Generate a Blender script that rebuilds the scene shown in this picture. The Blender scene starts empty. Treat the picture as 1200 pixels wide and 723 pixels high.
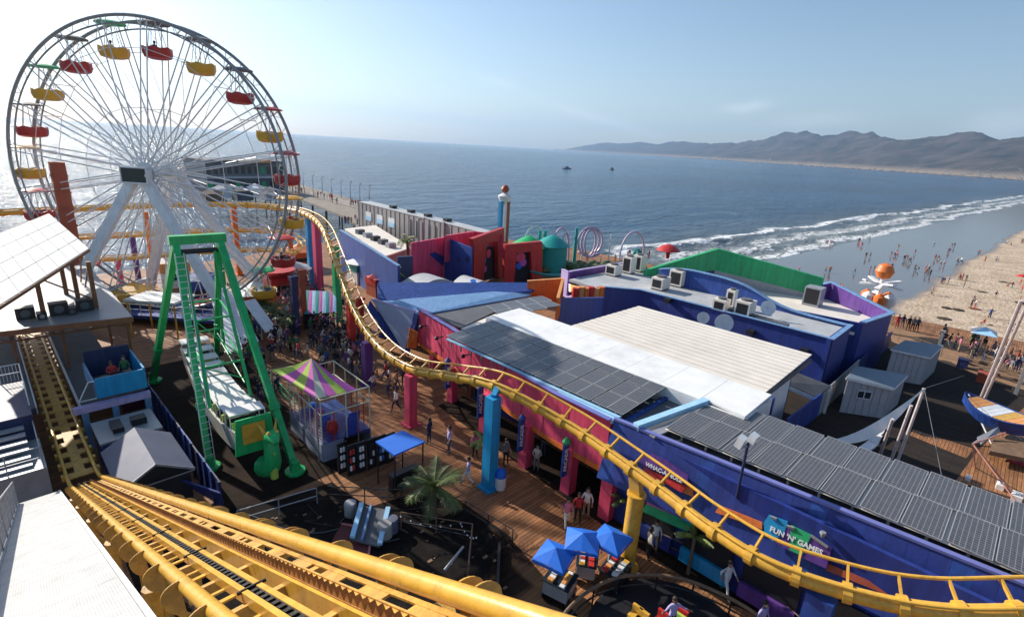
import bpy, bmesh, math, random
from mathutils import Vector, Matrix
random.seed(7)
R = math.radians
sc = bpy.context.scene
COL = sc.collection
# ------------------------------------------------------------------ camera
# world frame: +Y runs out along the pier, +X towards the beach, z = 0 is the pier deck
FPX, CX, CY, CAMH = 616.0, 600.0, 361.5, 18.0
pitch, roll, AZ = R(17.1), R(3.4), R(46.113)
_f = Vector((0, math.cos(pitch), -math.sin(pitch)))
_r0 = Vector((1, 0, 0)); _u0 = _r0.cross(_f)
_r = _r0 * math.cos(roll) + _u0 * math.sin(roll)
rotz = Matrix.Rotation(-AZ, 3, 'Z')
FW = rotz @ _f; RT = rotz @ _r; UP = RT.cross(FW)
CAM = Vector((0, 0, CAMH))
cd = bpy.data.cameras.new('camera'); cam = bpy.data.objects.new('camera', cd); COL.objects.link(cam)
cam.matrix_world = Matrix(((RT.x, UP.x, -FW.x, 0), (RT.y, UP.y, -FW.y, 0), (RT.z, UP.z, -FW.z, CAMH), (0, 0, 0, 1)))
cd.sensor_width = 36; cd.lens = 36 * FPX / 1200
cd.clip_start = 0.05; cd.clip_end = 90000
sc.camera = cam
# ------------------------------------------------------------------ light
SUN_AZ, SUN_EL = R(-10), R(28)      # azimuth from +Y towards +X
w = bpy.data.worlds.new('World'); sc.world = w; w.use_nodes = True
nt = w.node_tree; bgn = nt.nodes['Background']
sky = nt.nodes.new('ShaderNodeTexSky'); sky.sky_type = 'NISHITA'; sky.sun_disc = False
sky.sun_elevation = SUN_EL; sky.sun_rotation = SUN_AZ
sky.air_density = 1.0; sky.dust_density = 0.8; sky.ozone_density = 1.5; sky.altitude = 20
nt.links.new(sky.outputs[0], bgn.inputs[0]); bgn.inputs[1].default_value = 0.1
sl = bpy.data.lights.new('sun', 'SUN'); sl.energy = 5.0; sl.angle = R(0.53); sl.color = (1.0, 0.93, 0.82)
so = bpy.data.objects.new('sun', sl); COL.objects.link(so)
sd = Vector((math.sin(SUN_AZ) * math.cos(SUN_EL), math.cos(SUN_AZ) * math.cos(SUN_EL), math.sin(SUN_EL)))
so.rotation_euler = sd.to_track_quat('Z', 'Y').to_euler(); so.location = (0, 0, 60)
sc.view_settings.view_transform = 'Standard'; sc.view_settings.look = 'None'
sc.view_settings.exposure = 0.55; sc.view_settings.gamma = 1.0; sc.view_settings.use_curve_mapping = False

# ------------------------------------------------------------------ survey helpers (photo sight lines met with real planes)
def ray(x, y): return FW + RT * ((x - CX) / FPX) - UP * ((y - CY) / FPX)
def G(x, y, z=0.0):
    d = ray(x, y); return CAM + d * ((z - CAMH) / d.z)
def GX(x, y, X):
    d = ray(x, y); return CAM + d * (X / d.x)
def GY(x, y, Y):
    d = ray(x, y); return CAM + d * (Y / d.y)
# faint high clouds in the sky itself
def sky_clouds():
    N, L = nt.nodes, nt.links
    tc = N.new('ShaderNodeTexCoord'); nrm = N.new('ShaderNodeVectorMath'); nrm.operation = 'NORMALIZE'; L.new(tc.outputs['Generated'], nrm.inputs[0])
    nz = N.new('ShaderNodeTexNoise'); nz.inputs['Scale'].default_value = 14; nz.inputs['Detail'].default_value = 7; L.new(nrm.outputs[0], nz.inputs['Vector'])
    prev = sky.outputs[0]
    def M(op, a, b=None, c=None):
        q = N.new('ShaderNodeMath'); q.operation = op
        for i, v in enumerate((a, b, c)):
            if v is None: continue
            if isinstance(v, (int, float)): q.inputs[i].default_value = v
            else: L.new(v, q.inputs[i])
        return q.outputs[0]
    for (x0, y0, x1, y1, wd, amt) in ((848, 128, 902, 123, 5, .35), (640, 122, 770, 158, 5, .28), (560, 90, 610, 104, 4, .2), (1120, 158, 1230, 140, 12, .3), (900, 146, 1010, 140, 7, .18)):
        a, b = ray(x0, y0).normalized(), ray(x1, y1).normalized(); c = ((a+b)/2).normalized(); t = (b-a).normalized(); n = c.cross(t).normalized(); su = (b-a).length/2; sw = wd/FPX
        def dot(v):
            q = N.new('ShaderNodeVectorMath'); q.operation = 'DOT_PRODUCT'; L.new(nrm.outputs[0], q.inputs[0]); q.inputs[1].default_value = v; return q.outputs['Value']
        du = M('MULTIPLY', dot(t), 1/su); dn = M('MULTIPLY_ADD', nz.outputs['Fac'], 1.6, M('MULTIPLY_ADD', dot(n), 1/sw, -.8))
        r2 = M('ADD', M('MULTIPLY', du, du), M('MULTIPLY', dn, dn)); k = M('MULTIPLY', M('POWER', 2.718, M('MULTIPLY', r2, -1.0)), amt)
        k = M('MULTIPLY', k, M('GREATER_THAN', dot(c), .3))
        mx = N.new('ShaderNodeMix'); mx.data_type = 'RGBA'; L.new(k, mx.inputs[0]); L.new(prev, mx.inputs[6]); mx.inputs[7].default_value = (8.0, 8.3, 8.8, 1); prev = mx.outputs[2]
    L.new(prev, bgn.inputs[0])
sky_clouds()
# ------------------------------------------------------------------ materials
MATS = {}
def mat(name, col, rough=0.6, metal=0.0, var=0.18, scale=2.0, bump=0.15, dirt=0.0, spec=0.5, streak=0.0):
    if name in MATS: return MATS[name]
    m = bpy.data.materials.new(name); m.use_nodes = True
    n = m.node_tree; N = n.nodes; L = n.links; b = N['Principled BSDF']
    tc = N.new('ShaderNodeTexCoord'); src = tc.outputs['Object']
    ns = N.new('ShaderNodeTexNoise'); ns.inputs['Scale'].default_value = scale; ns.inputs['Detail'].default_value = 6; ns.inputs['Roughness'].default_value = .65
    L.new(src, ns.inputs['Vector'])
    mr = N.new('ShaderNodeMapRange'); mr.inputs[1].default_value = .3; mr.inputs[2].default_value = .7
    mr.inputs[3].default_value = 1 - var; mr.inputs[4].default_value = 1 + var
    L.new(ns.outputs['Fac'], mr.inputs[0])
    mx = N.new('ShaderNodeMix'); mx.data_type = 'RGBA'; mx.blend_type = 'MULTIPLY'; mx.inputs[0].default_value = 1
    mx.inputs[6].default_value = (*col, 1); L.new(mr.outputs[0], mx.inputs[7])
    out = mx.outputs[2]
    if dirt > 0:
        n2 = N.new('ShaderNodeTexNoise'); n2.inputs['Scale'].default_value = scale * .45; n2.inputs['Detail'].default_value = 9; n2.inputs['Roughness'].default_value = .75
        L.new(src, n2.inputs['Vector'])
        r2 = N.new('ShaderNodeMapRange'); r2.inputs[1].default_value = .5; r2.inputs[2].default_value = .72; r2.inputs[4].default_value = dirt
        L.new(n2.outputs['Fac'], r2.inputs[0])
        m2 = N.new('ShaderNodeMix'); m2.data_type = 'RGBA'
        L.new(r2.outputs[0], m2.inputs[0]); L.new(out, m2.inputs[6]); m2.inputs[7].default_value = (0.07, 0.055, 0.04, 1)
        out = m2.outputs[2]
    if streak > 0:
        ms = N.new('ShaderNodeMapping'); ms.inputs['Scale'].default_value = (3.2, 3.2, .22); L.new(src, ms.inputs[0])
        n3 = N.new('ShaderNodeTexNoise'); n3.inputs['Scale'].default_value = 1.0; n3.inputs['Detail'].default_value = 8; n3.inputs['Roughness'].default_value = .7; L.new(ms.outputs[0], n3.inputs['Vector'])
        r3 = N.new('ShaderNodeMapRange'); r3.inputs[1].default_value = .34; r3.inputs[2].default_value = .66; r3.inputs[3].default_value = 1 - streak; r3.inputs[4].default_value = 1 + streak*.9
        L.new(n3.outputs['Fac'], r3.inputs[0])
        m3 = N.new('ShaderNodeMix'); m3.data_type = 'RGBA'; m3.blend_type = 'MULTIPLY'; m3.inputs[0].default_value = 1; L.new(out, m3.inputs[6]); L.new(r3.outputs[0], m3.inputs[7]); out = m3.outputs[2]
    L.new(out, b.inputs['Base Color'])
    b.inputs['Roughness'].default_value = rough; b.inputs['Metallic'].default_value = metal
    b.inputs['Specular IOR Level'].default_value = spec
    if bump > 0:
        nb = N.new('ShaderNodeTexNoise'); nb.inputs['Scale'].default_value = scale * 9; nb.inputs['Detail'].default_value = 4
        L.new(src, nb.inputs['Vector'])
        bp = N.new('ShaderNodeBump'); bp.inputs['Strength'].default_value = bump; bp.inputs['Distance'].default_value = .02
        L.new(nb.outputs['Fac'], bp.inputs['Height']); L.new(bp.outputs[0], b.inputs['Normal'])
        rr = N.new('ShaderNodeMapRange'); rr.inputs[3].default_value = max(0.03, rough - .12); rr.inputs[4].default_value = min(1, rough + .12)
        L.new(ns.outputs['Fac'], rr.inputs[0]); L.new(rr.outputs[0], b.inputs['Roughness'])
    MATS[name] = m
    return m
def boards(name, cols, plank_w=.2, plank_l=3.6, rot=0.0, rough=.75, dirt=.5, gap=.012, mortar=(.012, .009, .007), coord='Object', bumpd=.012, spec=.28):
    """real boards: colour per board, dark gaps, grain"""
    if name in MATS: return MATS[name]
    m = bpy.data.materials.new(name); m.use_nodes = True
    n = m.node_tree; N = n.nodes; L = n.links; b = N['Principled BSDF']
    tc = N.new('ShaderNodeTexCoord'); mp = N.new('ShaderNodeMapping'); mp.inputs['Rotation'].default_value = (0, 0, rot)
    L.new(tc.outputs[coord], mp.inputs[0])
    br = N.new('ShaderNodeTexBrick'); br.inputs['Scale'].default_value = 1.0
    br.inputs['Brick Width'].default_value = plank_l; br.inputs['Row Height'].default_value = plank_w
    br.inputs['Mortar Size'].default_value = gap; br.inputs['Mortar Smooth'].default_value = .2
    br.inputs['Color1'].default_value = (*cols[0], 1); br.inputs['Color2'].default_value = (*cols[1], 1); br.inputs['Mortar'].default_value = (*mortar, 1)
    br.offset = .37; br.squash = 1.0
    L.new(mp.outputs[0], br.inputs['Vector'])
    mp2 = N.new('ShaderNodeMapping'); mp2.inputs['Scale'].default_value = (1.2, 26, 4); L.new(mp.outputs[0], mp2.inputs[0])
    gr = N.new('ShaderNodeTexNoise'); gr.inputs['Scale'].default_value = 1.0; gr.inputs['Detail'].default_value = 5; L.new(mp2.outputs[0], gr.inputs['Vector'])
    rg = N.new('ShaderNodeMapRange'); rg.inputs[1].default_value = .3; rg.inputs[2].default_value = .7; rg.inputs[3].default_value = .6; rg.inputs[4].default_value = 1.35
    L.new(gr.outputs['Fac'], rg.inputs[0])
    mx = N.new('ShaderNodeMix'); mx.data_type = 'RGBA'; mx.blend_type = 'MULTIPLY'; mx.inputs[0].default_value = 1
    L.new(br.outputs['Color'], mx.inputs[6]); L.new(rg.outputs[0], mx.inputs[7])
    n2 = N.new('ShaderNodeTexNoise'); n2.inputs['Scale'].default_value = .35; n2.inputs['Detail'].default_value = 9; n2.inputs['Roughness'].default_value = .7
    L.new(tc.outputs[coord], n2.inputs['Vector'])
    r2 = N.new('ShaderNodeMapRange'); r2.inputs[1].default_value = .42; r2.inputs[2].default_value = .68; r2.inputs[4].default_value = dirt
    L.new(n2.outputs['Fac'], r2.inputs[0])
    m2 = N.new('ShaderNodeMix'); m2.data_type = 'RGBA'; L.new(r2.outputs[0], m2.inputs[0]); L.new(mx.outputs[2], m2.inputs[6]); m2.inputs[7].default_value = (.05, .035, .025, 1)
    L.new(m2.outputs[2], b.inputs['Base Color']); b.inputs['Roughness'].default_value = rough; b.inputs['Specular IOR Level'].default_value = spec
    inv = N.new('ShaderNodeMath'); inv.operation = 'MULTIPLY_ADD'; inv.inputs[1].default_value = -1.0; inv.inputs[2].default_value = 1.0
    L.new(br.outputs['Fac'], inv.inputs[0])
    ad = N.new('ShaderNodeMath'); ad.operation = 'MULTIPLY_ADD'; ad.inputs[1].default_value = .25; L.new(gr.outputs['Fac'], ad.inputs[0]); L.new(inv.outputs[0], ad.inputs[2])
    bp = N.new('ShaderNodeBump'); bp.inputs['Strength'].default_value = .8; bp.inputs['Distance'].default_value = bumpd
    L.new(ad.outputs[0], bp.inputs['Height']); L.new(bp.outputs[0], b.inputs['Normal'])
    MATS[name] = m; return m

YEL = mat('yellow_paint', (.70, .385, .05), .3, 0, .12, 5, .12, dirt=.38)
YELD = mat('yellow_paint_worn', (.56, .30, .045), .5, 0, .3, 6, .25, dirt=.6)
WHT = mat('white_paint', (.74, .75, .76), .4, 0, .06, 1.5, .06, dirt=.15, streak=0.1)
WHR = mat('white_roof_coat', (.80, .80, .78), .6, 0, .07, .8, .1, dirt=.22)
BEI = mat('beige_roof_metal', (.74, .68, .60), .6, .0, .07, .5, .03, dirt=.12)
GRY = mat('grey_metal', (.34, .35, .37), .45, .3, .12, 1.5, .1, dirt=.2)
GRL = mat('pale_grey_roof', (.44, .45, .46), .6, 0, .14, .7, .2, dirt=.25)
GRD = mat('dark_grey_roof', (.10, .105, .12), .7, 0, .25, .8, .2, dirt=.3)
BLK = mat('black_plastic', (.015, .015, .018), .45, 0, .2, 4, .1)
DRK = mat('dark_interior', (.02, .018, .02), .8, 0, .4, 2, .1)
BLU = mat('cobalt_stucco', (.016, .036, .215), .55, 0, .15, .9, .15, dirt=.15, streak=0.25)
BL2 = mat('royal_blue_paint', (.018, .06, .27), .5, 0, .14, .9, .12, dirt=.12, streak=0.35)
BL3 = mat('light_blue_paint', (.16, .30, .52), .5, 0, .1, .9, .1, dirt=.2, streak=0.22)
TUR = mat('turquoise_paint', (.01, .26, .52), .45, 0, .1, 1.2, .08, dirt=.1, streak=0.2)
TEA = mat('teal_paint', (.01, .30, .27), .45, 0, .12, 1.2, .08)
NAV = mat('navy_paint', (.02, .03, .10), .5, 0, .2, 1, .1, dirt=.1, streak=0.3)
PIN = mat('magenta_stucco', (.68, .07, .15), .55, 0, .12, .8, .15, dirt=.12, streak=0.28)
RED = mat('red_paint', (.50, .03, .025), .45, 0, .14, 1.2, .1, dirt=.1, streak=0.25)
BRK = mat('brick_red_paint', (.36, .07, .03), .55, 0, .15, 1.2, .15, dirt=.2)
ORA = mat('orange_paint', (.70, .17, .03), .5, 0, .14, 1.2, .1, dirt=.15, streak=0.2)
ORL = mat('light_orange_paint', (.72, .32, .10), .5, 0, .1, 1.2, .1, dirt=.1, streak=0.15)
RST = mat('rust_brown_steel', (.26, .10, .045), .55, .1, .25, 2, .2, dirt=.3)
PUR = mat('purple_paint', (.10, .035, .22), .5, 0, .14, 1, .1, dirt=.1, streak=0.3)
LAV = mat('lavender_paint', (.46, .36, .62), .5, 0, .08, 1, .1, dirt=.08, streak=0.15)
GRN = mat('green_paint', (.015, .42, .12), .4, 0, .14, 1.5, .08, dirt=.12, streak=0.18)
GR2 = mat('kelly_green_stucco', (.02, .36, .13), .5, 0, .1, 1, .1, dirt=.08, streak=0.2)
LIM = mat('lime_fabric', (.42, .55, .08), .75, 0, .12, 2, .1)
MAG = mat('magenta_fabric', (.60, .12, .42), .75, 0, .12, 2, .1)
BCV = mat('blue_canvas', (.01, .14, .62), .6, 0, .10, 2, .12)
LBC = mat('pale_blue_canvas', (.35, .60, .80), .6, 0, .10, 2, .12)
CNV = mat('white_canvas', (.74, .72, .70), .8, 0, .06, 2, .1)
WOO = mat('weathered_wood', (.20, .12, .07), .75, 0, .3, 2.5, .3, dirt=.4)
CON = mat('concrete', (.32, .31, .30), .85, 0, .15, 1, .3, dirt=.3)
GLS = mat('dark_glass', (.02, .03, .04), .08, 0, .1, 1, 0)
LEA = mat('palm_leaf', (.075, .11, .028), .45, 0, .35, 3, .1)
LEY = mat('yellow_green_palm_leaf', (.20, .24, .05), .5, 0, .3, 3, .1)  # second foliage colour, yellow-green
TRK = mat('palm_trunk', (.14, .10, .06), .85, 0, .3, 6, .5)
STE = mat('galvanised_steel', (.42, .43, .45), .4, .7, .15, 3, .1, dirt=.2)

PWK = mat('periwinkle_trim', (.17, .19, .48), .5, 0, .1, 1, .1, dirt=.1)
# ------------------------------------------------------------------ mesh helpers
class MB:
    def __init__(s): s.v = []; s.f = []; s.m = []
    def add(s, vs, fs, mi=0):
        o = len(s.v); s.v += [tuple(v) for v in vs]
        for f in fs: s.f.append([o + i for i in f]); s.m.append(mi)
        return s
    def box(s, x0, y0, z0, x1, y1, z1, mi=0):
        x0, x1 = sorted((x0, x1)); y0, y1 = sorted((y0, y1)); z0, z1 = sorted((z0, z1))
        return s.add([(x0,y0,z0),(x1,y0,z0),(x1,y1,z0),(x0,y1,z0),(x0,y0,z1),(x1,y0,z1),(x1,y1,z1),(x0,y1,z1)],
                     [(0,3,2,1),(4,5,6,7),(0,1,5,4),(1,2,6,5),(2,3,7,6),(3,0,4,7)], mi)
    def beam(s, p, q, wd, ht, up=(0,0,1), mi=0):
        """square-section bar from p to q"""
        p, q = Vector(p), Vector(q); d = (q - p).normalized(); u = Vector(up)
        if abs(d.dot(u)) > .98: u = Vector((0, 1, 0)) if abs(d.y) < .9 else Vector((1, 0, 0))
        a = d.cross(u).normalized() * wd / 2; b = a.cross(d).normalized() * ht / 2
        return s.add([p-a-b, p+a-b, p+a+b, p-a+b, q-a-b, q+a-b, q+a+b, q-a+b],
                     [(0,3,2,1),(4,5,6,7),(0,1,5,4),(1,2,6,5),(2,3,7,6),(3,0,4,7)], mi)
    def slab(s, pts, off, mi=0):
        """polygon extruded by the vector off"""
        pts = [Vector(p) for p in pts]; off = Vector(off); n = len(pts)
        nn = Vector((0, 0, 0))
        for i in range(n): nn += pts[i].cross(pts[(i+1) % n])
        if nn.dot(off) > 0: pts.reverse()
        top = list(range(n)); bot = list(range(n, 2*n))
        return s.add(pts + [p + off for p in pts], [top, bot[::-1]] + [(i, n+i, n+(i+1) % n, (i+1) % n) for i in range(n)], mi)
    def tube(s, p, q, r, n=8, r2=None, mi=0, cap=True):
        return s.path([p, q], r, n, mi, [r, r if r2 is None else r2], cap)
    def path(s, pts, r, n=8, mi=0, rr=None, cap=True, closed=False):
        pts = [Vector(p) for p in pts]; k = len(pts); vs = []; prev = None
        for i, p in enumerate(pts):
            if closed: t = (pts[(i+1) % k] - pts[i-1])
            else: t = (pts[min(i+1, k-1)] - pts[max(i-1, 0)])
            t.normalize()
            if prev is None:
                a = t.cross(Vector((0, 0, 1)))
                if a.length < .05: a = t.cross(Vector((1, 0, 0)))
            else: a = prev - t * prev.dot(t)
            a.normalize(); prev = a; b = t.cross(a); ra = rr[i] if rr else r
            for j in range(n):
                c = 2 * math.pi * j / n; vs.append(p + a * (ra * math.cos(c)) + b * (ra * math.sin(c)))
        fs = []
        for i in range(k if closed else k-1):
            i2 = (i+1) % k
            for j in range(n): fs.append((i*n+j, i*n+(j+1) % n, i2*n+(j+1) % n, i2*n+j))
        if cap and not closed: fs.append(list(range(n))[::-1]); fs.append([(k-1)*n+j for j in range(n)])
        return s.add(vs, fs, mi)
    def lathe(s, c, prof, n=12, mi=0):
        """prof: list of (radius, z) round a vertical axis at c"""
        c = Vector(c); vs = []
        for r, z in prof:
            for j in range(n): a = 2*math.pi*j/n; vs.append((c.x + r*math.cos(a), c.y + r*math.sin(a), c.z + z))
        fs = [(i*n+j, i*n+(j+1) % n, (i+1)*n+(j+1) % n, (i+1)*n+j) for i in range(len(prof)-1) for j in range(n)]
        fs.append(list(range(n))[::-1]); fs.append([(len(prof)-1)*n+j for j in range(n)])
        return s.add(vs, fs, mi)
    def disc(s, c, nrm, r, th, n=16, mi=0):
        nrm = Vector(nrm).normalized(); c = Vector(c)
        return s.tube(c - nrm*th/2, c + nrm*th/2, r, n, mi=mi)
    def mesh(s, name, mats, smooth=False):
        me = bpy.data.meshes.new(name); me.from_pydata(s.v, [], s.f)
        for m in (mats if isinstance(mats, (list, tuple)) else [mats]): me.materials.append(m)
        if any(s.m): me.polygons.foreach_set('material_index', s.m)
        if smooth:
            me.polygons.foreach_set('use_smooth', [True]*len(me.polygons))
            try: me.set_sharp_from_angle(angle=R(40))
            except Exception: pass
        me.update(); return me
def link(name, me, parent=None, loc=None):
    o = bpy.data.objects.new(name, me); COL.objects.link(o)
    if parent is not None: o.parent = parent
    if loc is not None: o.location = loc
    return o
def world_origin(p):
    v = Vector((0, 0, 0))
    while p is not None: v += Vector(p.location); p = p.parent
    return v
def part(name, mb, mats, parent=None, smooth=False, local=False, label=None, kind=None):
    """mesh verts are in world coordinates (local=False) and hang under an unrotated parent"""
    o = link(name, mb.mesh(name, mats, smooth), parent)
    if parent is not None and not local: o.location = -world_origin(parent)
    if label: o['label'] = label
    if kind: o['kind'] = kind
    return o
def tag(o, label, cat, group=None):
    o['label'] = label; o['category'] = cat
    if group: o['group'] = group
    return o
def thing(name, label, cat, loc=(0, 0, 0), group=None, rz=0.0):
    o = bpy.data.objects.new(name, None); COL.objects.link(o); o.location = loc; o.rotation_euler = (0, 0, rz)
    o.empty_display_size = .2
    return tag(o, label, cat, group)
def solo(name, mb, mats, label, cat, group=None, smooth=False):
    return tag(part(name, mb, mats, None, smooth), label, cat, group)
def structure(name, mb, mats, smooth=False):
    o = part(name, mb, mats, None, smooth); o['kind'] = 'structure'; return o
def dup(root, loc=None, rz=None, label=None, group=None, parent=None):
    r = root.copy(); COL.objects.link(r)
    if parent is not None: r.parent = parent
    if loc is not None: r.location = loc
    if rz is not None: r.rotation_euler = (0, 0, rz)
    if label: r['label'] = label
    if group: r['group'] = group
    for ch in root.children:
        c = ch.copy(); COL.objects.link(c); c.parent = r
        for g in ch.children:
            d = g.copy(); COL.objects.link(d); d.parent = c
    return r
def rescale(root, k):
    """move a thing k times as far from the survey point (same bearing), keeping its feet on the deck"""
    loc = CAM + (Vector(root.location) - CAM)*k; loc.z = max(0, loc.z)
    def go(o_):
        for c in o_.children:
            for v in c.data.vertices:
                q = CAM + (v.co - CAM)*k; q.z = max(q.z, 0); v.co = q
            go(c)
    go(root); root.location = loc
    for c in root.children: c.location = -loc
def catmull(P, per=8):
    P = [Vector(p) for p in P]; out = []
    Q = [P[0]*2 - P[1]] + P + [P[-1]*2 - P[-2]]
    for i in range(1, len(Q)-2):
        a, b, c, d = Q[i-1], Q[i], Q[i+1], Q[i+2]
        for k in range(per):
            t = k/per
            out.append(.5*((2*b) + (c-a)*t + (2*a-5*b+4*c-d)*t*t + (3*b-a-3*c+d)*t**3))
    out.append(P[-1]); return out
def resample(pts, step):
    out = [pts[0]]; acc = 0
    for i in range(1, len(pts)):
        a, b = pts[i-1], pts[i]; l = (b-a).length
        while acc + l >= step:
            t = (step-acc)/l; a = a + (b-a)*t; out.append(a.copy()); l = (b-a).length; acc = 0
        acc += l
    return out
def text_part(txt, size, depth, m, parent, origin, xdir, ydir, name='lettering', center=True, local=False):
    cu = bpy.data.curves.new('t', 'FONT'); cu.body = txt; cu.size = size; cu.extrude = depth; cu.resolution_u = 2; cu.offset = size*.035
    if center: cu.align_x = 'CENTER'; cu.align_y = 'CENTER'
    to = bpy.data.objects.new('t', cu); COL.objects.link(to)
    dg = bpy.context.evaluated_depsgraph_get(); dg.update()
    me = bpy.data.meshes.new_from_object(to.evaluated_get(dg)); me.name = name
    bpy.data.objects.remove(to); bpy.data.curves.remove(cu)
    x = Vector(xdir).normalized(); y = Vector(ydir); y = (y - x*y.dot(x)).normalized(); z = x.cross(y)
    M = Matrix(((x.x, y.x, z.x, origin[0]), (x.y, y.y, z.y, origin[1]), (x.z, y.z, z.z, origin[2]), (0, 0, 0, 1)))
    me.transform(M); me.materials.clear(); me.materials.append(m)
    o = link(name, me, parent)
    if parent is not None and not local: o.location = -world_origin(parent)
    return o
# ================================================================== SETTING
def shore(x): return 53 - .063*(x - 60)
def sea_material():
    m = bpy.data.materials.new('sea_water'); m.use_nodes = True
    n = m.node_tree; N = n.nodes; L = n.links; b = N['Principled BSDF']
    def math_(op, a, b_=None, c=None):
        q = N.new('ShaderNodeMath'); q.operation = op
        for i, v in enumerate((a, b_, c)):
            if v is None: continue
            if isinstance(v, (int, float)): q.inputs[i].default_value = v
            else: L.new(v, q.inputs[i])
        return q.outputs[0]
    def noise(scale, det=5, rough=.6, vec=None, dist=0):
        q = N.new('ShaderNodeTexNoise'); q.inputs['Scale'].default_value = scale; q.inputs['Detail'].default_value = det; q.inputs['Roughness'].default_value = rough
        q.inputs['Distortion'].default_value = dist
        L.new(vec, q.inputs['Vector']); return q.outputs['Fac']
    def rng(v, a, b_, c=0.0, d=1.0):
        q = N.new('ShaderNodeMapRange'); q.interpolation_type = 'SMOOTHSTEP'
        for i, x in enumerate((a, b_, c, d)): q.inputs[i+1].default_value = x
        L.new(v, q.inputs[0]); return q.outputs[0]
    tc = N.new('ShaderNodeTexCoord'); P = tc.outputs['Object']
    sx = N.new('ShaderNodeSeparateXYZ'); L.new(P, sx.inputs[0])
    s = math_('ADD', sx.outputs[1], math_('MULTIPLY_ADD', sx.outputs[0], .063, -.063*60 - 53))
    wob = math_('MULTIPLY_ADD', noise(.022, 4, .6, P), 26, -13)
    wob2 = math_('MULTIPLY_ADD', noise(.16, 4, .6, P), 5, -2.5)
    s1 = math_('ADD', math_('ADD', s, wob), wob2)
    mp = N.new('ShaderNodeMapping'); mp.inputs['Scale'].default_value = (.35, 1, 1); L.new(P, mp.inputs[0])
    lace = noise(.9, 8, .72, mp.outputs[0], .8); lace2 = noise(.22, 7, .7, mp.outputs[0], .6)
    def band(a, b_, c, d):
        return math_('MULTIPLY', rng(s1, a, b_), rng(s1, c, d, 1, 0))
    f_sw = math_('MULTIPLY', band(-1, 0, 2.2, 5.5), rng(lace, .36, .5))
    f_w2 = math_('MULTIPLY', band(7.5, 8.5, 11, 15), rng(lace, .40, .52))
    f_mid = math_('MULTIPLY', band(0, 4, 20, 30), math_('MULTIPLY', rng(lace2, .46, .60), rng(lace, .44, .62, .12, .6)))
    f_br = math_('MULTIPLY', band(20.5, 21.5, 24, 28), rng(lace2, .38, .48))
    f = math_('MAXIMUM', math_('MAXIMUM', f_sw, f_w2), math_('MAXIMUM', f_mid, f_br))
    f = math_('MULTIPLY', f, rng(sx.outputs[0], 45, 75))
    far = rng(s, 60, 500)
    deep = N.new('ShaderNodeMix'); deep.data_type = 'RGBA'; L.new(rng(s1, -5, 60), deep.inputs[0])
    deep.inputs[6].default_value = (.15, .17, .16, 1); deep.inputs[7].default_value = (.022, .080, .160, 1)
    pat = noise(.006, 5, .6, mp.outputs[0]); 
    d2 = N.new('ShaderNodeMix'); d2.data_type = 'RGBA'; d2.blend_type = 'MULTIPLY'; d2.inputs[0].default_value = 1; L.new(deep.outputs[2], d2.inputs[6]); L.new(rng(pat, .3, .7, .7, 1.35), d2.inputs[7])
    cm = N.new('ShaderNodeMix'); cm.data_type = 'RGBA'; L.new(f, cm.inputs[0]); L.new(d2.outputs[2], cm.inputs[6]); cm.inputs[7].default_value = (.72, .74, .76, 1)
    L.new(cm.outputs[2], b.inputs['Base Color'])
    L.new(rng(f, 0, .4, .13, .85), b.inputs['Roughness']); b.inputs['IOR'].default_value = 1.33
    mpw = N.new('ShaderNodeMapping'); mpw.inputs['Rotation'].default_value = (0, 0, R(25)); mpw.inputs['Scale'].default_value = (.45, 1, 1); L.new(P, mpw.inputs[0])
    h = math_('ADD', math_('MULTIPLY', noise(.09, 3, .5, mpw.outputs[0]), 2.6), math_('ADD', math_('MULTIPLY', noise(.34, 5, .65, mpw.outputs[0]), 1.5), math_('MULTIPLY', noise(2.2, 3, .6, mpw.outputs[0]), .16)))
    h = math_('MULTIPLY', h, rng(s, -2, 40, .15, 1))
    h = math_('MULTIPLY_ADD', f, .25, h)
    bp = N.new('ShaderNodeBump'); bp.inputs['Strength'].default_value = 1.0; bp.inputs['Distance'].default_value = 1.6
    L.new(h, bp.inputs['Height']); L.new(bp.outputs[0], b.inputs['Normal'])
    return m
SEA = sea_material()
SEAZ = -6.5
mb = MB()
# near surf as displaced rollers, then the open sea out to the horizon
nx, ny = 210, 150
for j in range(ny+1):
    for i in range(nx+1):
        x = 40 + 620*(i/nx)**1.3; sft = -4 + 90*(j/ny); y = shore(x) + sft
        q = 6*math.sin(x*.021) + 3*math.sin(x*.063 + 1) + 1.3*math.sin(x*.17)
        def crest(s0, h, wd): 
            d = (sft - s0 - q*.5); return h*math.exp(-(d/wd)**2) if d < 0 else h*math.exp(-(d/(wd*2.5))**2)
        z = crest(23, .9, 1.8)*(.6+.4*math.sin(x*.05)) + crest(8.5, .4, 1.2) + crest(47, .45, 4)*(.6+.4*math.sin(x*.03+2)) + crest(68, .4, 4)
        z *= min(1, (x-40)/30)*min(1, j/8)*min(1, (ny-j)/10)
        mb.v.append((x, y, z))
for j in range(ny):
    for i in range(nx):
        a = j*(nx+1)+i; mb.f.append([a, a+1, a+nx+2, a+nx+1]); mb.m.append(0)
o = structure('sea_surf', mb, SEA, True); o.location.z = SEAZ + .004
mb = MB(); K = 64
for r in (0, 20, 60, 150, 400, 1000, 2500, 6000, 12000, 19500):
    for k in range(K): a = 2*math.pi*k/K; mb.v.append((r*math.cos(a), r*math.sin(a), 0))
for q in range(9):
    for k in range(K): mb.f.append([q*K+k, q*K+(k+1) % K, (q+1)*K+(k+1) % K, (q+1)*K+k] ); mb.m.append(0)
o = structure('sea', mb, SEA); o.location.z = SEAZ
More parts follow.
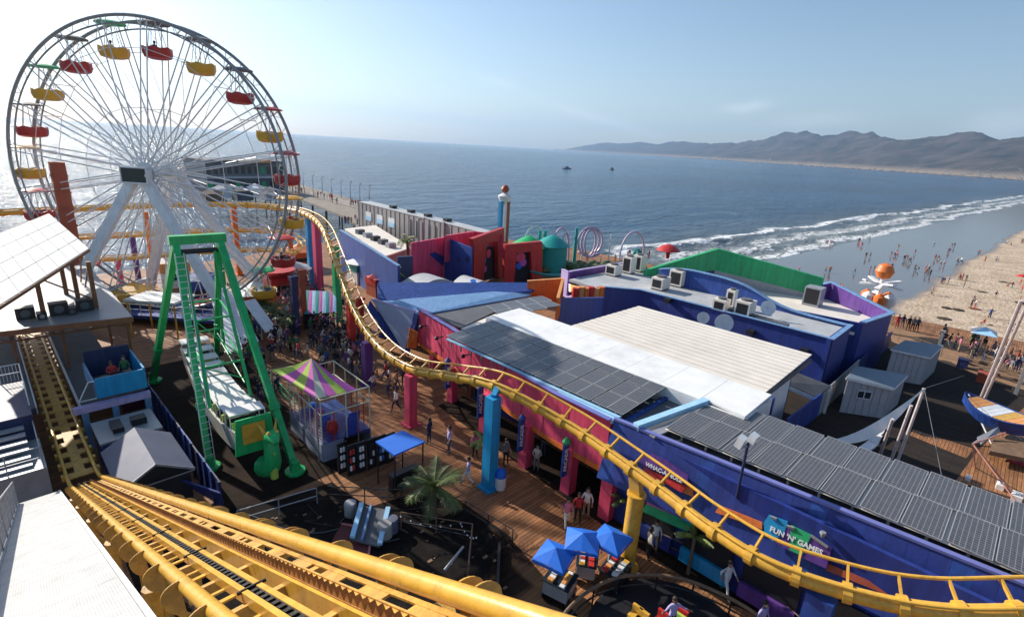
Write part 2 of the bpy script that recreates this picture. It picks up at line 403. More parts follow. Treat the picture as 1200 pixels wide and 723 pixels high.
# the beach: wet apron, dry sand with footprints
def sand_material():
    m = bpy.data.materials.new('beach_sand'); m.use_nodes = True
    n = m.node_tree; N = n.nodes; L = n.links; b = N['Principled BSDF']
    tc = N.new('ShaderNodeTexCoord'); P = tc.outputs['Object']
    sx = N.new('ShaderNodeSeparateXYZ'); L.new(P, sx.inputs[0])
    nz = N.new('ShaderNodeTexNoise'); nz.inputs['Scale'].default_value = .05; nz.inputs['Detail'].default_value = 6; L.new(P, nz.inputs['Vector'])
    a = N.new('ShaderNodeMath'); a.operation = 'MULTIPLY_ADD'; L.new(sx.outputs[0], a.inputs[0]); a.inputs[1].default_value = .05; a.inputs[2].default_value = -.05*130 - 13
    b2 = N.new('ShaderNodeMath'); b2.operation = 'ADD'; L.new(a.outputs[0], b2.inputs[0]); L.new(sx.outputs[1], b2.inputs[1])
    c = N.new('ShaderNodeMath'); c.operation = 'MULTIPLY_ADD'; L.new(nz.outputs['Fac'], c.inputs[0]); c.inputs[1].default_value = 8; c.inputs[2].default_value = -4
    d = N.new('ShaderNodeMath'); d.operation = 'ADD'; L.new(b2.outputs[0], d.inputs[0]); L.new(c.outputs[0], d.inputs[1])
    wet = N.new('ShaderNodeMapRange'); wet.interpolation_type = 'SMOOTHSTEP'; wet.inputs[1].default_value = -2.0; wet.inputs[2].default_value = 1.6; L.new(d.outputs[0], wet.inputs[0])
    n2 = N.new('ShaderNodeTexNoise'); n2.inputs['Scale'].default_value = .25; n2.inputs['Detail'].default_value = 9; n2.inputs['Roughness'].default_value = .7; L.new(P, n2.inputs['Vector'])
    cr = N.new('ShaderNodeValToRGB'); L.new(n2.outputs['Fac'], cr.inputs[0])
    cr.color_ramp.elements[0].position = .36; cr.color_ramp.elements[0].color = (.38, .28, .19, 1)
    cr.color_ramp.elements[1].position = .62; cr.color_ramp.elements[1].color = (.56, .44, .32, 1)
    mx = N.new('ShaderNodeMix'); mx.data_type = 'RGBA'; L.new(wet.outputs[0], mx.inputs[0]); L.new(cr.outputs[0], mx.inputs[6]); mx.inputs[7].default_value = (.13, .115, .11, 1)
    L.new(mx.outputs[2], b.inputs['Base Color'])
    rr = N.new('ShaderNodeMapRange'); rr.inputs[3].default_value = .9; rr.inputs[4].default_value = .13; L.new(wet.outputs[0], rr.inputs[0]); L.new(rr.outputs[0], b.inputs['Roughness'])
    n3 = N.new('ShaderNodeTexNoise'); n3.inputs['Scale'].default_value = 1.6; n3.inputs['Detail'].default_value = 6; L.new(P, n3.inputs['Vector'])
    hh = N.new('ShaderNodeMapRange'); hh.inputs[3].default_value = 1; hh.inputs[4].default_value = .03; L.new(wet.outputs[0], hh.inputs[0])
    hm = N.new('ShaderNodeMath'); hm.operation = 'MULTIPLY'; L.new(n3.outputs['Fac'], hm.inputs[0]); L.new(hh.outputs[0], hm.inputs[1])
    bp = N.new('ShaderNodeBump'); bp.inputs['Distance'].default_value = .35; bp.inputs['Strength'].default_value = .9; L.new(hm.outputs[0], bp.inputs['Height']); L.new(bp.outputs[0], b.inputs['Normal'])
    return m
SAND = sand_material()
def sandz(x, y):
    t = y - shore(x)
    if t > -35: return SEAZ + .02 - t*.022 if t < 0 else SEAZ + .0 - .05 - t*.05
    return SEAZ + .02 + .77 + (-35 - t)*.03 if t > -95 else SEAZ + 2.59
mb = MB(); xs = [-60, -20, 20, 50] + [60+12*i for i in range(30)] + [450, 520, 620, 800, 1100, 1600, 2400, 3600, 4300]
ts = [60, 30, 12, 4, 0, -4, -10, -18, -26, -32, -36, -42, -50, -60, -75, -95, -130, -200, -320]
for x in xs:
    for t in ts:
        y = (shore(x) if x < 1600 else shore(1600) + (x-1600)*.03) + t*(1 if x < 800 else 1.6)
        mb.v.append((x, y, sandz(x, shore(x)+t) - SEAZ + (.12*math.sin(x*.11+t*.2) if t < -40 else 0)))
n_ = len(ts)
for i in range(len(xs)-1):
    for j in range(n_-1):
        a = i*n_+j; mb.f.append([a, a+1, a+n_+1, a+n_]); mb.m.append(0)
o = structure('beach', mb, SAND, True); o.location.z = SEAZ
# mountains across the bay and the coastal plain at their foot
SKYL = [(40, 0), (50.5, .0), (53, .7), (54, .95), (57, 1.2), (60, 1.45), (62.2, 1.6), (65, 1.55), (67, 1.75), (69, 2.3), (71, 2.9), (73.3, 3.3), (75.5, 2.9), (78.5, 3.35), (81, 3.15), (83.2, 3.1), (85.4, 3.5), (88, 3.7), (92, 4.0), (98, 3.2), (105, 3.0), (120, 2.4)]
SHR = [(50, 16500), (53, 15500), (58, 13500), (62, 11500), (66, 9800), (70, 8600), (75, 7400), (80, 6300), (84, 5500), (89, 4770), (95, 4300), (120, 3600)]
def lerp(T, a):
    if a <= T[0][0]: return T[0][1]
    for (a0, v0), (a1, v1) in zip(T, T[1:]):
        if a <= a1: return v0 + (v1-v0)*(a-a0)/(a1-a0)
    return T[-1][1]
from mathutils import noise as mnoise
mb = MB(); NA, NR = 460, 40
for i in range(NA+1):
    az = 49.5 + 66*i/NA; r0 = lerp(SHR, az); el = lerp(SKYL, az)
    for j in range(NR+1):
        t = j/NR; r = r0 + t*(r0*.22 + 1500)
        x, y = r*math.sin(R(az)), r*math.cos(R(az))
        top = (CAMH + .15) + r*math.tan(R(el)) * 1.0
        ramp = 0 if t < .04 else min(1, ((t-.04)/.8)**.85)
        rid = mnoise.fractal(Vector((x/900, y/900, .3)), 1.0, 2.1, 6)
        rg = 1 - abs(mnoise.fractal(Vector((x/1300+3, y/1300, 1.3)), 1.0, 2.1, 7))*1.2
        z = (top - SEAZ)*ramp*(.72 + .36*rg*(1 - .5*t) + .10*rid) if t >= .04 else 3 + 14*t
        if t > .86: z *= max(.2, 1 - (t-.86)*4)
        mb.v.append((x, y, max(.6, z)))
for i in range(NA):
    for j in range(NR):
        a = i*(NR+1)+j; mb.f.append([a, a+1, a+NR+2, a+NR+1]); mb.m.append(0)
def hill_material():
    m = bpy.data.materials.new('chaparral_hills'); m.use_nodes = True
    n = m.node_tree; N = n.nodes; L = n.links; b = N['Principled BSDF']; b.inputs['Roughness'].default_value = .95; b.inputs['Specular IOR Level'].default_value = .1
    tc = N.new('ShaderNodeTexCoord'); P = tc.outputs['Object']; sx = N.new('ShaderNodeSeparateXYZ'); L.new(P, sx.inputs[0])
    nz = N.new('ShaderNodeTexNoise'); nz.inputs['Scale'].default_value = .004; nz.inputs['Detail'].default_value = 10; nz.inputs['Roughness'].default_value = .7; L.new(P, nz.inputs['Vector'])
    cr = N.new('ShaderNodeValToRGB'); L.new(nz.outputs['Fac'], cr.inputs[0])
    cr.color_ramp.elements[0].position = .35; cr.color_ramp.elements[0].color = (.02, .026, .026, 1)
    cr.color_ramp.elements[1].position = .66; cr.color_ramp.elements[1].color = (.10, .08, .07, 1)
    z = N.new('ShaderNodeMapRange'); z.inputs[1].default_value = 6; z.inputs[2].default_value = 60; z.inputs[3].default_value = 1; z.inputs[4].default_value = 0; L.new(sx.outputs[2], z.inputs[0])
    mx = N.new('ShaderNodeMix'); mx.data_type = 'RGBA'; L.new(z.outputs[0], mx.inputs[0]); L.new(cr.outputs[0], mx.inputs[6]); mx.inputs[7].default_value = (.26, .20, .15, 1)
    L.new(mx.outputs[2], b.inputs['Base Color']); return m
HILL = hill_material()
o = structure('mountains', mb, HILL, True); o.location.z = SEAZ
# far seaside town: pale houses along the foot of the hills, too many to count
mb = MB(); rr = random.Random(5)
for k in range(520):
    az = 60 + 34*rr.random()**.8; r0 = lerp(SHR, az); t = .012 + .22*rr.random()**1.7
    r = r0 + t*(r0*.22+1500); x, y = r*math.sin(R(az)), r*math.cos(R(az))
    top = CAMH + r*math.tan(R(lerp(SKYL, az))); z = 2 + (0 if t < .04 else (top-SEAZ)*((t-.04)/.8)**.85*.72)
    s = rr.uniform(5, 17); h = rr.uniform(4, 12)
    mb.box(x-s, y-s*.7, z-12, x+s, y+s*.7, z+h)
o = structure('far_town', mb, mat('town_walls', (.45, .41, .36), .8, 0, .3, .01, 0)); o.location.z = SEAZ; o['kind'] = 'stuff'

# ------------------------------------------------------------------ pier deck
DECK = boards('deck_planks', ((.44, .20, .085), (.29, .125, .05)), .2, 4.2, 0.0, .6, .6)
DECK_SHADE = boards('shade_toned_planks', ((.045, .036, .032), (.028, .024, .022)), .22, 4.2, R(90), .9, .5, spec=.1)  # the building's shade over the back lot is painted into this colour
mb = MB()
outline = [(-14, -22), (84, -22), (81, 10), (80, 62), (70, 86), (52, 90), (30, 84), (26, 82), (-14, 78)]
mb.slab([(x, y, 0) for x, y in outline], (0, 0, -.45))
structure('pier_deck', mb, DECK)
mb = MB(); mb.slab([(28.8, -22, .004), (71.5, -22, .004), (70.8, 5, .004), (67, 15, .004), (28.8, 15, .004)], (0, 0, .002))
structure('back_lot_deck', mb, DECK_SHADE)
# lit strip between the shadows, painted as a lighter plank sheet
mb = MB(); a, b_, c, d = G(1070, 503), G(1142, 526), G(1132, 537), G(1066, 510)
mb.slab([v + Vector((0, 0, .012)) for v in (a, b_, c, d)], (0, 0, .004)); structure('painted_lit_strip', mb, DECK)
# edge beam and piles under the pier
mb = MB()
for (p, q) in zip(outline, outline[1:] + outline[:1]): mb.beam((*p, -.62), (*q, -.62), .35, .42)
structure('pier_edge_beam', mb, WOO)
pile = MB().tube((0, 0, -9.5), (0, 0, -.45), .2, 8)
first = None; pile_m = pile.mesh('pier_pile', WOO, True)
pts = [(x, y) for y in range(-18, 60, 6) for x in (79.5, 75)] + [(x, 77 if x < 26 else 81) for x in range(-12, 66, 6)] + [(x, 73) for x in range(-12, 26, 6)] + [(x, 67) for x in range(-12, 8, 6)]
for i, (x, y) in enumerate(pts):
    o = link('pier_pile', pile_m, None, (x, y, 0)); o['kind'] = 'structure'
# promenade running on to the end of the pier
mb = MB(); prom = [(52, 89), (70, 85), (79, 138), (85, 191), (100, 300), (58, 300), (66, 200), (66, 150), (60, 112)]
mb.slab([(x, y, .35) for x, y in prom], (0, 0, -.5)); structure('promenade_deck', mb, boards('grey_boards', ((.36, .30, .25), (.27, .23, .19)), .25, 4, 0, .8, .25))
for i in range(24):
    y = 94 + i*8.4; x = 54 + (y-94)*.45 if y < 120 else (66 if y < 200 else 62)
    o = link('pier_pile', pile_m, None, (x + 1, y, 0)); o['kind'] = 'structure'
    o = link('pier_pile', pile_m, None, (x + 9, y, 0)); o['kind'] = 'structure'

# near-black matting and boards round the rides, shade painted into their colour
MATD = boards('shade_dark_boards', ((.030, .017, .011), (.016, .010, .008)), .2, 4.2, 0.0, .9, .5, spec=.1)
mb = MB(); mb.slab([(x, y, .006) for x, y in ((6.2, 24.2), (11.2, 23.6), (11.6, 20.5), (15.4, 19.6), (15.6, 14.5), (14.2, 8), (9, 6), (2, 14), (2, 24))], (0, 0, .003)); structure('ride_yard_shade_boards', mb, MATD)
mb = MB(); mb.slab([(x, y, .006) for x, y in ((6.3, 24.3), (12.6, 24.3), (13.6, 46), (6.6, 46))], (0, 0, .003)); structure('ride_yard_shade_boards', mb, MATD)
mb = MB(); mb.slab([(x, y, .005) for x, y in ((23.0, -20), (23.0, 12), (23.4, 27), (21, 27), (19.7, 12), (19.3, -20))], (0, 0, .003)); structure('arcade_floor', mb, MATD)  # same shade-painted boards under the arcade

mb = MB(); mb.slab([(x, y, .012) for x, y in ((45.5, -1.1), (60, -3.5), (60, -22), (30, -22), (33, -3.2), (37.8, -.3))], (0, 0, .003)); structure('painted_sunlit_boards', mb, DECK)  # sunlit part of the lot, painted as a lighter sheet over the dark one
# ================================================================== YELLOW ROLLER COASTER
_d = ray(39, 532).normalized(); LD = Vector((0, _d.y, _d.z)).normalized(); LN = Vector((0, -LD.z, LD.y))
def LP(x, t, h=0.0): return CAM + Vector((x, 0, 0)) + LN*(-1.82 + h) + LD*t
coaster = thing('roller_coaster', 'yellow steel roller coaster with lift hill at lower left and track swooping past the buildings', 'roller coaster', (0, 0, 0))
def cp(name, mb, m, smooth=False, label=None, kind=None): return part(name, mb, m, coaster, smooth, label=label, kind=kind)
T0, T1 = -1.5, 31.2
CHN = mat('greasy_chain', (.03, .026, .024), .35, .6, .3, 20, .3)
def stat(x, h=0.0, T1=T1):
    """lift slope easing into the level station run"""
    pts = [LP(x, t, h) for t in [T0 + (T1-T0)*i/60 for i in range(61)]]
    e = pts[-1]; P = []
    zf = 1.72 + h
    for i in range(1, 9):
        a = i/8; y = e.y + 3.4*a; z = e.z + LD.z/LD.y*3.4*(a - a*a/2)*1.0
        P.append(Vector((x, y, z)))
    off = P[-1].z
    return pts + P + [Vector((x, P[-1].y + k*4, off)) for k in range(1, 9)]
for x, r_ in ((.93, .075), (2.03, .086)): cp('rail', MB().path(stat(x), r_, 16), YEL, True)
ZST = stat(.93)[-1].z; YST = stat(.93)[68].y
def fin(mbx, x, t, sgn, r=.2, th=.012):
    c = LP(x + sgn*.045, t, -.045); a = Vector((sgn, 0, 0)); b = LN
    vs = []; n = 12
    for s in (-th, th):
        for k in range(n+1):
            g = math.pi*(k/n) ; v = a*math.sin(g)*r + b*math.cos(g)*r*(.62 if math.cos(g) > 0 else 1.15)
            vs.append(c + v + LD*s)
    fs = [list(range(n+1)), list(range(2*n+1, n, -1))] + [(k, n+1+k, n+2+k, k+1) for k in range(n)] + [(n, 2*n+1, n+1, 0)]
    mbx.add(vs, fs)
t = .9; i = 0
while t < T1:
    mb = MB(); fin(mb, .93, t, -1); cp('saddle_plate', mb, YELD)
    mb = MB(); fin(mb, 2.03, t - .1, 1); cp('saddle_plate', mb, YELD)
    if i % 3 != 1: mb = MB(); fin(mb, 2.03, t + .1, 1); cp('saddle_plate', mb, YELD)
    mb = MB(); a = LP(.93, t, -.16); b = LP(2.03, t, -.16); mb.beam(a, b, .11, .12, LN); cp('cross_tie', mb, YELD)
    mb = MB(); mb.beam(LP(.97, t + .42, -.1), LP(1.2, t + .42, -.1), .1, .02, LN); cp('rung', mb, YEL)
    mb = MB(); mb.beam(LP(.97, t + .84, -.12), LP(1.2, t + .84, -.12), .07, .02, LN); cp('rung', mb, YEL)
    t += 1.25; i += 1
def strip(mb, x0, x1, h0, h1, ta, tb):
    vs = [LP(x, t, h) for t in (ta, tb) for x, h in ((x0, h0), (x1, h0), (x1, h1), (x0, h1))]
    mb.add(vs, [(0,3,2,1),(4,5,6,7),(0,1,5,4),(1,2,6,5),(2,3,7,6),(3,0,4,7)])
L0 = T0
while L0 < T1:                                    # channel plates in bolted lengths
    L1 = min(L0 + 2.5, T1)
    mb = MB(); strip(mb, 1.195, 1.25, -.02, 0.0, L0 + .02, L1 - .02); strip(mb, 1.195, 1.21, -.12, -.021, L0 + .02, L1 - .02); cp('chain_channel', mb, YEL)
    mb = MB(); strip(mb, 1.33, 1.385, -.02, 0.0, L0 + .02, L1 - .02); strip(mb, 1.37, 1.385, -.12, -.021, L0 + .02, L1 - .02); cp('chain_channel', mb, YEL)
    mb = MB(); strip(mb, 1.17, 1.19, .002, .008, L0 - .03, L0 + .03); strip(mb, 1.16, 1.43, -.018, .012, L0 - .018, L0 + .018); cp('joint_strap', mb, CHN)
    mb = MB(); strip(mb, 1.645, 1.67, -.2, .02, L0, L1); cp('walk_guard', mb, YEL)
    # slotted web under the right-hand rail
    mb = MB(); q = L0
    while q < L1 - .01:
        strip(mb, 1.80, 1.90, -.10, -.085, q, min(q + .42, L1)); strip(mb, 1.80, 1.82, -.10, -.085, q + .42, min(q + .84, L1)); q += .84
    strip(mb, 1.90, 1.955, -.10, -.08, L0, L1); strip(mb, 1.775, 1.80, -.3, -.101, L0, L1); cp('slotted_web', mb, YELD)
    L0 = L1
mb = MB(); strip(mb, 1.2, 1.39, -.11, -.10, T0, T1); cp('trough_bed', mb, CHN)
mb = MB(); t = T0
while t < T1: strip(mb, 1.262, 1.318, -.03, -.006, t, t + .075); strip(mb, 1.25, 1.26, -.04, -.01, t, t + .14); strip(mb, 1.32, 1.33, -.04, -.01, t, t + .14); t += .15
cp('lift_chain', mb, CHN, kind='stuff')
RKM = mat('rusted_rack', (.38, .17, .04), .6, .2, .3, 8, .3)
mb = MB(); t = T0
while t < T1:
    vs = [LP(1.585, t, .0), LP(1.585, t + .12, .0), LP(1.585, t + .03, .075), LP(1.645, t, .0), LP(1.645, t + .12, .0), LP(1.645, t + .03, .075)]
    mb.add(vs, [(0, 1, 2), (3, 5, 4), (0, 3, 4, 1), (1, 4, 5, 2), (2, 5, 3, 0)]); t += .125
strip(mb, 1.58, 1.65, -.12, 0, T0, T1); cp('anti_rollback_rack', mb, RKM, kind='stuff')
mb = MB(); strip(mb, 1.545, 1.578, -.22, -.012, T0, T1); cp('rack_bearer', mb, YEL)
# level station run: plates between the rails
y = YST - 1
while y < 61:
    mb = MB(); mb.box(.9, y, ZST - .16, 2.06, y + .5, ZST - .09); mb.box(1.28, y + .5, ZST - .16, 1.68, y + 1.15, ZST - .09)
    cp('cross_tie', mb, YELD)
    mb = MB(); mb.box(.74, y + .08, ZST - .2, .9, y + .4, ZST + .02); cp('saddle_plate', mb, YELD)
    mb = MB(); mb.box(2.06, y + .08, ZST - .2, 2.22, y + .4, ZST + .02); cp('saddle_plate', mb, YELD)
    y += 1.15
# lattice legs under the lift
for t in (4, 9, 14, 19, 24, 28):
    p = LP(0, t, -.3); mb = MB()
    for x in (.8, 2.15): mb.tube((x, p.y, 0), (x, p.y, p.z), .11, 8)
    for k in range(int(p.z/2.4)):
        s = 1 if k % 2 else -1; mb.tube((1.475 - s*.675, p.y, k*2.4), (1.475 + s*.675, p.y, min(p.z, k*2.4 + 2.4)), .05, 6)
    cp('lift_trestle', mb, YELD)

# --- the swooping circuit: fat box spine under two slim running rails
SP = [(27, -9.8, 7.6), (22.3, -5.9, 6.8), (19.4, -2.5, 5.95), (18.2, -.7, 5.45), (17.5, 1.2, 5.1), (17.0, 3.5, 4.92), (17.3, 5.8, 4.85), (17.8, 7.7, 4.85), (18.15, 9.7, 4.95), (18.6, 13.6, 5.2), (18.0, 18.0, 5.75), (18.0, 21.9, 4.95), (18.15, 26.2, 3.9), (18.7, 31.0, 3.8),
      (20.0, 36.6, 4.8), (22.3, 43.8, 6.9), (25.2, 52.3, 8.7), (26.8, 59.5, 9.15), (26.6, 66, 9.1), (22.5, 71.6, 9.0), (15, 73.6, 8.9), (5, 74, 8.7), (-6, 74, 8.4)]
spine = resample(catmull(SP, 14), .36)
N = len(spine)
def frame(i):
    a, b = spine[max(0, i-1)], spine[min(N-1, i+1)]; tg = (b - a).normalized(); rt = tg.cross(Vector((0, 0, 1))).normalized()
    bank = .22
    if spine[i].y > 50: bank = -.1
    if spine[i].x > 20 and spine[i].y < 4: bank = .05
    rt = (rt*math.cos(bank) + Vector((0, 0, 1))*math.sin(bank)).normalized(); up = rt.cross(tg).normalized()
    if up.z < 0: up = -up
    return tg, rt, up
cp('spine_tube', MB().path(spine, .25, 14), YEL, True)
near, far = [], []
for i in range(N):
    tg, rt, up = frame(i)
    near.append(spine[i] + up*.33 - rt*.10); far.append(spine[i] + up*.34 + rt*.86)
cp('rail', MB().path(near, .055, 8), YEL, True); cp('rail', MB().path(far, .06, 8), YEL, True)
mesh_n = 0
for i in range(2, N-2, 3 if False else 4):
    tg, rt, up = frame(i); c = spine[i]; mb = MB()
    mb.disc(c, tg, .33, .26, 14)
    mb.beam(c + up*.1 - rt*.02, near[i], .12, .1, tg)
    mb.beam(c + up*.06 + rt*.1, far[i] - up*.02, .12, .07, tg)
    mb.beam(far[i] - up*.12, far[i] + up*.02, .1, .06, tg)
    cp('tie_bracket', mb, YEL)
def colm(name, x, y, z, wd, m, label, round_=False, taper=1.0):
    mb = MB()
    if round_: mb.tube((x, y, 0), (x, y, z), wd/2, 18, wd/2*taper)
    else: mb.box(x-wd/2, y-wd/2, .12, x+wd/2, y+wd/2, z)
    mb.box(x-wd*.8, y-wd*.8, 0, x+wd*.8, y+wd*.8, .11) if not round_ else mb.disc((x, y, .06), (0, 0, 1), wd*.8, .12, 18)
    return cp('support_column', mb, m, round_, label=label)
colm('c', 17.4, 17.7, 5.5, .62, TUR, 'bright turquoise support column')
colm('c', 18.0, 26.0, 3.6, .6, PIN, 'magenta support column beside the boardwalk')
colm('c', 18.9, 33.0, 3.5, .6, PUR, 'dark purple support column')
colm('c', 21.0, 39.1, 5.0, .55, RED, 'red support column')
colm('c', 24.4, 48.1, 7.6, .6, GRN, 'green support column')
colm('c', 26.9, 57.3, 8.9, .75, PIN, 'tall magenta support column at the top of the curve')
colm('c', 27.5, 60.5, 8.9, .6, TUR, 'turquoise support column behind the tall magenta one')
colm('c', 23.0, 71.8, 8.8, .6, ORA, 'orange support column')
colm('c', 18.15, 9.3, 3.9, .72, YEL, 'fat round yellow support column', True)
mb = MB(); mb.beam((18.15, 9.3, 3.85), (18.1, 9.45, 4.75), .34, .5, (0, 1, 0)); mb.disc((18.15, 9.3, 3.93), (0, 0, 1), .42, .1, 18); cp('column_head', mb, YEL)
mb = MB(); mb.beam((17.4, 17.7, 5.5), (17.9, 17.9, 5.75), .3, .3); cp('column_head', mb, TUR)
colm('c', 17.35, 1.9, 4.7, .8, BL2, 'wide blue support column under the low curve')
# second level of track looping behind the wheel
lo = resample(catmull([(27, 63.5, 4.2), (25.2, 66.5, 4.2), (20, 68.5, 4.2), (10, 69, 4.3), (0, 69.5, 4.4), (-8, 70, 4.6)], 14), .5)
hi = resample(catmull([(27, 63.5, 4.2), (29, 66, 4.8), (28, 70, 5.6), (22, 71.6, 6.1), (12, 71.4, 6.3), (0, 71.6, 6.5), (-8, 72, 6.6)], 14), .5)
for pth in (lo, hi):
    cp('spine_tube', MB().path([p - Vector((0, 0, .35)) for p in pth], .17, 8), YEL, True)
    for s in (-.5, .5):
        cp('rail', MB().path([pth[i] + ((pth[min(i+1, len(pth)-1)] - pth[max(i-1, 0)]).normalized().cross(Vector((0, 0, 1))))*s for i in range(len(pth))], .06, 6), YEL, True)
    mb = MB()
    for i in range(1, len(pth)-1, 3):
        s = (pth[i+1] - pth[i-1]).normalized().cross(Vector((0, 0, 1))); mb.beam(pth[i] - s*.5 - Vector((0, 0, .05)), pth[i] + s*.5 - Vector((0, 0, .05)), .12, .08)
    cp('cross_tie', mb, YEL, kind='stuff')
for (x, y, z, m) in ((10, 69.2, 4, PIN), (0, 69.6, 4, TUR), (20, 68.6, 4, GRN), (5, 74, 8.4, YEL), (14, 73.7, 8.5, ORA), (12, 71.5, 6, PUR), (28.3, 68, 5, ORA)): colm('c', x, y, z - .2, .5, m, None)
# orange loading tower in the bend
# --- catwalk beside the lift
CWM = mat('catwalk_paint', (.60, .60, .60), .6, 0, .10, 3, .1, dirt=.3)
def catwalk_mat():
    m = CWM; n = m.node_tree; N_ = n.nodes; L = n.links; b = N_['Principled BSDF']
    tc = N_.new('ShaderNodeTexCoord'); mp = N_.new('ShaderNodeMapping'); mp.inputs['Rotation'].default_value = (R(26.2), 0, 0); L.new(tc.outputs['Object'], mp.inputs[0])
    br = N_.new('ShaderNodeTexBrick'); br.inputs['Scale'].default_value = 1; br.inputs['Brick Width'].default_value = .06; br.inputs['Row Height'].default_value = .035; br.inputs['Mortar Size'].default_value = .008; br.offset = .5
    L.new(mp.outputs[0], br.inputs['Vector'])
    bp = N_.new('ShaderNodeBump'); bp.inputs['Strength'].default_value = .7; bp.inputs['Distance'].default_value = .006; bp.invert = True
    mxc = N_.new('ShaderNodeMix'); mxc.data_type = 'RGBA'; mxc.blend_type = 'MULTIPLY'; L.new(br.outputs['Fac'], mxc.inputs[0]); src_ = b.inputs['Base Color'].links[0].from_socket; L.new(src_, mxc.inputs[6]); mxc.inputs[7].default_value = (.55, .55, .55, 1); L.new(mxc.outputs[2], b.inputs['Base Color'])
    L.new(br.outputs['Fac'], bp.inputs['Height']); L.new(bp.outputs[0], b.inputs['Normal'])
catwalk_mat()
cw = thing('catwalk', 'white anti-slip maintenance catwalk running down beside the lift hill at the lower left', 'catwalk', (0, 0, 0))
t = -1.0
while t < 31:
    mb = MB(); strip(mb, -.76, .50, -.06, 0, t + .004, min(31, t + 2.5) - .004); part('tread_panel', mb, CWM, cw); t += 2.5
mb = MB(); strip(mb, .503, .56, -.12, .035, -1, 31); part('kick_plate', mb, WHT, cw)
mb = MB(); strip(mb, -.82, -.762, -.12, .035, -1, 31); part('kick_plate', mb, GRY, cw)
for k in range(13):
    t = 1.5 + k*2.45
    mb = MB(); mb.beam(LP(-.8, t, 0), LP(-.8, t, 0) + Vector((0, 0, 1.05)), .05, .05); part('post', mb, GRY, cw)
for hgt in (1.05, .55):
    mb = MB(); a, b = LP(-.8, 1.5, 0), LP(-.8, 30.9, 0); up = Vector((0, 0, hgt)); mb.tube(a + up, b + up, .025, 8); part('hand_rail', mb, GRY, cw)
mb = MB()
for k in range(230):                      # expanded-metal infill
    t = 1.5 + k*.128
    a = LP(-.8, t, 0); b = LP(-.8, t + .45, 0)
    if t + .45 < 30.9: mb.beam(a + Vector((0, 0, .06)), b + Vector((0, 0, 1.0)), .012, .012); mb.beam(a + Vector((0, 0, 1.0)), b + Vector((0, 0, .06)), .012, .012)
part('mesh_infill', mb, GRY, cw, kind='stuff')
# ================================================================== FERRIS WHEEL
WC = Vector((12.53, 58.62, 13.83)); WR = 12.8; WW = 2.5
_po = Vector((-33.557, 49.673, 0)); WC = Vector((_po.x*math.cos(AZ) + _po.y*math.sin(AZ), -_po.x*math.sin(AZ) + _po.y*math.cos(AZ), 13.83))
_a = R(-2.294); _no = Vector((math.sin(_a), -math.cos(_a), 0))
WN = Vector((_no.x*math.cos(AZ) + _no.y*math.sin(AZ), -_no.x*math.sin(AZ) + _no.y*math.cos(AZ), 0)).normalized()   # towards the camera
WA = Vector((0, 0, 1)).cross(WN).normalized()
if WA.dot(RT) < 0: WA = -WA
ZV = Vector((0, 0, 1))
wheel = thing('ferris_wheel', 'giant white ferris wheel with red and yellow gondolas rising over the sea', 'ferris wheel', (WC.x, WC.y, 0))
def wp(ang, r, d): return WC + WA*(math.sin(ang)*r) + ZV*(math.cos(ang)*r) + WN*d
def wpart(name, mb, m, smooth=False, label=None, kind=None): return part(name, mb, m, wheel, smooth, label=label, kind=kind)
WSP = mat('wheel_steel', (.70, .71, .72), .42, .15, .1, 2, .06, dirt=.2)
RIMM = mat('rim_backlit_tone', (.30, .305, .31), .45, .2, .15, 2, .08, dirt=.2)  # white rim given a darker colour for its backlit look
PH = R(7)
for d in (WW/2, -WW/2):
    wpart('rim', MB().path([wp(2*math.pi*k/100, WR, d) for k in range(100)], .14, 8, closed=True), RIMM, True)
    wpart('inner_rim', MB().path([wp(2*math.pi*k/100, WR - .62, d) for k in range(100)], .07, 6, closed=True), RIMM, True)
    mb = MB()
    for k in range(100): mb.tube(wp(2*math.pi*k/100, WR, d), wp(2*math.pi*(k+.5*(1 if k % 2 else -1))/100, WR - .62, d), .03, 5)
    wpart('rim_lattice', mb, WSP, kind='stuff')
    for k in range(20):
        a = PH + k*math.pi/10
        for s in (-1, 1):
            p = wp(a + s*R(1.2), WR - .05, d); q = wp(a + s*R(26), .75, d*1.25)
            wpart('spoke', MB().tube(q, p, .065, 6, .05), WSP, True)
    for rr_ in (5.6, 10.4):
        wpart('tie_ring', MB().path([wp(PH + 2*math.pi*k/20, rr_, d*(1 if rr_ > 8 else 1.1)) for k in range(20)], .03, 5, closed=True), WSP)
for k in range(20):
    a = PH + k*math.pi/10
    wpart('axle_bar', MB().tube(wp(a, WR - .25, -WW/2 - .1), wp(a, WR - .25, WW/2 + .1), .07, 6), WSP, True)
    mb = MB(); mb.tube(wp(a, 10.4, -WW/2), wp(a, 10.4, WW/2), .035, 5); wpart('spreader', mb, WSP)
    mb = MB(); mb.tube(wp(a, 10.4, -WW/2), wp(a, WR - .3, WW/2), .022, 4); wpart('brace_cable', mb, WSP)
    mb = MB(); mb.tube(wp(a, 5.6, -WW/2*1.1), wp(a, 10.4, WW/2), .02, 4); wpart('brace_cable', mb, WSP)
    mb = MB(); mb.tube(wp(a, 5.6, WW/2*1.1), wp(a, 1, -WW/2), .02, 4); wpart('brace_cable', mb, WSP)
mb = MB()
mb.tube(WC - WN*2.6, WC + WN*2.6, .42, 18)
wpart('axle', mb, WSP, True)
for d in (-1.56, 1.56):
    wpart('hub_flange', MB().disc(WC + WN*d, WN, .95, .12, 24), WSP, True)
    wpart('hub_ring', MB().path([wp(2*math.pi*k/24, 1.25, d) for k in range(24)], .06, 6, closed=True), WSP, True)
